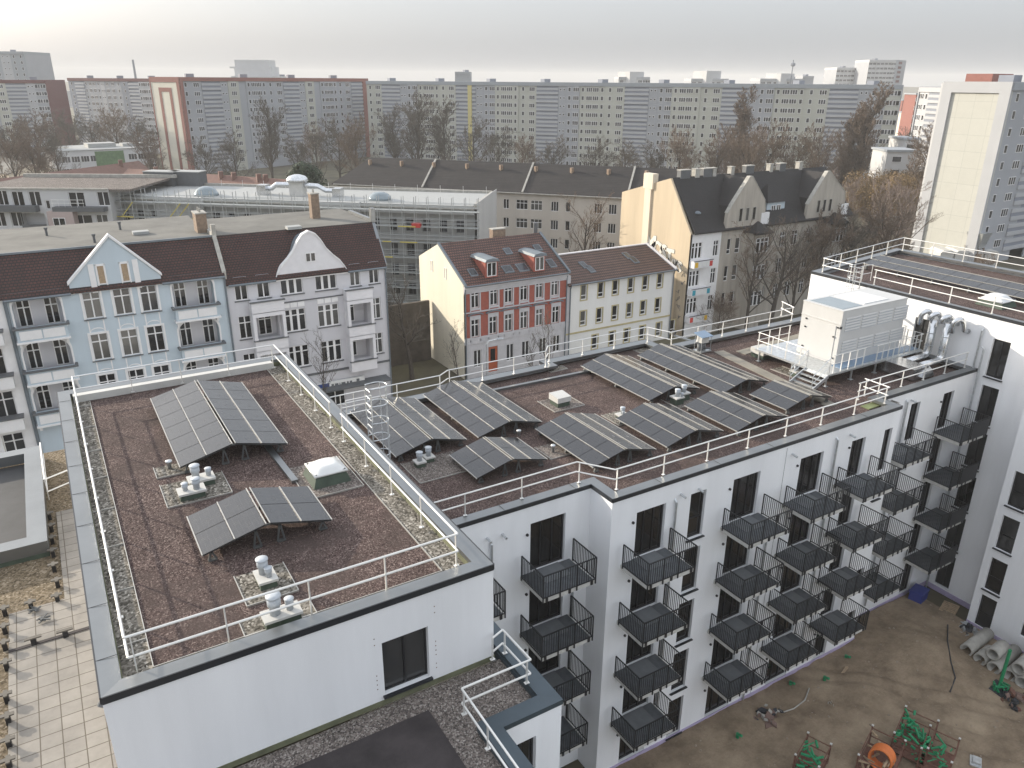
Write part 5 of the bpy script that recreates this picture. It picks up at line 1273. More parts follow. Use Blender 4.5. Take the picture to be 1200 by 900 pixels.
uv_box('site_container','right one of the two dark containers on the scaffolded roof','container',222,217,15.3,4.9,2.4,2.2,'hvac_dark')
def roofdome(label,px,py,z,r,h):
    x,y=PZ(px,py,z); m=MB(); m.lathe([(r,0),(r,.35),(r*.95,.4),(r*.8,.4+h*.5),(r*.5,.4+h*.85),(r*.1,.4+h)],(0,0,0),20); o=m.build('rooflight','hvac_glass',None,LOCAL,True); o.location=(x,y,z); tag(o,label,'skylight','round rooflights on the unfinished building')
roofdome('round glass rooflight beside the ladder-like braces, left on the unfinished roof',242,229,15.3,1.7,.9)
roofdome('round glass rooflight towards the right end of the unfinished roof',445,234,15.3,1.6,.7)
x,y=PZ(350,229,15.3); t=thing('exhaust_fan','silver hooded fan with side ducts on the unfinished roof','fan',(x,y,15.3),sc_ang)
m=MB(); m.box(-1,-.8,0,1,.8,2.0); m.build('housing','vent_white',t,LOCAL); m=MB(); m.lathe([(1.5,0),(1.6,.25),(1.2,.7),(.4,.95)],(0,0,2.0),16); m.build('hood','duct_metal',t,LOCAL,True)
m=MB(); m.tube([(-1,0,1.5),(-3.2,0,1.5),(-4,0,.9),(-4.6,0,.9)],.35,10); m.tube([(1,0,1.5),(3,0,1.4),(4.2,0,.8),(5.4,0,.8)],.35,10); m.box(-6,-.8,0,-4.6,.8,1.4); m.box(5.4,-.8,0,6.6,.8,1.2); m.build('duct','duct_metal',t,LOCAL)
m=MB(); u=LS-7.5; a=FS(u,-2.0,12.6); m.box(-.6,-.3,0,.6,.3,.6); o=m.build('tarp','sign_red',None,LOCAL); o.location=a; o.rotation_euler=(0,0,sc_ang); tag(o,'red and white cloth hanging in the scaffolding near its right end','cloth')
# ---------- white apartment block at left, before the scaffold
zt=16.6; A2=PZ(-40,221,zt); B2=PZ(126,222,zt); ang=math.atan2(B2[1]-A2[1],B2[0]-A2[0]); L2=V2(A2,B2).length; FA=Fr(A2[0],A2[1],ang)
WB=thing('apartment_block','white apartment block with brown roof terrace strips and small balconies at the left edge','building',(A2[0],A2[1],0))
def uf(F,A_,ang_,px,py):  # u along facade and z for a picture point
    d=_ray(px,py); ca,sa=math.cos(ang_),math.sin(ang_); nx,ny=-sa,ca
    t=(A_[0]*nx+A_[1]*ny)/(d.x*nx+d.y*ny); x,y,z=d.x*t,d.y*t,CH+d.z*t
    return ((x-A_[0])*ca+(y-A_[1])*sa, z)
ufa=lambda px,py: uf(FA,A2,ang,px,py)
holes=[];wl=[]
for px,py,w_,h_ in ((3,232,1.4,2.0),(21,233,1.6,2.0),(41,233,1.6,2.0),(56,240,.6,1.2),(90,234,2.2,2.0),(121,233,1.6,1.9),(0,257,1.5,2.0),(20,257,1.7,2.0),(60,263,.8,1.3),(76,262,1.7,2.0),(98,262,2.6,2.4),(120,260,1.6,2.0)):
    u,z=ufa(px,py); holes.append((u-w_/2,z-h_/2,u+w_/2,z+h_/2)); wl.append((u,z-h_/2,w_,h_))
lu,lz=ufa(40,261); holes.append((lu-1.7,lz-1.5,lu+1.7,lz+1.3,1.2))
m=MB(); m.wall(FA,0,L2,0,zt,holes,.2); m.face([FA(L2,0,0),FA(L2,14,0),FA(L2,14,zt),FA(L2,0,zt)]); m.fbox(FA,lu-1.7,1.2,lz-1.6,lu+1.7,1.3,lz+1.4); m.build('wall','tower_white',WB)
for (u,z,w_,h_) in wl: window(WB,FA,u,z,w_,h_,'two' if w_>1 else 'plain')
m=MB(); m.fbox(FA,lu-1.7,-.1,lz-1.5,lu+1.7,.0,lz-.2); a,z=ufa(0,241); b,_=ufa(46,241); m.fbox(FA,0,-1.0,z-.7,b,0,z+.1); c,_=ufa(66,241);e,_=ufa(126,241); m.fbox(FA,c,-1.2,z-.6,e,0,z+.0); m.build('balcony_band','hvac_dark',WB)
m=MB(); c1_,z1_=ufa(63,262); c2_,_=ufa(93,262); m.fbox(FA,c1_,-1.2,0,c2_,-.01,z-.6); m.build('pink_bay','pinkish',WB)
window(WB,Fr(*FA(0,-1.36,0)[:2],ang),ufa(76,262)[0],z1_-1,1.7,2.0,'two')
m=MB(); m.fbox(FA,0,-.2,zt-.05,L2,.2,zt+.15); m.fbox(FA,0,13.5,zt+.0,L2+4,14,zt+.5); m.build('parapet','concrete',WB)
m=MB(); m.fbox(FA,0,.2,zt-.3,L2+3,13.6,zt); m.build('roof','pebbles_dark',WB)
m=MB(); railing_mesh(m,[FA(c,-1.1,0)[:2],FA(c+4.5,-1.1,0)[:2]],z,1.0,post_gap=1,foot=False); m.build('balcony_railing','railing',WB)
# ---------- long beige block with charcoal roof
ze_=13.5; A3=PZ(392,216,ze_); B3=PZ(745,233.5,ze_); ang3=math.atan2(B3[1]-A3[1],B3[0]-A3[0]); L3=V2(A3,B3).length+6; F3_=Fr(A3[0],A3[1],ang3)
LB=thing('apartment_block','long beige apartment block with a charcoal tiled roof behind the scaffolding','building',(A3[0],A3[1],0))
ufb=lambda px,py: uf(F3_,A3,ang3,px,py)
holes=[];wl=[]
for px,w_,st in ((593,1.0,'two'),(611.5,2.0,'six'),(628.5,2.0,'six'),(650,1.3,'three'),(665.5,.8,'plain'),(701,1.3,'three'),(718,1.3,'three'),(576,1.0,'two')):
    for j in range(4):
        u,z=ufb(px,242); zz=11.7-3.05*j; holes.append((u-w_/2,zz-.8,u+w_/2,zz+.8)); wl.append((u,zz-.8,w_,1.6,st))
m=MB(); m.wall(F3_,0,L3,0,ze_,holes,.15); m.face([F3_(0,0,0),F3_(0,0,ze_),F3_(0,12,ze_),F3_(0,12,0)]); m.face([F3_(L3,0,0),F3_(L3,12,0),F3_(L3,12,ze_),F3_(L3,0,ze_)]); m.build('wall','beige_render',LB)
for (u,z,w_,h_,st) in wl: window(LB,F3_,u,z,w_,h_,st)
m=MB(); zr_=17.6
m.hexa([F3_(-.3,-.4,ze_),F3_(L3,-.4,ze_),F3_(L3,6,zr_),F3_(4.5,6,zr_),F3_(-.3,-.4,ze_+.2),F3_(L3,-.4,ze_+.2),F3_(L3,6,zr_+.2),F3_(4.5,6,zr_+.2)])
m.hexa([F3_(L3,12.4,ze_),F3_(-.3,12.4,ze_),F3_(4.5,6,zr_),F3_(L3,6,zr_),F3_(L3,12.4,ze_+.2),F3_(-.3,12.4,ze_+.2),F3_(4.5,6,zr_+.2),F3_(L3,6,zr_+.2)])
m.face([F3_(-.3,-.4,ze_+.1),F3_(-.3,12.4,ze_+.1),F3_(4.5,6,zr_+.1)]); m.build('roof','tiles_charcoal',LB)
m=MB()
for px0,py0 in ((512,195),(628,199.5)):
    u,_=uf(F3_,A3,ang3,px0,py0); uu=ufb(px0-22,235)[0]; m.bar(F3_(uu+1,-.4,ze_+.3),F3_(uu+1,6,zr_+.3),.3,.2)
uu=ufb(735,235)[0]; m.bar(F3_(uu,-.4,ze_+.3),F3_(uu,6,zr_+.3),.3,.2); m.tube([F3_(0,-.5,ze_+.1),F3_(L3,-.5,ze_+.1)],.1,6); m.build('fire_break','concrete',LB)
m=MB()
for k in range(9): u=5+k*6.2; m.box(*[c-.25 for c in F3_(u,4.4,ze_+3.2)[:2]],ze_+2.9,*[c+.25 for c in F3_(u,4.4,0)[:2]],ze_+4.0)
m.build('roof_vent','brick_chimney',LB)
# ---------- low red-roofed rows at left
def low_row(label,pa,pb,z0,zr2,dep,wm,rm='far_red_roof',front=True,chim=()):
    A_=PZ(*pa,zr2); B_=PZ(*pb,zr2); an=math.atan2(B_[1]-A_[1],B_[0]-A_[0]); L=V2(A_,B_).length; F_=Fr(A_[0],A_[1],an)
    t=thing('terraced_row',label,'houses',(A_[0],A_[1],0)); h=dep/2
    m=MB(); m.fbox(F_,0,-h,0,L,h,z0); m.build('wall',wm,t)
    m=MB(); m.hexa([F_(0,-h-.4,z0),F_(L,-h-.4,z0),F_(L,0,zr2),F_(0,0,zr2),F_(0,-h-.4,z0+.15),F_(L,-h-.4,z0+.15),F_(L,0,zr2+.15),F_(0,0,zr2+.15)]); m.hexa([F_(L,h+.4,z0),F_(0,h+.4,z0),F_(0,0,zr2),F_(L,0,zr2),F_(L,h+.4,z0+.15),F_(0,h+.4,z0+.15),F_(0,0,zr2+.15),F_(L,0,zr2+.15)]); m.build('roof',rm,t)
    m=MB(); m.face([F_(0,-h,z0),F_(0,0,zr2),F_(0,h,z0)]); m.face([F_(L,-h,z0),F_(L,h,z0),F_(L,0,zr2)]); m.build('gable','sand_pale',t)
    w=Fr(*F_(0,-h-.17,0)[:2],an); k=0; u=3
    while u<L-2: window(t,w,u,z0-2.1,1.3,1.4,'two'); u+=4.2; k+=1
    for c in chim: 
        m=MB(); u,_=uf(F_,A_,an,c,200); p=F_(u,-.8,zr2); m.box(p[0]-.5,p[1]-.5,zr2-1,p[0]+.5,p[1]+.5,zr2+1.1); m.build('chimney','far_red_roof',t)
    return t
low_row('low terrace with red roof and chimneys in front of the red-framed slab',(150,198),(336,211),5.5,9.0,9,'bay_white',chim=(186,222,261,276,305,313))
low_row('low terrace with a long dark red roof left of the dark containers',(-30,214),(163,189),6.0,9.0,8,'bay_white',chim=(140,))
low_row('grey-roofed low building at the far left edge below the trees',(-30,177),(40,192),5.5,8.0,14,'sand_pale','roof_felt')
# ---------- school with green wall
z_=10.2; A4=PZ(66,204-7,z_-0); A4=PZ(66,198,z_); B4=PZ(178,190,z_)
A4=PZ(66,178,z_); B4=PZ(180,173,z_); an=math.atan2(B4[1]-A4[1],B4[0]-A4[0]); L=V2(A4,B4).length; F_=Fr(A4[0],A4[1],an)
SCH=thing('school','flat-roofed white school with a dark green facade panel below the left slabs','building',(A4[0],A4[1],0))
u1_=uf(F_,A4,an,111,180)[0]; u2_=uf(F_,A4,an,145,180)[0]
m=MB(); m.fbox(F_,0,0,0,L,20,z_); m.build('wall','tower_white',SCH); m=MB(); m.fbox(F_,u1_,-.1,0,u2_,0,z_-.4); m.build('green_wall','green_wall',SCH)
m=MB(); m.fbox(F_,-.2,-.2,z_,L+.2,20.2,z_+.25); m.fbox(F_,10,6,z_,18,12,z_+1.5); m.fbox(F_,20,6,z_,27,10,z_+1.2); m.build('roof','roof_white',SCH)
for zz in (6.9,3.4):
    for k in range(6): window(SCH,Fr(*F_(0,-.16,0)[:2],an),2.2+k*2.6,zz,2.3,1.8,'three','trim_white','far_glass')
    for k in range(3): window(SCH,Fr(*F_(0,-.16,0)[:2],an),u2_+2.5+k*2.8,zz,2.5,1.8,'three','trim_white','far_glass')
# ---------- prefabricated slabs
FH=2.8
def slab(name,label,P0,P1,zt,pattern,floors,depth=12,top='slab_grey',base_z=-1.,endm='slab_blue',dens=1.,lim=100,scale_u=1.,wm='far_glass',group=None,cat='tower block'):
    """P0,P1 world xy of the visible facade, left to right. pattern: list of (width, colour, windows)"""
    an=math.atan2(P1[1]-P0[1],P1[0]-P0[0]); L=math.hypot(P1[0]-P0[0],P1[1]-P0[1]); F_=Fr(P0[0],P0[1],an)
    t=thing(name,label,cat,(P0[0],P0[1],0),0,group)
    m=MB(); m.fbox(F_,.02,.3,base_z,L-.02,depth,zt-.05); m.build('core',endm,t)
    segs={}; u=0; i=0; W_=[]; LG=[]; par=0
    while u<L-.01:
        w_,c,kind=pattern[i%len(pattern)]; w_=min(w_*scale_u,L-u); off=0. if (i%2) else .25
        if kind=='L':
            segs[i]=(c,MB()); b=segs[i][1]; b.fbox(F_,u,.3,base_z,u+w_,.7,zt-1.2); bands=MB(); dark=MB(); LG.append((bands,dark))
            for f in range(floors):
                z=zt-1.2-FH*(f+1); bands.fbox(F_,u,-.25,z+.0,u+w_,.3,z+.72); bands.fbox(F_,u,-.2,z+1.4,u+w_,.3,z+2.1); dark.fbox(F_,u+.05,-.1,z+.72,u+w_-.05,.32,z+1.4); dark.fbox(F_,u+.05,.1,z+2.1,u+w_-.05,.32,z+FH)
        elif kind=='S':
            segs[i]=(c,MB()); b=segs[i][1]; b.fbox(F_,u,.0,base_z,u+w_,.5,zt-1.2)
            for f in range(floors): W_.append((u+w_*.28,zt-1.2-FH*(f+1)+1.2,.7,.75,-.0)); W_.append((u+w_*.72,zt-1.2-FH*(f+1)+1.2,.7,.75,-.0))
        else:
            segs[i]=(c,MB()); b=segs[i][1]; b.fbox(F_,u,off-.2,base_z,u+w_,.5,zt-1.2)
            n=len(kind)
            for f in range(floors):
                for k,ch in enumerate(kind):
                    uu=u+w_*(k+.5)/n
                    if ch=='w': W_.append((uu,zt-1.2-FH*(f+1)+.9,2.2,1.45,off-.2))
                    elif ch=='n': W_.append((uu,zt-1.2-FH*(f+1)+.9,1.0,1.45,off-.2))
        u+=w_; i+=1
    for c,b in segs.values(): b.build('facade_panel',c,t)
    for bands,dark in LG: bands.build('balcony_front','slab_light',t); dark.build('loggia','slab_blue2',t)
    m=MB(); m.fbox(F_,0,-.3,zt-1.25,L,depth+.1,zt); m.build('parapet',top,t)
    m=MB(); 
    for k in range(int(L/22)+1): a=F_(min(8+k*22,L-3),depth/2,zt); m.box(a[0]-1.3,a[1]-1.3,zt,a[0]+1.3,a[1]+1.3,zt+1.1)
    m.build('roof_box','slab_blue2',t)
    # windows: the nearest hundred as parts, the rest together
    W_.sort(key=lambda q:-(q[0]*(1 if P1[1]<P0[1] else -1))*1.0-q[1]*.0)
    prox={}
    rest=MB()
    for idx,(uu,z,w2,h2,off) in enumerate(W_):
        if idx<lim:
            p=F_(uu,off,z); k=(w2,h2)
            if k not in prox:
                def mk(w2=w2,h2=h2):
                    q=MB(); q.box(-w2/2,-.07,0,w2/2,-.02,h2); q.m=1; q.face([(-w2/2+.1,-.075,.1),(w2/2-.1,-.075,.1),(w2/2-.1,-.075,h2-.1),(-w2/2+.1,-.075,h2-.1)]); q.m=0
                    if w2>1.2:
                        for x in (-w2/6,w2/6): q.box(x-.07,-.09,0,x+.07,-.07,h2)
                    return q.build('window',['trim_white',wm],None,LOCAL)
                prox[k]=Proto(mk)
            prox[k].put(t,rel(t,p),an)
        else:
            rest.m=0; rest.fbox(F_,uu-w2/2,off-.07,z,uu+w2/2,off-.02,z+h2); rest.m=1
            rest.face([F_(uu-w2/2+.1,off-.075,z+.1),F_(uu+w2/2-.1,off-.075,z+.1),F_(uu+w2/2-.1,off-.075,z+h2-.1),F_(uu-w2/2+.1,off-.075,z+h2-.1)]); rest.m=0
            if w2>1.2:
                for x in (-w2/6,w2/6): rest.fbox(F_,uu+x-.07,off-.09,z,uu+x+.07,off-.07,z+h2)
    if rest.v: o=rest.build('window',['trim_white',wm],t); o['kind']='stuff'
    return t,F_,L,an
# A: red framed
a_=PD(210,92,272); b_=PD(431,95,345); ztA=31.2
patA=[(8,'slab_blue','nw'),(7.5,'slab_blue','L'),(3,'slab_blue','S'),(4.5,'slab_beige','w'),(3,'slab_blue',''),(9,'slab_blue','nwwn')]
tA,FA_,LA,anA=slab('slab_block','long lilac-grey slab block framed in brick red, left half of the background','',0,0,0,0,0) if False else slab('slab_block','long lilac-grey slab block framed in brick red, left half of the background',a_[:2],b_[:2],ztA,patA,10,top='slab_red')
nx,ny=-math.sin(anA),math.cos(anA); EL=16.5
m=MB(); FE=Fr(a_[0]+nx*EL,a_[1]+ny*EL,anA-math.pi/2)
m.fbox(FE,0,-.25,-1,EL,0,ztA-1.3); m.build('end_wall','slab_cream',tA)
m=MB(); m.fbox(FE,0,-.4,ztA-1.6,EL,0,ztA+.02); m.fbox(FE,EL-1.5,-.4,-1,EL,0,ztA-1.6); m.fbox(FE,.0,-.4,-1,.5,0,ztA-1.6)
m.fbox(FE,4.6,-.35,-1,6.0,-.24,ztA-4.6); m.fbox(FE,10.4,-.35,-1,11.8,-.24,ztA-4.6); m.fbox(FE,4.6,-.35,ztA-4.6,11.8,-.24,ztA-3.3)
m.fbox(FA_,-.1,-.45,-1,.9,0,ztA-1.2); m.fbox(FA_,LA-3.5,-.45,-1,LA,0,ztA-1.2); m.build('red_band','slab_red',tA)
# B: long grey one
a_=PD(429,95,328); b_=PD(1057,105,250); ztB=30.3
patB=[(7,'slab_beige','nw'),(8.5,'slab_blue','L'),(3,'slab_blue','S'),(5,'slab_blue','nw'),(9.5,'slab_beige','nwwn')]
tB,FB_,LB_,anB=slab('slab_block','very long grey and beige slab block filling the middle and right background',a_[:2],b_[:2],ztB,patB,10,top='slab_grey')
m=MB(); m.fbox(FB_,LB_,-.3,-1,LB_+.3,12,ztB); m.build('end_wall','slab_blue',tB)
u,_=uf(FB_,a_,anB,551,120); m=MB(); m.fbox(FB_,u-.8,-.5,-1,u+.8,0,ztB-1.3); m.build('yellow_band','slab_yellow',tB)
# left pair
a_=PD(-40,99,318); b_=PD(53,98,335)
t,Fq,Lq,aq=slab('slab_block','hazy slab block with a dark red gable end at the far left',a_[:2],b_[:2],29.8,[(9,'slab_blue','nwwn'),(4,'slab_beige','w'),(7,'slab_blue','L'),(3,'slab_light','S')],10,top='slab_dkred',lim=60)
m=MB(); c=PD(76,98,352); b2=b_; 
q=Fr(b2[0],b2[1],math.atan2(c[1]-b2[1],c[0]-b2[0])); Lc=math.hypot(c[0]-b2[0],c[1]-b2[1]); m.fbox(q,0,-.2,-1,Lc,3,29.85); m.build('end_wall','slab_dkred',t)
a_=PD(80,97,380); b_=PD(176,95,350)
slab('slab_block','hazy pale slab block between the dark red gable and the red-framed slab',a_[:2],b_[:2],30.6,[(5,'slab_blue2','n'),(7,'slab_blue','L'),(12,'slab_blue','nwwn'),(3,'slab_light','S'),(12,'slab_blue','wwn')],10,top='slab_dkred',lim=60)
# right slab behind the tower
a_=PD(1079,103,232); b_=PD(1122,108,215)
t,Fq,Lq,aq=slab('slab_block','sunlit white slab end with small balconies, left of the cream tower',a_[:2],b_[:2],29.8,[(4.6,'slab_light','wn'),(7,'tower_white','L')],10,top='slab_light',lim=80)
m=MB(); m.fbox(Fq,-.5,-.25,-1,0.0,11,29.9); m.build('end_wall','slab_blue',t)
# cream end wall and grey-blue side of the right-hand block
a_=(143.0,87.2); b_=(143.0,75.3)
t,Fq,Lq,aq=slab('tower_block','tall block with a blank cream end wall framed in pale grey, right edge',a_[:2],b_[:2],31.2,[(99,'panel_cream','')],11,depth=12,top='slab_light')
for ch in list(t.children): pass
m=MB(); m.fbox(Fq,-.05,-.32,-1,1.7,.1,31.2); m.fbox(Fq,Lq-1.8,-.32,-1,Lq+.05,.1,31.2); m.fbox(Fq,1.7,-.32,29.4,Lq-1.8,.1,31.15); m.build('frame_band','slab_light',t)
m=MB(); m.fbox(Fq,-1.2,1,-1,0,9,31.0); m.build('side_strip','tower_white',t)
P0=b_[:2]; ca,sa=math.cos(aq),math.sin(aq); P1=(P0[0]-sa*70,P0[1]+ca*70)
t2,Fz,Lz,az_=slab('tower_block','x',P0,P1,31.1,[(9,'slab_grey','nw'),(8,'slab_blue','L'),(5,'slab_grey','wn')],10,depth=.8,top='slab_grey')
for o in [o for o in bpy.data.objects if o.parent==t2]:
    w=o.location.copy(); o.parent=t; o.location=w+t2.location-t.location
bpy.data.objects.remove(t2)
m=MB(); x,y=PD(1158,97,158)[:2]; m.box(x-3.5,y-2.5,31.2,x+3.5,y+2.5,32.6); m.build('roof_box','sign_red' if False else 'slab_red',t)
# far towers
def tower(name,label,px0,px1,pyt,dist,depth,fl_m,pat,zb=0,extra=()):
    a=PD(px0,pyt,dist); b=PD(px1,pyt,dist); fl=int((a[2]-zb)/2.8)-1
    return slab(name,label,a[:2],b[:2],a[2],pat,min(fl,14),depth=depth,top=fl_m,lim=24,base_z=zb)
PT=[(6,'tower_white','ww'),(4,'slab_light','n')]
tower('tower_block','grey high-rise above the slab at the far left edge',-20,27,60,420,24,'slab_grey',[(8,'slab_grey','nn'),(5,'slab_light','S')])
t,Fq,Lq,aq=tower('tower_block','stepped white tower top above the red-framed slab',271,330,89,520,24,'tower_white',[(50,'tower_white','')])
m=MB(); m.fbox(Fq,1,4,29,Lq*.78,20,PD(300,78,520)[2]); m.fbox(Fq,1,6,29,Lq*.72,20,PD(300,70,520)[2]); m.fbox(Fq,-2.5,6,PD(300,80,520)[2],4,16,PD(300,78,520)[2]);m.build('upper_storey','tower_white',t)
for lab,x0,x1,yt,x2,x3,y2 in (('white tower top above the middle of the long slab',725,737,86,737,762,84),('white tower top with aerials right of the middle',810,826,88,827,854,83),('white tower top carrying a mast with a round head',891,912,88,914,941,86)):
    t,Fq,Lq,aq=tower('tower_block',lab,x0,x3,yt+4,470,20,'slab_light',[(7,'tower_white','ww')])
    m=MB(); a=PD(x2,y2,468); b=PD(x3,y2,468); m.box(a[0],a[1]-1,20,b[0],a[1]+10,a[2]); m.build('stair_tower','tower_white',t)
tower('tower_block','small grey tower top above the left part of the long slab',533,551,84,480,16,'slab_grey',[(20,'slab_grey','')])
tower('tower_block','small blue-grey block top just right of the mast',941,954,89,560,16,'slab_blue',[(20,'slab_blue','')])
tower('tower_block','left one of the twin white high-rises at the right',981,1018,79,560,22,'tower_white',[(5,'tower_white','ww')])
t,Fq,Lq,aq=tower('tower_block','taller right one of the twin white high-rises at the right',1019,1050,70,540,22,'tower_white',[(5,'tower_white','ww')])
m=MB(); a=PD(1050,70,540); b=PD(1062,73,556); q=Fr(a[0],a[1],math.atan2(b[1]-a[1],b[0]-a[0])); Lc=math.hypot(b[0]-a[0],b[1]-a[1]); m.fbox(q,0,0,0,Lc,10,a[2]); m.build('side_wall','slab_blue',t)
m=MB()
for f in range(12): m.fbox(q,Lc*.3,-.2,a[2]-2.5-f*2.8,Lc*.6,0,a[2]-1-f*2.8)
m.build('side_balconies','slab_dkred',t)
# small far bits right
def farbox(name,label,cat,px0,px1,pyt,dist,dep,mt,zb=0):
    a=PD(px0,pyt,dist); b=PD(px1,pyt,dist); q=Fr(a[0],a[1],math.atan2(b[1]-a[1],b[0]-a[0])); Lc=math.hypot(b[0]-a[0],b[1]-a[1])
    t=thing(name,label,cat,(a[0],a[1],zb)); m=MB(); m.fbox(q,0,0,zb,Lc,dep,a[2]); m.build('wall',mt,t); m=MB(); m.fbox(q,-.3,-.3,a[2],Lc+.3,dep+.3,a[2]+.5); m.build('roof','slab_grey',t)
    fl=int((a[2]-zb)/3); 
    for f in range(min(fl,8)):
        for k in range(max(1,int(Lc/5))): window(t,Fr(*q(0,-.2,0)[:2],q.ang),2.5+k*5 if Lc>6 else Lc/2,a[2]-2.3-3*f,2.2,1.3,'plain','trim_white','far_glass')
    return t
farbox('distant_building','brown-red distant building between the long slab and the white slab end','building',1058,1074,118,420,14,'slab_red')
farbox('distant_building','narrow orange wall edge left of the white slab end','building',1074,1081,111,300,9,'slab_red')
farbox('distant_building','small pale building low in the gap right of the long slab','building',1061,1076,133,330,10,'slab_cream')
farbox('distant_building','flat white hall low in the gap right of the long slab','building',1060,1077,164,200,8,'tower_white')
farbox('distant_building','pale hazy office block in the gap right of the far left slab','building',69,80,107,900,20,'slab_light')
farbox('distant_building','low pale houses in front of the long slab, right of the gabled house','building',1040,1075,178,190,8,'tower_white')
# masts
def mast(label,px,py0,py1,dist,lattice):
    a=PD(px,py0,dist); z0=PD(px,py1,dist)[2]; t=thing('radio_mast',label,'mast',(a[0],a[1],0)); m=MB()
    m.tube([(0,0,0),(0,0,a[2])],1.1 if lattice else .35,6,r2=.8 if lattice else .3); m.build('pole','slab_blue2',t,LOCAL)
    if not lattice: m=MB(); m.lathe([(.5,0),(1.3,.4),(1.3,1.6),(.5,2)],(0,0,a[2]-3.5),10); m.build('antenna_head','slab_blue2',t,LOCAL)
mast('thin grey mast standing above the left slabs',155.5,70,96,600,True)
mast('mast with a round antenna head on a white tower top',930,70,90,468,False)
# playground-like garages and chute near the cream tower
t=thing('garage_row','row of small white garage arches at the foot of the cream tower','garage',(*PZ(1120,302,1),0)); an_=0
for k in range(4):
    m=MB(); m.box(k*2.7-4,-2,0,k*2.7-1.6,2,2.2); m.hexa([(k*2.7-4.1,-2.1,2.2),(k*2.7-1.5,-2.1,2.2),(k*2.7-1.5,2.1,2.2),(k*2.7-4.1,2.1,2.2),(k*2.7-3.6,-2.1,2.7),(k*2.7-2.0,-2.1,2.7),(k*2.7-2.0,2.1,2.7),(k*2.7-3.6,2.1,2.7)]); m.build('garage','vent_white',t,LOCAL)
t.rotation_euler=(0,0,-.55)
x,y=PZ(1141,304,1); t=thing('waste_chute','wire hopper standing beside the white garage arches','container',(x,y,0))
m=MB(); m.hexa([(-.9,-.9,3.2),(.9,-.9,3.2),(.9,.9,3.2),(-.9,.9,3.2),(-1.5,-1.5,6),(1.5,-1.5,6),(1.5,1.5,6),(-1.5,1.5,6)]); m.build('hopper','galv',t,LOCAL); m=MB()
for a in (-.9,.9):
    for b in (-.9,.9): m.bar((a,b,0),(a,b,3.2),.15)
m.box(-1,-1,.0,1,1,2.2); m.build('stand','brick_chimney',t,LOCAL)
# ================================================================== ground
m=MB(); m.face([(-3000,-3000,-.05),(3000,-3000,-.05),(3000,3000,-.05),(-3000,3000,-.05)]); structure(m.build('ground','scrub_ground'))
def strip(name,x0,y0,x1,y1,z,mt,th=0.):
    m=MB(); m.box(x0,y0,z-.14 if th else z-.001,x1,y1,z) if th else m.face([(x0,y0,z),(x1,y0,z),(x1,y1,z),(x0,y1,z)]); return structure(m.build(name,mt))
strip('road',-150,45,200,61,.0,'asphalt')
strip('pavement',-150,37,200,45,.12,'pavement',.14); strip('pavement',-150,61,200,68.6,.12,'pavement',.14)
m=MB(); m.box(-150,44.85,-.04,200,45.0,.135); m.box(-150,61,-.04,200,61.15,.135); structure(m.build('kerb','kerb'))
m=MB()
for k in range(60): m.face([(-120+k*5,52.9,.006),(-117+k*5,52.9,.006),(-117+k*5,53.05,.006),(-120+k*5,53.05,.006)])
structure(m.build('road_marking','road_paint'))
# courtyard earth: uneven sheet with ruts and a mound
import mathutils
N=mathutils.noise
m=MB(); nx_,ny_=150,110; x0,x1,y0,y1=17.8,44.0,4.0,22.3; idx={}
mx,my=PZ(990,765,0)
def hgt(x,y):
    h=.12*N.noise(Vector((x*.5,y*.5,0)))+.05*N.noise(Vector((x*1.7,y*1.7,3)))+.02*N.noise(Vector((x*6,y*6,7)))
    dx,dy=x-38.8,y-18.6; h+=.8*math.exp(-(dx*dx/7+dy*dy/5)); dx,dy=x-33.5,y-18.2; h+=.35*math.exp(-(dx*dx/3+dy*dy/1.5))
    # vehicle ruts running diagonally
    s_=(x-36)*.74+(y-14)*.67; 
    for c in (-.2,1.4,2.3,-1.7): 
        d_=s_-c-.25*N.noise(Vector((x*.3,y*.3,5))); h-=.16*math.exp(-d_*d_*24)*(1 if x>33 else max(0,(x-30)/3))
    return h+.2
for i in range(nx_+1):
    for j in range(ny_+1):
        x=x0+(x1-x0)*i/nx_; y=y0+(y1-y0)*j/ny_; idx[i,j]=len(m.v); m.v.append((x,y,hgt(x,y)))
for i in range(nx_):
    for j in range(ny_): m.f.append((idx[i,j],idx[i+1,j],idx[i+1,j+1],idx[i,j+1])); m.mi.append(0)
mm,nt,b=nmat('earth'); Nn,Ll=nt.nodes,nt.links; b.inputs['Roughness'].default_value=.95; b.inputs['Specular IOR Level'].default_value=.2
tc=Nn.new('ShaderNodeTexCoord'); n1=Nn.new('ShaderNodeTexNoise'); n1.inputs['Scale'].default_value=.45; n1.inputs['Detail'].default_value=10; n1.inputs['Roughness'].default_value=.72; Ll.new(tc.outputs['Object'],n1.inputs['Vector'])
cr=Nn.new('ShaderNodeValToRGB'); e=cr.color_ramp.elements; e[0].position=.3; e[0].color=(.12,.088,.06,1); e[1].position=.72; e[1].color=(.34,.27,.19,1); k=e.new(.5); k.color=(.235,.18,.125,1)
Ll.new(n1.outputs['Fac'],cr.inputs[0]); Ll.new(cr.outputs[0],b.inputs['Base Color'])
n2=Nn.new('ShaderNodeTexNoise'); n2.inputs['Scale'].default_value=9; n2.inputs['Detail'].default_value=8; Ll.new(tc.outputs['Object'],n2.inputs['Vector']); bp=Nn.new('ShaderNodeBump'); bp.inputs['Strength'].default_value=.7; bp.inputs['Distance'].default_value=.08; Ll.new(n2.outputs['Fac'],bp.inputs['Height']); Ll.new(bp.outputs[0],b.inputs['Normal'])
structure(m.build('courtyard_earth','earth',smooth=True))
rg=random.Random(12); m=MB()
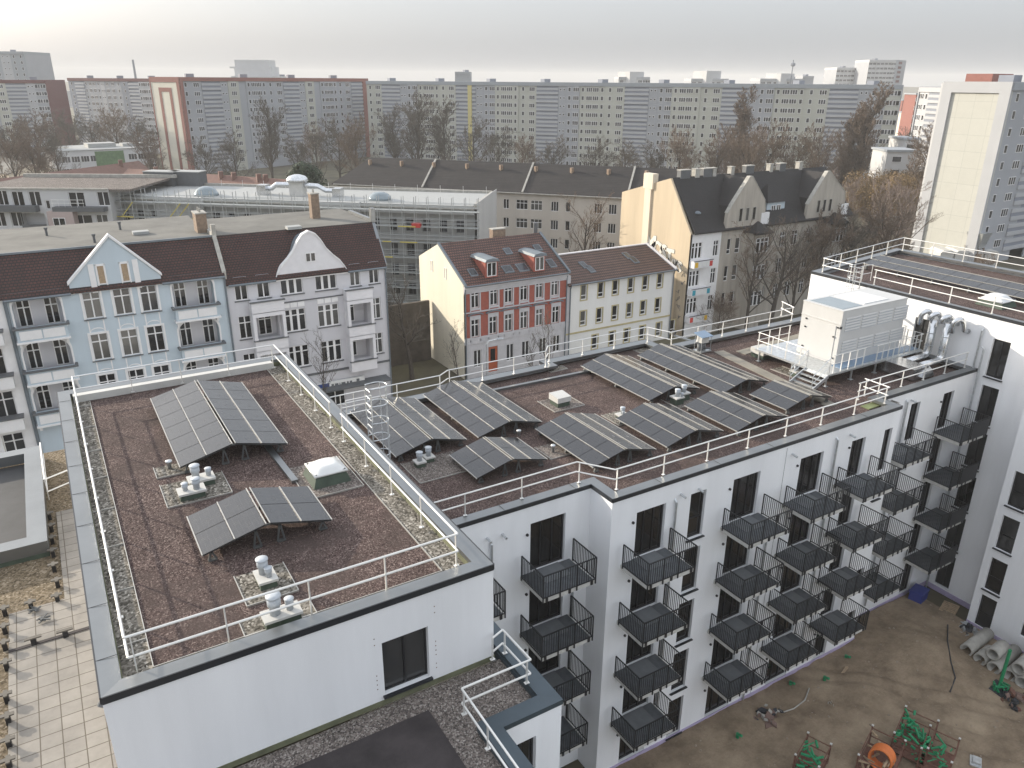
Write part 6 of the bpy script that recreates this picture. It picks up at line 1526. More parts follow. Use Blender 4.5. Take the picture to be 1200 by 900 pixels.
for k in range(420):
    x=rg.uniform(21,44); y=rg.uniform(5,20.8); s_=rg.choice((.02,.03,.04,.05,.08)); z=hgt(x,y); a=rg.uniform(0,3); ca,sa=s_*math.cos(a),s_*math.sin(a)
    m.hexa([(x-ca,y-sa,z-.02),(x+sa,y-ca,z-.02),(x+ca,y+sa,z-.02),(x-sa,y+ca,z-.02),(x-ca*.6,y-sa*.6,z+s_*.6),(x+sa*.6,y-ca*.6,z+s_*.5),(x+ca*.6,y+sa*.6,z+s_*.6),(x-sa*.6,y+ca*.6,z+s_*.5)])
o=m.build('loose_stones','clod'); tag(o,'small pale stones and clods strewn over the courtyard earth','stones',kind='stuff')
# ================================================================== courtyard things
def cxy(px,py,z=.15): return PZ(px,py,z)
import itertools
def pipe_c(px,py,z,L,label,ang=rad(4),m_='concrete',r=.36):
    x,y=PZ(px,py,z); mb=MB(); n=24
    ri=r*.76; prof=[(r,0),(r,L),(ri,L),(ri,0)]
    for (rr,zz) in prof:
        for j in range(n): a=2*math.pi*j/n; mb.v.append((zz,rr*math.cos(a),rr*math.sin(a)))
    for i in range(4):
        for j in range(n): mb.f.append((i*n+j,i*n+(j+1)%n,((i+1)%4)*n+(j+1)%n,((i+1)%4)*n+j)); mb.mi.append(0)
    o=mb.build('concrete_pipe',m_,None,LOCAL,True); o.location=(x,y,z); o.rotation_euler=(0,0,ang)
    for p in o.data.polygons[:0]: pass
    tag(o,label,'pipe','concrete pipes stacked by the white wall')
pl=[(1132,762,.55,'leftmost concrete pipe lying at the corner of the white wall'),(1148,773,.5,'concrete pipe under the short upper one, second from the left'),(1163,767,1.25,'short upper concrete pipe with a broken gap on top of the stack'),(1164,783,.5,'concrete pipe directly behind the green pole'),(1183,792,.5,'concrete pipe under the rusty scrap side of the stack'),(1193,784,1.2,'upper concrete pipe at the right edge of the stack'),(1197,800,.5,'lowest concrete pipe at the right edge of the photo')]
for px,py,z,lab in pl: pipe_c(px,py,z,1.3 if 'short' in lab else 2.6,lab)
x,y=cxy(1075,702); t=thing('blue_crate','dark blue plastic box in the corner under the last balconies','box',(x,y,.1),.2)
m=MB(); m.box(-.5,-.4,0,.5,.4,.7); m.build('body','blue_plastic',t,LOCAL); m=MB(); m.box(-.54,-.44,.7,.54,.44,.78); m.build('rim','blue_plastic',t,LOCAL)
x,y=cxy(1112,714); t=thing('pallet','wooden pallet lying at the foot of the white wall','pallet',(x,y,.12),.3)
for k in range(7): m=MB(); m.box(-.6+k*.19,-.45,.1,-.6+k*.19+.11,.45,.13); m.build('plank','wood',t,LOCAL)
m=MB(); 
for yy in (-.4,0,.4): m.box(-.6,yy-.05,0,.65,yy+.05,.1)
m.build('bearer','wood',t,LOCAL)
x,y=cxy(1146,794); m=MB(); m.box(-.65,-.55,0,.65,.55,.03); m.box(-.6,-.5,.03,.6,-.46,.05); o=m.build('board','board_brown',None,LOCAL); o.location=(x,y,.2); o.rotation_euler=(.04,0,.35); tag(o,'flat brown board lying on the earth left of the green pole','board')
def heap(name,label,cat,px,py,mats,seed,n,s,flat_=.4,z=.15):
    x,y=cxy(px,py); rg=random.Random(seed); m=MB()
    for k in range(n):
        m.m=rg.randrange(len(mats)); a=rg.uniform(0,6.28); r_=s*math.sqrt(rg.random()); cx,cy=r_*math.cos(a),r_*.7*math.sin(a); w=rg.uniform(.12,.4)*s; h=rg.uniform(.05,.25)*s*flat_*2; cz=max(0,(1-r_/s))*s*flat_
        b=rg.uniform(0,3.14); ca,sa=math.cos(b)*w,math.sin(b)*w; tz=rg.uniform(-.15,.15)
        m.hexa([(cx-ca,cy-sa,cz-.05),(cx+sa*.6,cy-ca*.6,cz-.05),(cx+ca,cy+sa,cz-.05+tz),(cx-sa*.6,cy+ca*.6,cz-.05+tz),(cx-ca*.8,cy-sa*.8,cz+h),(cx+sa*.5,cy-ca*.5,cz+h),(cx+ca*.8,cy+sa*.8,cz+h+tz),(cx-sa*.5,cy+ca*.5,cz+h+tz)])
    o=m.build(name,mats,None,LOCAL); o.location=(x,y,z); tag(o,label,cat); return o
heap('black_bag','black plastic sheet bundled up at the left end of the concrete pipes','bag',1133,739,['black_sheet','galv'],2,16,.8)
heap('rubble_heap','heap of broken slabs and black sheeting close to the facade','rubble',899,840,['concrete','black_sheet','board_brown'],3,22,.95,.3)
heap('scrap_heap','rusty scrap pile at the right edge below the concrete pipes','scrap',1190,822,['rust','board_brown','black_sheet'],5,20,.9,.4)
heap('stone_pieces','few pale stones lying alone on the earth','stones',974,825,['concrete','vent_white'],8,4,.3,.2)
x,y=cxy(1170,808); t=thing('green_prop_stand','green steel prop standing upright in a green pile of clamps','prop',(x,y,.15))
m=MB(); m.tube([(0,0,0),(.12,.05,2.6)],.09,10); m.build('post','green_paint',t,LOCAL); m=MB(); rg=random.Random(9)
for k in range(16): a=rg.uniform(0,6.28); m.bar((rg.uniform(-.5,.5),rg.uniform(-.4,.4),rg.uniform(.05,.5)),(rg.uniform(-.5,.5),rg.uniform(-.4,.4),rg.uniform(.05,.5)),.07)
m.build('clamps','green_paint',t,LOCAL); m=MB(); m.box(-.55,-.45,0,.55,.45,.12); m.build('tray','black_sheet',t,LOCAL)
def crate(label,px,py,w,d,seed,big=False,content='green_paint'):
    x,y=cxy(px,py,.5); t=thing('steel_crate',label,'crate',(x,y,.15),.35); rg=random.Random(seed); m=MB(); h=1.1
    for a in (-w/2,w/2):
        for b in (-d/2,d/2): m.bar((a,b,0),(a,b,h+.15),.07); 
    for z in (.15,h*.55,h):
        m.bar((-w/2,-d/2,z),(w/2,-d/2,z),.04); m.bar((-w/2,d/2,z),(w/2,d/2,z),.04); m.bar((-w/2,-d/2,z),(-w/2,d/2,z),.04); m.bar((w/2,-d/2,z),(w/2,d/2,z),.04)
    m.box(-w/2,-d/2,.1,w/2,d/2,.15); m.build('frame','rust',t,LOCAL)
    m=MB()
    for a in (-w/2,w/2):
        for b in (-d/2,d/2): m.box(a-.05,b-.05,h+.15,a+.05,b+.05,h+.2)
    m.build('corner_cap','vent_white',t,LOCAL)
    m=MB()
    for k in range(50 if big else 26):
        p=(rg.uniform(-w/2+.1,w/2-.1),rg.uniform(-d/2+.1,d/2-.1),rg.uniform(.2,h+.05)); a=rg.uniform(0,3.14); l=rg.uniform(.2,.7); e=rg.uniform(-.3,.3)
        q=(max(-w/2,min(w/2,p[0]+l*math.cos(a))),max(-d/2,min(d/2,p[1]+l*math.sin(a))),p[2]+e*.5); m.tube([p,q],rg.uniform(.03,.07),6)
    m.build('props',content,t,LOCAL)
    return t
crate('steel crate full of green formwork props, left of the orange coil','944' and 950,895,1.7,1.1,3)
crate('larger steel crate heaped with green props, right of the orange coil',1070,868,2.2,1.5,4,True)
crate('open rusty steel crate with green parts behind the larger one',1098,888,1.8,1.3,6)
crate('low steel crate with timbers that holds the orange coil',1030,893,2.3,1.5,7,False,'wood')
x,y=cxy(1033,888,1.0); m=MB()
for k in range(7):
    m.tube([(.02*k+(k-3)*.09,.50*math.cos(a/20*6.283),.50*math.sin(a/20*6.283)) for a in range(21)],.055,8,cap=False)
o=m.build('pipe_coil','orange',None,LOCAL,True); o.location=(x,y,1.0); o.rotation_euler=(0,.25,.3); tag(o,'orange coil of corrugated drain pipe','pipe coil')
for lab,px,py,pts in (('pale hose curling on the earth near the rubble','a','a',[(948,808),(943,822),(930,832),(918,836)]),('black cable snaking across the earth towards the board','b','b',[(1110,735),(1108,760),(1112,785),(1118,800),(1113,812)])):
    P3=[(*cxy(a,b),hgt(*cxy(a,b))+.04) for a,b in pts]; m=MB(); m.tube(P3,.035,6); o=m.build('hose','concrete' if 'pale' in lab else 'black_sheet',None,P3[0]); o.location=P3[0]; tag(o,lab,'hose')
x,y=cxy(992,785); m=MB(); m.bar((-.8,-.2,.0),(.7,.25,.05),.14,.04); o=m.build('plank','wood',None,LOCAL); o.location=(x,y,hgt(x,y)+.03); tag(o,'single pale wooden plank lying near the facade corner','plank')
for i,(px,py,lab) in enumerate(((864,864,'small green pipe end by the facade, nearest the camera'),(926,803,'small green pipe end by the facade at the hose'),(991,772,'small green pipe end by the facade next to the plank'),(966,797,'small green pipe end by the facade between hose and plank'))):
    x,y=cxy(px,py); m=MB(); m.tube([(0,0,0),(0,0,.35)],.09,10); m.tube([(0,0,.3),(.0,-.25,.4)],.07,8); o=m.build('drain_stub','green_paint',None,LOCAL); o.location=(x,min(y,20.9),.05); tag(o,lab,'pipe','green pipe ends by the facade')
x,y=cxy(1143,894); m=MB(); m.box(-.35,-.25,0,.35,.25,.1); m.box(-.25,-.2,.1,.2,.15,.25); o=m.build('toolbox','galv',None,LOCAL); o.location=(x,y,.15); o.rotation_euler=(0,0,.5); tag(o,'small grey metal case at the bottom edge of the photo','case')
# parked cars and street lamp
def car(label,x,y,mt,rot=0):
    t=thing('parked_car',label,'car',(x,y,0),rot,'cars parked in the street'); m=MB()
    for (za,zb,x0,x1,w0,w1,xi0,xi1) in ((.25,.85,-2.1,2.1,.88,.86,-2.05,2.05),(.85,1.42,-1.75,1.0,.80,.66,-1.3,.35)):
        m.hexa([(x0,-w0,za),(x1,-w0,za),(x1,w0,za),(x0,w0,za),(xi0,-w1,zb),(xi1,-w1,zb),(xi1,w1,zb),(xi0,w1,zb)])
    o=m.build('body',mt,t,LOCAL); bv=o.modifiers.new('b','BEVEL'); bv.width=.09; bv.segments=3
    m=MB(); m.hexa([(-1.66,-.815,.9),(.92,-.815,.9),(.92,.815,.9),(-1.66,.815,.9),(-1.33,-.70,1.36),(.38,-.70,1.36),(.38,.70,1.36),(-1.33,.70,1.36)]); m.build('side_window','house_glass',t,LOCAL)
    for sx in (-1.3,1.3):
        for sy in (-.82,.82): m=MB(); m.tube([(sx,sy-.1,.32),(sx,sy+.1,.32)],.32,16); m.build('wheel','tyre',t,LOCAL)
    for sy in (-.6,.6): m=MB(); m.box(2.02,sy-.15,.6,2.12,sy+.15,.75); m.build('headlight','acryl',t,LOCAL)
for lab,px,py,mt in (('black car parked beneath the balconies with coloured panels',818,382,'car_dark'),('dark car parked in front of the roughcast house',842,376,'car_dark'),('red car parked below the long shop sign',392,466,'car_red')):
    x,y=PZ(px,py,.7); 
    y=min(y,60.0); x=PY(px,py,y)[0]; car(lab,x,y,mt)
x,z=PY(572,392,YR-4); t=thing('street_lamp','grey street lamp in front of the red house','street lamp',(x-1.3,YR-6,0))
m=MB(); m.tube([(0,0,0),(0,0,z-.3),(.2,0,z),(1.4,0,z+.1)],.07,8); m.build('pole','galv',t,LOCAL); m=MB(); m.hexa([(1.2,-.12,z+.02),(2.0,-.1,z+.0),(2.0,.1,z+.0),(1.2,.12,z+.02),(1.2,-.1,z+.18),(1.9,-.06,z+.12),(1.9,.06,z+.12),(1.2,.1,z+.18)]); m.build('lamp_head','pvc_grey',t,LOCAL)
# walls in the gap beside the cream gable
m=MB(); m.box(u2+.3,79,0,uR0-.3,79.4,7.2); o=m.build('yard_wall','yard_brown',None,(u2,79,0)); o.location=(u2,79,0); tag(o,'dark brown yard wall in the gap left of the cream gable','wall')
# ================================================================== trees
def branch_tree(seed,H,spread,levels,nb,trunk_r,clear=.25,up=.6,rmin=.02,bend=.18,sub=(6,6,5),taper=.62,lean=0.,lenf=(.55,.5,.45,.4),tw_r=None):
    rg=random.Random(seed); trunk=MB(); crown=MB()
    def curve(p,d,L,n,jit,lift):
        pts=[p]; 
        for i in range(n):
            d=(d+Vector((rg.gauss(0,jit),rg.gauss(0,jit),rg.gauss(0,jit)+lift))).normalized(); p=p+d*(L/n); pts.append(p)
        return pts
    def rec(pts,r0,L,lvl):
        if lvl>=levels: return
        n=sub[min(lvl,len(sub)-1)]
        for k in range(n):
            f=(clear if lvl==0 else .2)+(1-(clear if lvl==0 else .2))*(k+rg.random()*.8)/n; f=min(f,.98)
            i=min(int(f*(len(pts)-1)),len(pts)-2); q=pts[i].lerp(pts[i+1],f*(len(pts)-1)-i); d0=(pts[i+1]-pts[i]).normalized()
            a=rg.uniform(0,6.283); side=d0.orthogonal().normalized(); side=(Matrix.Rotation(a,3,d0)@side)
            sp=spread if lvl==0 else .75
            d=(d0*(1-sp*.6)+side*sp+Vector((0,0,up*.35))).normalized()
            Lb=L*lenf[lvl]*(1.15-f*.55)*rg.uniform(.75,1.2); rb=max(rmin,r0*taper*(1-.5*f))
            bp=curve(q,d,Lb,4 if lvl<2 else 2,bend,.10*up)
            tgt=trunk if lvl==0 else crown
            tgt.tube(bp,rb,5 if lvl==0 else 3,r2=max(rmin*.6,rb*.3),cap=False)
            rec(bp,rb,Lb,lvl+1)
    tp=curve(Vector((0,0,0)),Vector((lean,0,1)).normalized(),H*.85,7,.05,.05)
    trunk.tube(tp,trunk_r,8,r2=trunk_r*.25)
    rec(tp,trunk_r*.7,H,0)
    return trunk,crown
TREES={}
def mk_tree(kind):
    def f():
        args,tm_,cm=TREES[kind]; tr_,cr_=branch_tree(**args)
        root=bpy.data.objects.new(args_name[kind],None); col.objects.link(root)
        tr_.build('trunk',tm_,root,LOCAL); cr_.build('crown',cm,root,LOCAL); return root
    return f
args_name={}
def tkind(k,name,tm_,cm,**a): TREES[k]=(a,tm_,cm); args_name[k]=name; TP[k]=Proto(mk_tree(k))
TP={}
tkind('wide1','bare_tree','bark','twig_grey',seed=1,H=15,spread=.75,levels=4,nb=0,trunk_r=.32,rmin=.024,sub=(14,9,7,5))
tkind('wide2','bare_tree','bark','twig_brown',seed=7,H=15,spread=.6,levels=4,nb=0,trunk_r=.3,rmin=.027,sub=(14,9,7,5),up=.9)
tkind('near1','bare_tree','bark','twig_grey',seed=12,H=14,spread=.8,levels=4,nb=0,trunk_r=.38,rmin=.014,sub=(10,6,5,4),clear=.3,up=.8,bend=.14)
tkind('near2','bare_tree','bark','twig_brown',seed=22,H=13,spread=.7,levels=4,nb=0,trunk_r=.26,rmin=.016,sub=(11,6,6,4),clear=.2,up=1.0,bend=.12)
tkind('thin','bare_tree','bark','twig_grey',seed=31,H=9,spread=.5,levels=3,nb=0,trunk_r=.09,rmin=.012,sub=(11,6,4),clear=.3,up=1.0,bend=.12,lenf=(.38,.45,.4,.4))
tkind('poplar','poplar','bark','twig_brown',seed=41,H=24,spread=.34,levels=4,nb=0,trunk_r=.4,rmin=.03,sub=(26,9,7,5),clear=.06,up=1.6,bend=.08,lenf=(.30,.42,.45,.5),taper=.4)
tkind('tall','tall_bare_tree','bark','twig_grey',seed=52,H=24,spread=.55,levels=4,nb=0,trunk_r=.45,rmin=.033,sub=(19,9,7,5),clear=.12,up=1.0,bend=.14,lenf=(.38,.5,.45,.45))
tkind('shrub','shrub','bark','twig_brown',seed=61,H=6,spread=.8,levels=3,nb=0,trunk_r=.08,rmin=.018,sub=(14,10,9),clear=.03,up=.7,lenf=(.7,.55,.5,.4))
tkind('birch','birch','bark_pale','twig_pale',seed=72,H=17,spread=.5,levels=4,nb=0,trunk_r=.26,rmin=.03,sub=(11,7,6,4),clear=.15,up=.9,bend=.16,lenf=(.5,.5,.45,.45))
def leafball(seed,lobes,n,size,squash=1.):
    rg=random.Random(seed); m=MB()
    for k in range(n):
        cx,cy,cz,r=rg.choice(lobes); 
        d=Vector((rg.gauss(0,1),rg.gauss(0,1),rg.gauss(0,1))).normalized(); rr=r*(.45+.55*rg.random()**.5)*rg.uniform(.9,1.12)
        p=Vector((cx,cy,cz))+Vector((d.x*rr,d.y*rr,d.z*rr*squash)); nrm=(d+Vector((rg.gauss(0,.5),rg.gauss(0,.5),rg.gauss(0,.5)))).normalized()
        a=nrm.orthogonal().normalized()*size*rg.uniform(.5,1.2); b=nrm.cross(a).normalized()*size*rg.uniform(.4,1.0)
        m.face([p-a,p-b*.8,p+a,p+b*.8])
    return m
def leafy(kind,name,mt,seed,lobes,n,size,th,tr):
    def f():
        root=bpy.data.objects.new(name,None); col.objects.link(root); t,c=branch_tree(seed,th,.6,2,0,tr,sub=(9,5),rmin=.04)
        t.build('trunk','bark',root,LOCAL); leafball(seed,lobes,n,size).build('crown',mt,root,LOCAL); return root
    TP[kind]=Proto(f)
rg=random.Random(77)
leafy('oak','oak_tree','leaf_dry',3,[(rg.uniform(-5.5,5.5),rg.uniform(-4,4),rg.uniform(5.5,11),rg.uniform(1.6,3.0)) for _ in range(26)],26000,.16,12,.35)
leafy('pine','evergreen_tree','leaf_green',4,[(rg.uniform(-3.0,3.0)*(1-z/16),rg.uniform(-3,3)*(1-z/16),z,rg.uniform(1.0,2.0)) for z in [rg.uniform(3,12) for _ in range(22)]],16000,.17,12,.3)
leafy('ivy','ivy_clump','leaf_ivy',5,[(rg.uniform(-1.8,1.8),rg.uniform(-1,1),rg.uniform(1,6.5),rg.uniform(.6,1.2)) for _ in range(12)],7000,.13,7,.2)
GR={'s':'bare trees in front of the long slab blocks','n':'bare trees standing along the street'}
def tree(kind,label,x,y,H=None,rot=0.,base=15,cat='tree',group=None,z=0):
    o=TP[kind].put(None,(x,y,z),rot); s_=(H/base) if H else 1; o.scale=(s_,s_,s_); o['label']=label; o['category']=cat
    if group: o['group']=group
    return o
def tpx(kind,label,px,pyb,dist,pyt,base,rot=0,cat='tree',group=None,sx=1.):
    b=PD(px,150,dist); top=PD(px,pyt,dist)[2]; o=tree(kind,label,b[0],b[1],max(3,top*.9),rot,base,cat,group); o.scale=(o.scale[0]*sx,o.scale[1]*sx,o.scale[2]); return o
# near street trees
tpx('near1','large bare tree growing in the gap left of the cream gable',470,0,80,330,13.5,.4)
tpx('near2','wide bare tree in front of the roughcast gabled house, left of the pair',903,0,97,268,12.5,1.0,group=GR['n'])
tpx('near1','second bare tree in front of the gabled house, next to the white wing wall',932,0,97,262,13.5,2.2,group=GR['n'])
tpx('near2','dense bare tree just left of the corner of the right-hand wing',960,0,99,268,12.5,3.2,group=GR['n'])
tpx('thin','thin bare street tree in front of the lilac-white house',348,0,66,380,9,.0)
tpx('thin','thin bare street tree in front of the join between red and white houses',652,0,72,358,9,.8)
tpx('thin','slender second bare street tree in front of the red house',634,0,73,385,9,1.9)
tpx('shrub','reddish shrub at the foot of the gabled house',868,0,96,345,6,.4,'shrub')
tpx('near2','bare tree with ivy-clad trunk before the long beige block',690,0,112,236,12.5,.7)
x,y,_=PD(686,240,110); tree('ivy','dark ivy clump around the tree before the long beige block',x,y,8.5,0,8,'ivy')
tpx('thin','small pale bare tree against the cream gable',532,0,76,370,9,2.4)
# right cluster
tpx('oak','broad oak still carrying brown leaves behind the gabled house',1050,0,165,188,13,.3)
tpx('oak','second, farther oak with brown leaves beside the cream tower',1085,0,185,190,13,1.6)
tpx('birch','pale-barked birch right of the gabled house, largest of the birches',1048,0,118,222,15.5,.2,group='birches beside the cream tower')
tpx('birch','birch leaning beside the cream tower wall',1076,0,122,228,15.5,2.1,group='birches beside the cream tower')
tpx('birch','smaller birch close behind the last gable',1012,0,125,218,15.5,4.0,group='birches beside the cream tower')
tpx('wide2','dense brown bare tree behind the street guard rail of the right wing',985,0,105,272,13,1.1)
tpx('wide1','dark bare tree between the gabled house and the birches',1020,0,108,262,13,2.0)
tpx('wide2','bare tree in the dark corner left of the cream tower foot',1062,0,112,258,13,3.0)
tpx('near2','spindly bare tree casting its shadow on the cream tower',1080,0,136,222,12.5,1.5)
tpx('wide1','bare tree at the foot of the grey-blue tower side',1185,0,150,262,13,.5)
tpx('shrub','low bush at the right edge under the tower',1190,0,128,298,6,.5,'shrub')
tpx('wide2','greyish bush-like tree at the right edge beneath the tower',1170,0,140,285,13,2.6)
# in front of the slabs
S=[('poplar',1010,104,205,22,'tallest slender poplar before the right end of the long slab',1.7),('poplar',996,120,207,22,'lower poplar left of the tallest one',1.7),('poplar',866,107,215,22,'slender poplar before the right half of the long slab',1.7),('poplar',884,160,205,22,'short poplar right of the slender one',1.7),
('tall',313,118,235,23,'tall bare tree before the red-framed slab',1.0),('tall',488,110,255,23,'big dark bare tree before the left end of the long grey slab',1.3),('tall',520,118,258,23,'second big bare tree next to the dark one, long grey slab',1.2),('tall',462,125,262,23,'bare tree where the red frame meets the grey slab',1.1),
('wide1',395,150,230,13,'bare tree before the right end of the red-framed slab',1.1),('wide2',415,155,215,13,'pale brown rounded bare tree behind the charcoal roof left end',1.),('wide2',368,160,240,13,'grey bare tree behind the dark evergreen',1.),('wide1',555,150,240,13,'bare tree before the yellow stripe of the slab',1.1),('wide1',585,160,235,13,'bare tree right of the yellow stripe',1.),
('wide2',905,165,190,13,'russet bare tree above the black roof, right',1.1),('wide2',880,172,185,13,'russet bare tree above the black roof, middle',1.),('wide2',845,172,190,13,'russet bare tree above the black roof, left',1.),('wide1',770,178,200,13,'low bare tree left of the gabled house chimney',1.),('wide1',735,175,205,13,'low bare tree before the middle of the long slab',1.),
('wide1',700,172,215,13,'low bare tree above the charcoal roof, right part',1.),('wide1',650,170,222,13,'low bare tree above the charcoal roof, centre',1.),('wide2',615,172,225,13,'low bare tree above the charcoal roof, left part',1.),('wide1',270,165,225,13,'bare tree before the left part of the red-framed slab',1.),('wide1',235,172,222,13,'bare tree at the left corner of the red-framed slab',1.),
('wide1',345,168,228,13,'bare tree left of the dark evergreen',1.),('wide1',940,170,200,13,'bare tree before the poplars, left',1.),('wide2',965,168,195,13,'bare tree before the poplars, right',1.),('wide2',800,170,195,13,'bare brown tree above the sand-coloured chimney',1.),
('wide1',12,150,250,13,'bare tree at the far left edge below the slab',1.4),('wide2',40,148,245,13,'bare reddish tree below the dark red gable',1.3),('wide1',78,140,290,13,'bare tree in the hazy gap between the two left slabs',1.3),('wide1',105,142,290,13,'bare tree before the pale left slab, left part',1.3),('wide2',135,140,285,13,'bare tree before the pale left slab, middle',1.3),('wide1',160,146,280,13,'bare tree beside the striped cream gable end',1.2),
('wide2',170,168,215,13,'brown bare tree at the right end of the school',1.),('wide2',30,172,205,13,'pinkish-brown bare tree left of the school',1.2),('wide1',58,166,215,13,'bare tree directly behind the school corner',1.),('wide2',5,168,200,13,'brown bare tree over the grey-roofed low building',1.1),
('wide1',1070,165,210,13,'bare tree in the gap between long slab and white slab end',1.),('wide2',1100,172,180,13,'bare tree at the foot of the white slab end',1.)]
for k,(kind,px,pyt,dist,base,lab,sx) in enumerate(S): tpx(kind,lab,px,0,dist,pyt,base,k*.9,group=GR['s'],sx=sx)
tpx('pine','dark rounded evergreen left of the charcoal roof',360,0,150,184,12,.2,sx=1.35)
tpx('pine','dark evergreen hedge tree between the pale slab and its bare trees',122,0,300,160,13.5,1.2,sx=1.2)
tpx('pine','second dark evergreen below the far left slab',60,0,260,152,13.5,2.2)
tpx('pine','small dark evergreen in the gap right of the long slab',1062,0,235,147,13.5,2.9)
# hills far away
m=MB(); rg=random.Random(2); pts=[]
for k in range(81):
    a=-1.2+2.8*k/80; R_=1900; pts.append((R_*math.sin(a),R_*math.cos(a),22+14*N.noise(Vector((k*.14,0,0)))+5*N.noise(Vector((k*.6,2,0)))))
for k in range(80):
    p,q=pts[k],pts[k+1]; m.face([(p[0]*.8,p[1]*.8,-1),(q[0]*.8,q[1]*.8,-1),q,p]); m.face([p,q,(q[0]*1.2,q[1]*1.2,-1),(p[0]*1.2,p[1]*1.2,-1)])
structure(m.build('hills','scrub_ground'))
# give every detached piece of these meshes its own object
def split_islands(o):
    me=o.data; n=len(me.vertices)
    if not n: return
    par=list(range(n))
    def find(a):
        while par[a]!=a: par[a]=par[par[a]]; a=par[a]
        return a
    for p in me.polygons:
        v=p.vertices; a=find(v[0])
        for q in v[1:]:
            b=find(q)
            if a!=b: par[b]=a
    comp={}
    for i in range(n): comp.setdefault(find(i),[]).append(i)
    items=[]
    for k,vs in comp.items():
        c=[me.vertices[i].co for i in vs]; items.append([[min(v[j] for v in c)-.03 for j in range(3)],[max(v[j] for v in c)+.03 for j in range(3)],{k}])
    ch=True
    while ch:
        ch=False
        for i in range(len(items)):
            for j in range(i+1,len(items)):
                A,B=items[i],items[j]
                if all(A[0][t]<=B[1][t] and B[0][t]<=A[1][t] for t in range(3)):
                    items[i]=[[min(A[0][t],B[0][t]) for t in range(3)],[max(A[1][t],B[1][t]) for t in range(3)],A[2]|B[2]]; items.pop(j); ch=True; break
            if ch: break
    if len(items)<2 or len(items)>100: return
    polys=[(tuple(p.vertices),p.material_index,p.use_smooth) for p in me.polygons]; co=[tuple(v.co) for v in me.vertices]; mats=list(me.materials); base=o.name.split('.')[0]
    for it in items:
        idx={}; vs=[]; fs=[]; mi=[]; sm=[]
        for v,m_,s_ in polys:
            if find(v[0]) in it[2]:
                for q in v:
                    if q not in idx: idx[q]=len(vs); vs.append(co[q])
                fs.append(tuple(idx[q] for q in v)); mi.append(m_); sm.append(s_)
        nm=bpy.data.meshes.new(base); nm.from_pydata(vs,[],fs)
        for m_ in mats: nm.materials.append(m_)
        nm.polygons.foreach_set('material_index',mi); nm.polygons.foreach_set('use_smooth',sm); nm.update()
        c=bpy.data.objects.new(base,nm); col.objects.link(c); c.parent=o.parent; c.location=o.location; c.rotation_euler=o.rotation_euler
        for ch_ in []: pass
    bpy.data.objects.remove(o)
SPLIT={'window_sill','balcony_front','balcony_ledge','loggia_surround','loggia_back_wall','facade_panel','loggia','rain_pipe','overflow_spout','wall_lamp','gable_wall','bay','stair_core','window_hood','coping_joint','plinth','roof_box','edge_post','stucco_panel','toe_board','roof_vent','edge_trim','railing_panel','upper_storey','gutter','fire_wall','fire_break','balcony_band','snow_guard','hand_rail','side_balconies','colour_panel','red_band','well_kerb','well_upstand','terrace_coping','moss_patch','screw','bracket','upstand','corner_cap','clamp_ring','verge','frame_band','gable_wall','bearer','handle','roof_edge','wall_fixing','white_patch','coping_edge','window_hood','gable','wall','leg','blue_mat','roof_glazing'}
haskids={o.parent.name for o in bpy.data.objects if o.parent}
for o in [o for o in bpy.data.objects if o.type=='MESH' and o.parent and o.name.split('.')[0] in SPLIT and o.data.users==1 and len(o.data.vertices)<6000]:
    if o.name not in haskids: split_islands(o)
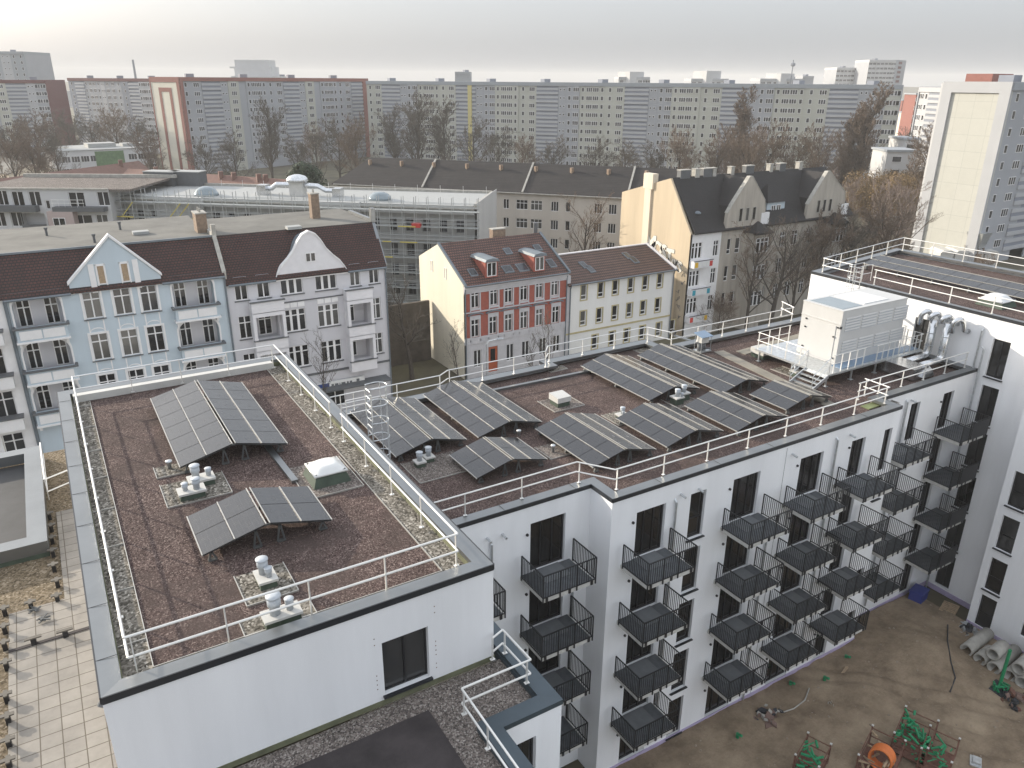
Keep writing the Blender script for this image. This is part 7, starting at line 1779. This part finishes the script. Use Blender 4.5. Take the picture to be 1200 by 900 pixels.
# ================================================================== light, sky, haze
SUN=Vector((-.548,.836,.30)).normalized()
el=math.asin(SUN.z); azs=math.atan2(SUN.x,SUN.y)
L_=bpy.data.lights.new('sun','SUN'); L_.energy=3.6; L_.angle=rad(.6); L_.color=(1,.90,.75); lo=bpy.data.objects.new('sun',L_); col.objects.link(lo)
lo.rotation_euler=(-SUN).to_track_quat('-Z','Y').to_euler()
w=bpy.data.worlds.new('World'); sc.world=w; w.use_nodes=True; nt=w.node_tree; bg=nt.nodes['Background']
sky=nt.nodes.new('ShaderNodeTexSky'); sky.sky_type='NISHITA'; sky.sun_disc=False; sky.sun_elevation=el; sky.sun_rotation=azs; sky.altitude=0; sky.air_density=1.0; sky.dust_density=4.5; sky.ozone_density=1.5
hs=nt.nodes.new('ShaderNodeHueSaturation'); hs.inputs['Saturation'].default_value=.5; nt.links.new(sky.outputs[0],hs.inputs['Color']); nt.links.new(hs.outputs[0],bg.inputs[0]); bg.inputs[1].default_value=.056
sky_fill=nt.nodes.new('ShaderNodeBackground'); sky_fill.inputs[0].default_value=(.87,.92,1,1); sky_fill.inputs[1].default_value=.62   # fill light added to the sky to brighten the shaded walls
gt_=nt.nodes.new('ShaderNodeTexCoord'); sx_=nt.nodes.new('ShaderNodeSeparateXYZ'); nt.links.new(gt_.outputs['Generated'],sx_.inputs[0]); mr_=nt.nodes.new('ShaderNodeMapRange'); mr_.inputs[1].default_value=.04; mr_.inputs[2].default_value=.42; mr_.inputs[3].default_value=.27; mr_.inputs[4].default_value=.66   # added fill is stronger overhead, above the part of the sky in view
nt.links.new(sx_.outputs[2],mr_.inputs[0]); nt.links.new(mr_.outputs[0],sky_fill.inputs[1])
ad=nt.nodes.new('ShaderNodeAddShader'); nt.links.new(bg.outputs[0],ad.inputs[0]); nt.links.new(sky_fill.outputs[0],ad.inputs[1]); nt.links.new(ad.outputs[0],nt.nodes['World Output'].inputs[0])
hm=bpy.data.materials.new('haze'); hm.use_nodes=True; hn=hm.node_tree; hn.nodes.remove(hn.nodes['Principled BSDF']); pv=hn.nodes.new('ShaderNodeVolumePrincipled'); pv.inputs['Color'].default_value=(1,.985,.955,1); pv.inputs['Density'].default_value=.00032; pv.inputs['Anisotropy'].default_value=.0
hn.links.new(pv.outputs[0],hn.nodes['Material Output'].inputs['Volume']); MT['haze']=hm
HAZE=True
if HAZE:
    m=MB(); m.box(-3050,-3050,-1.2,3050,3050,60); o=m.build('haze','haze'); o['kind']='stuff'
sc.view_settings.view_transform='Standard'; sc.view_settings.look='None'; sc.view_settings.gamma=1; sc.view_settings.exposure=.74; sc.view_settings.use_curve_mapping=False
sc.render.engine='CYCLES'; sc.cycles.volume_bounces=0; sc.cycles.max_bounces=6
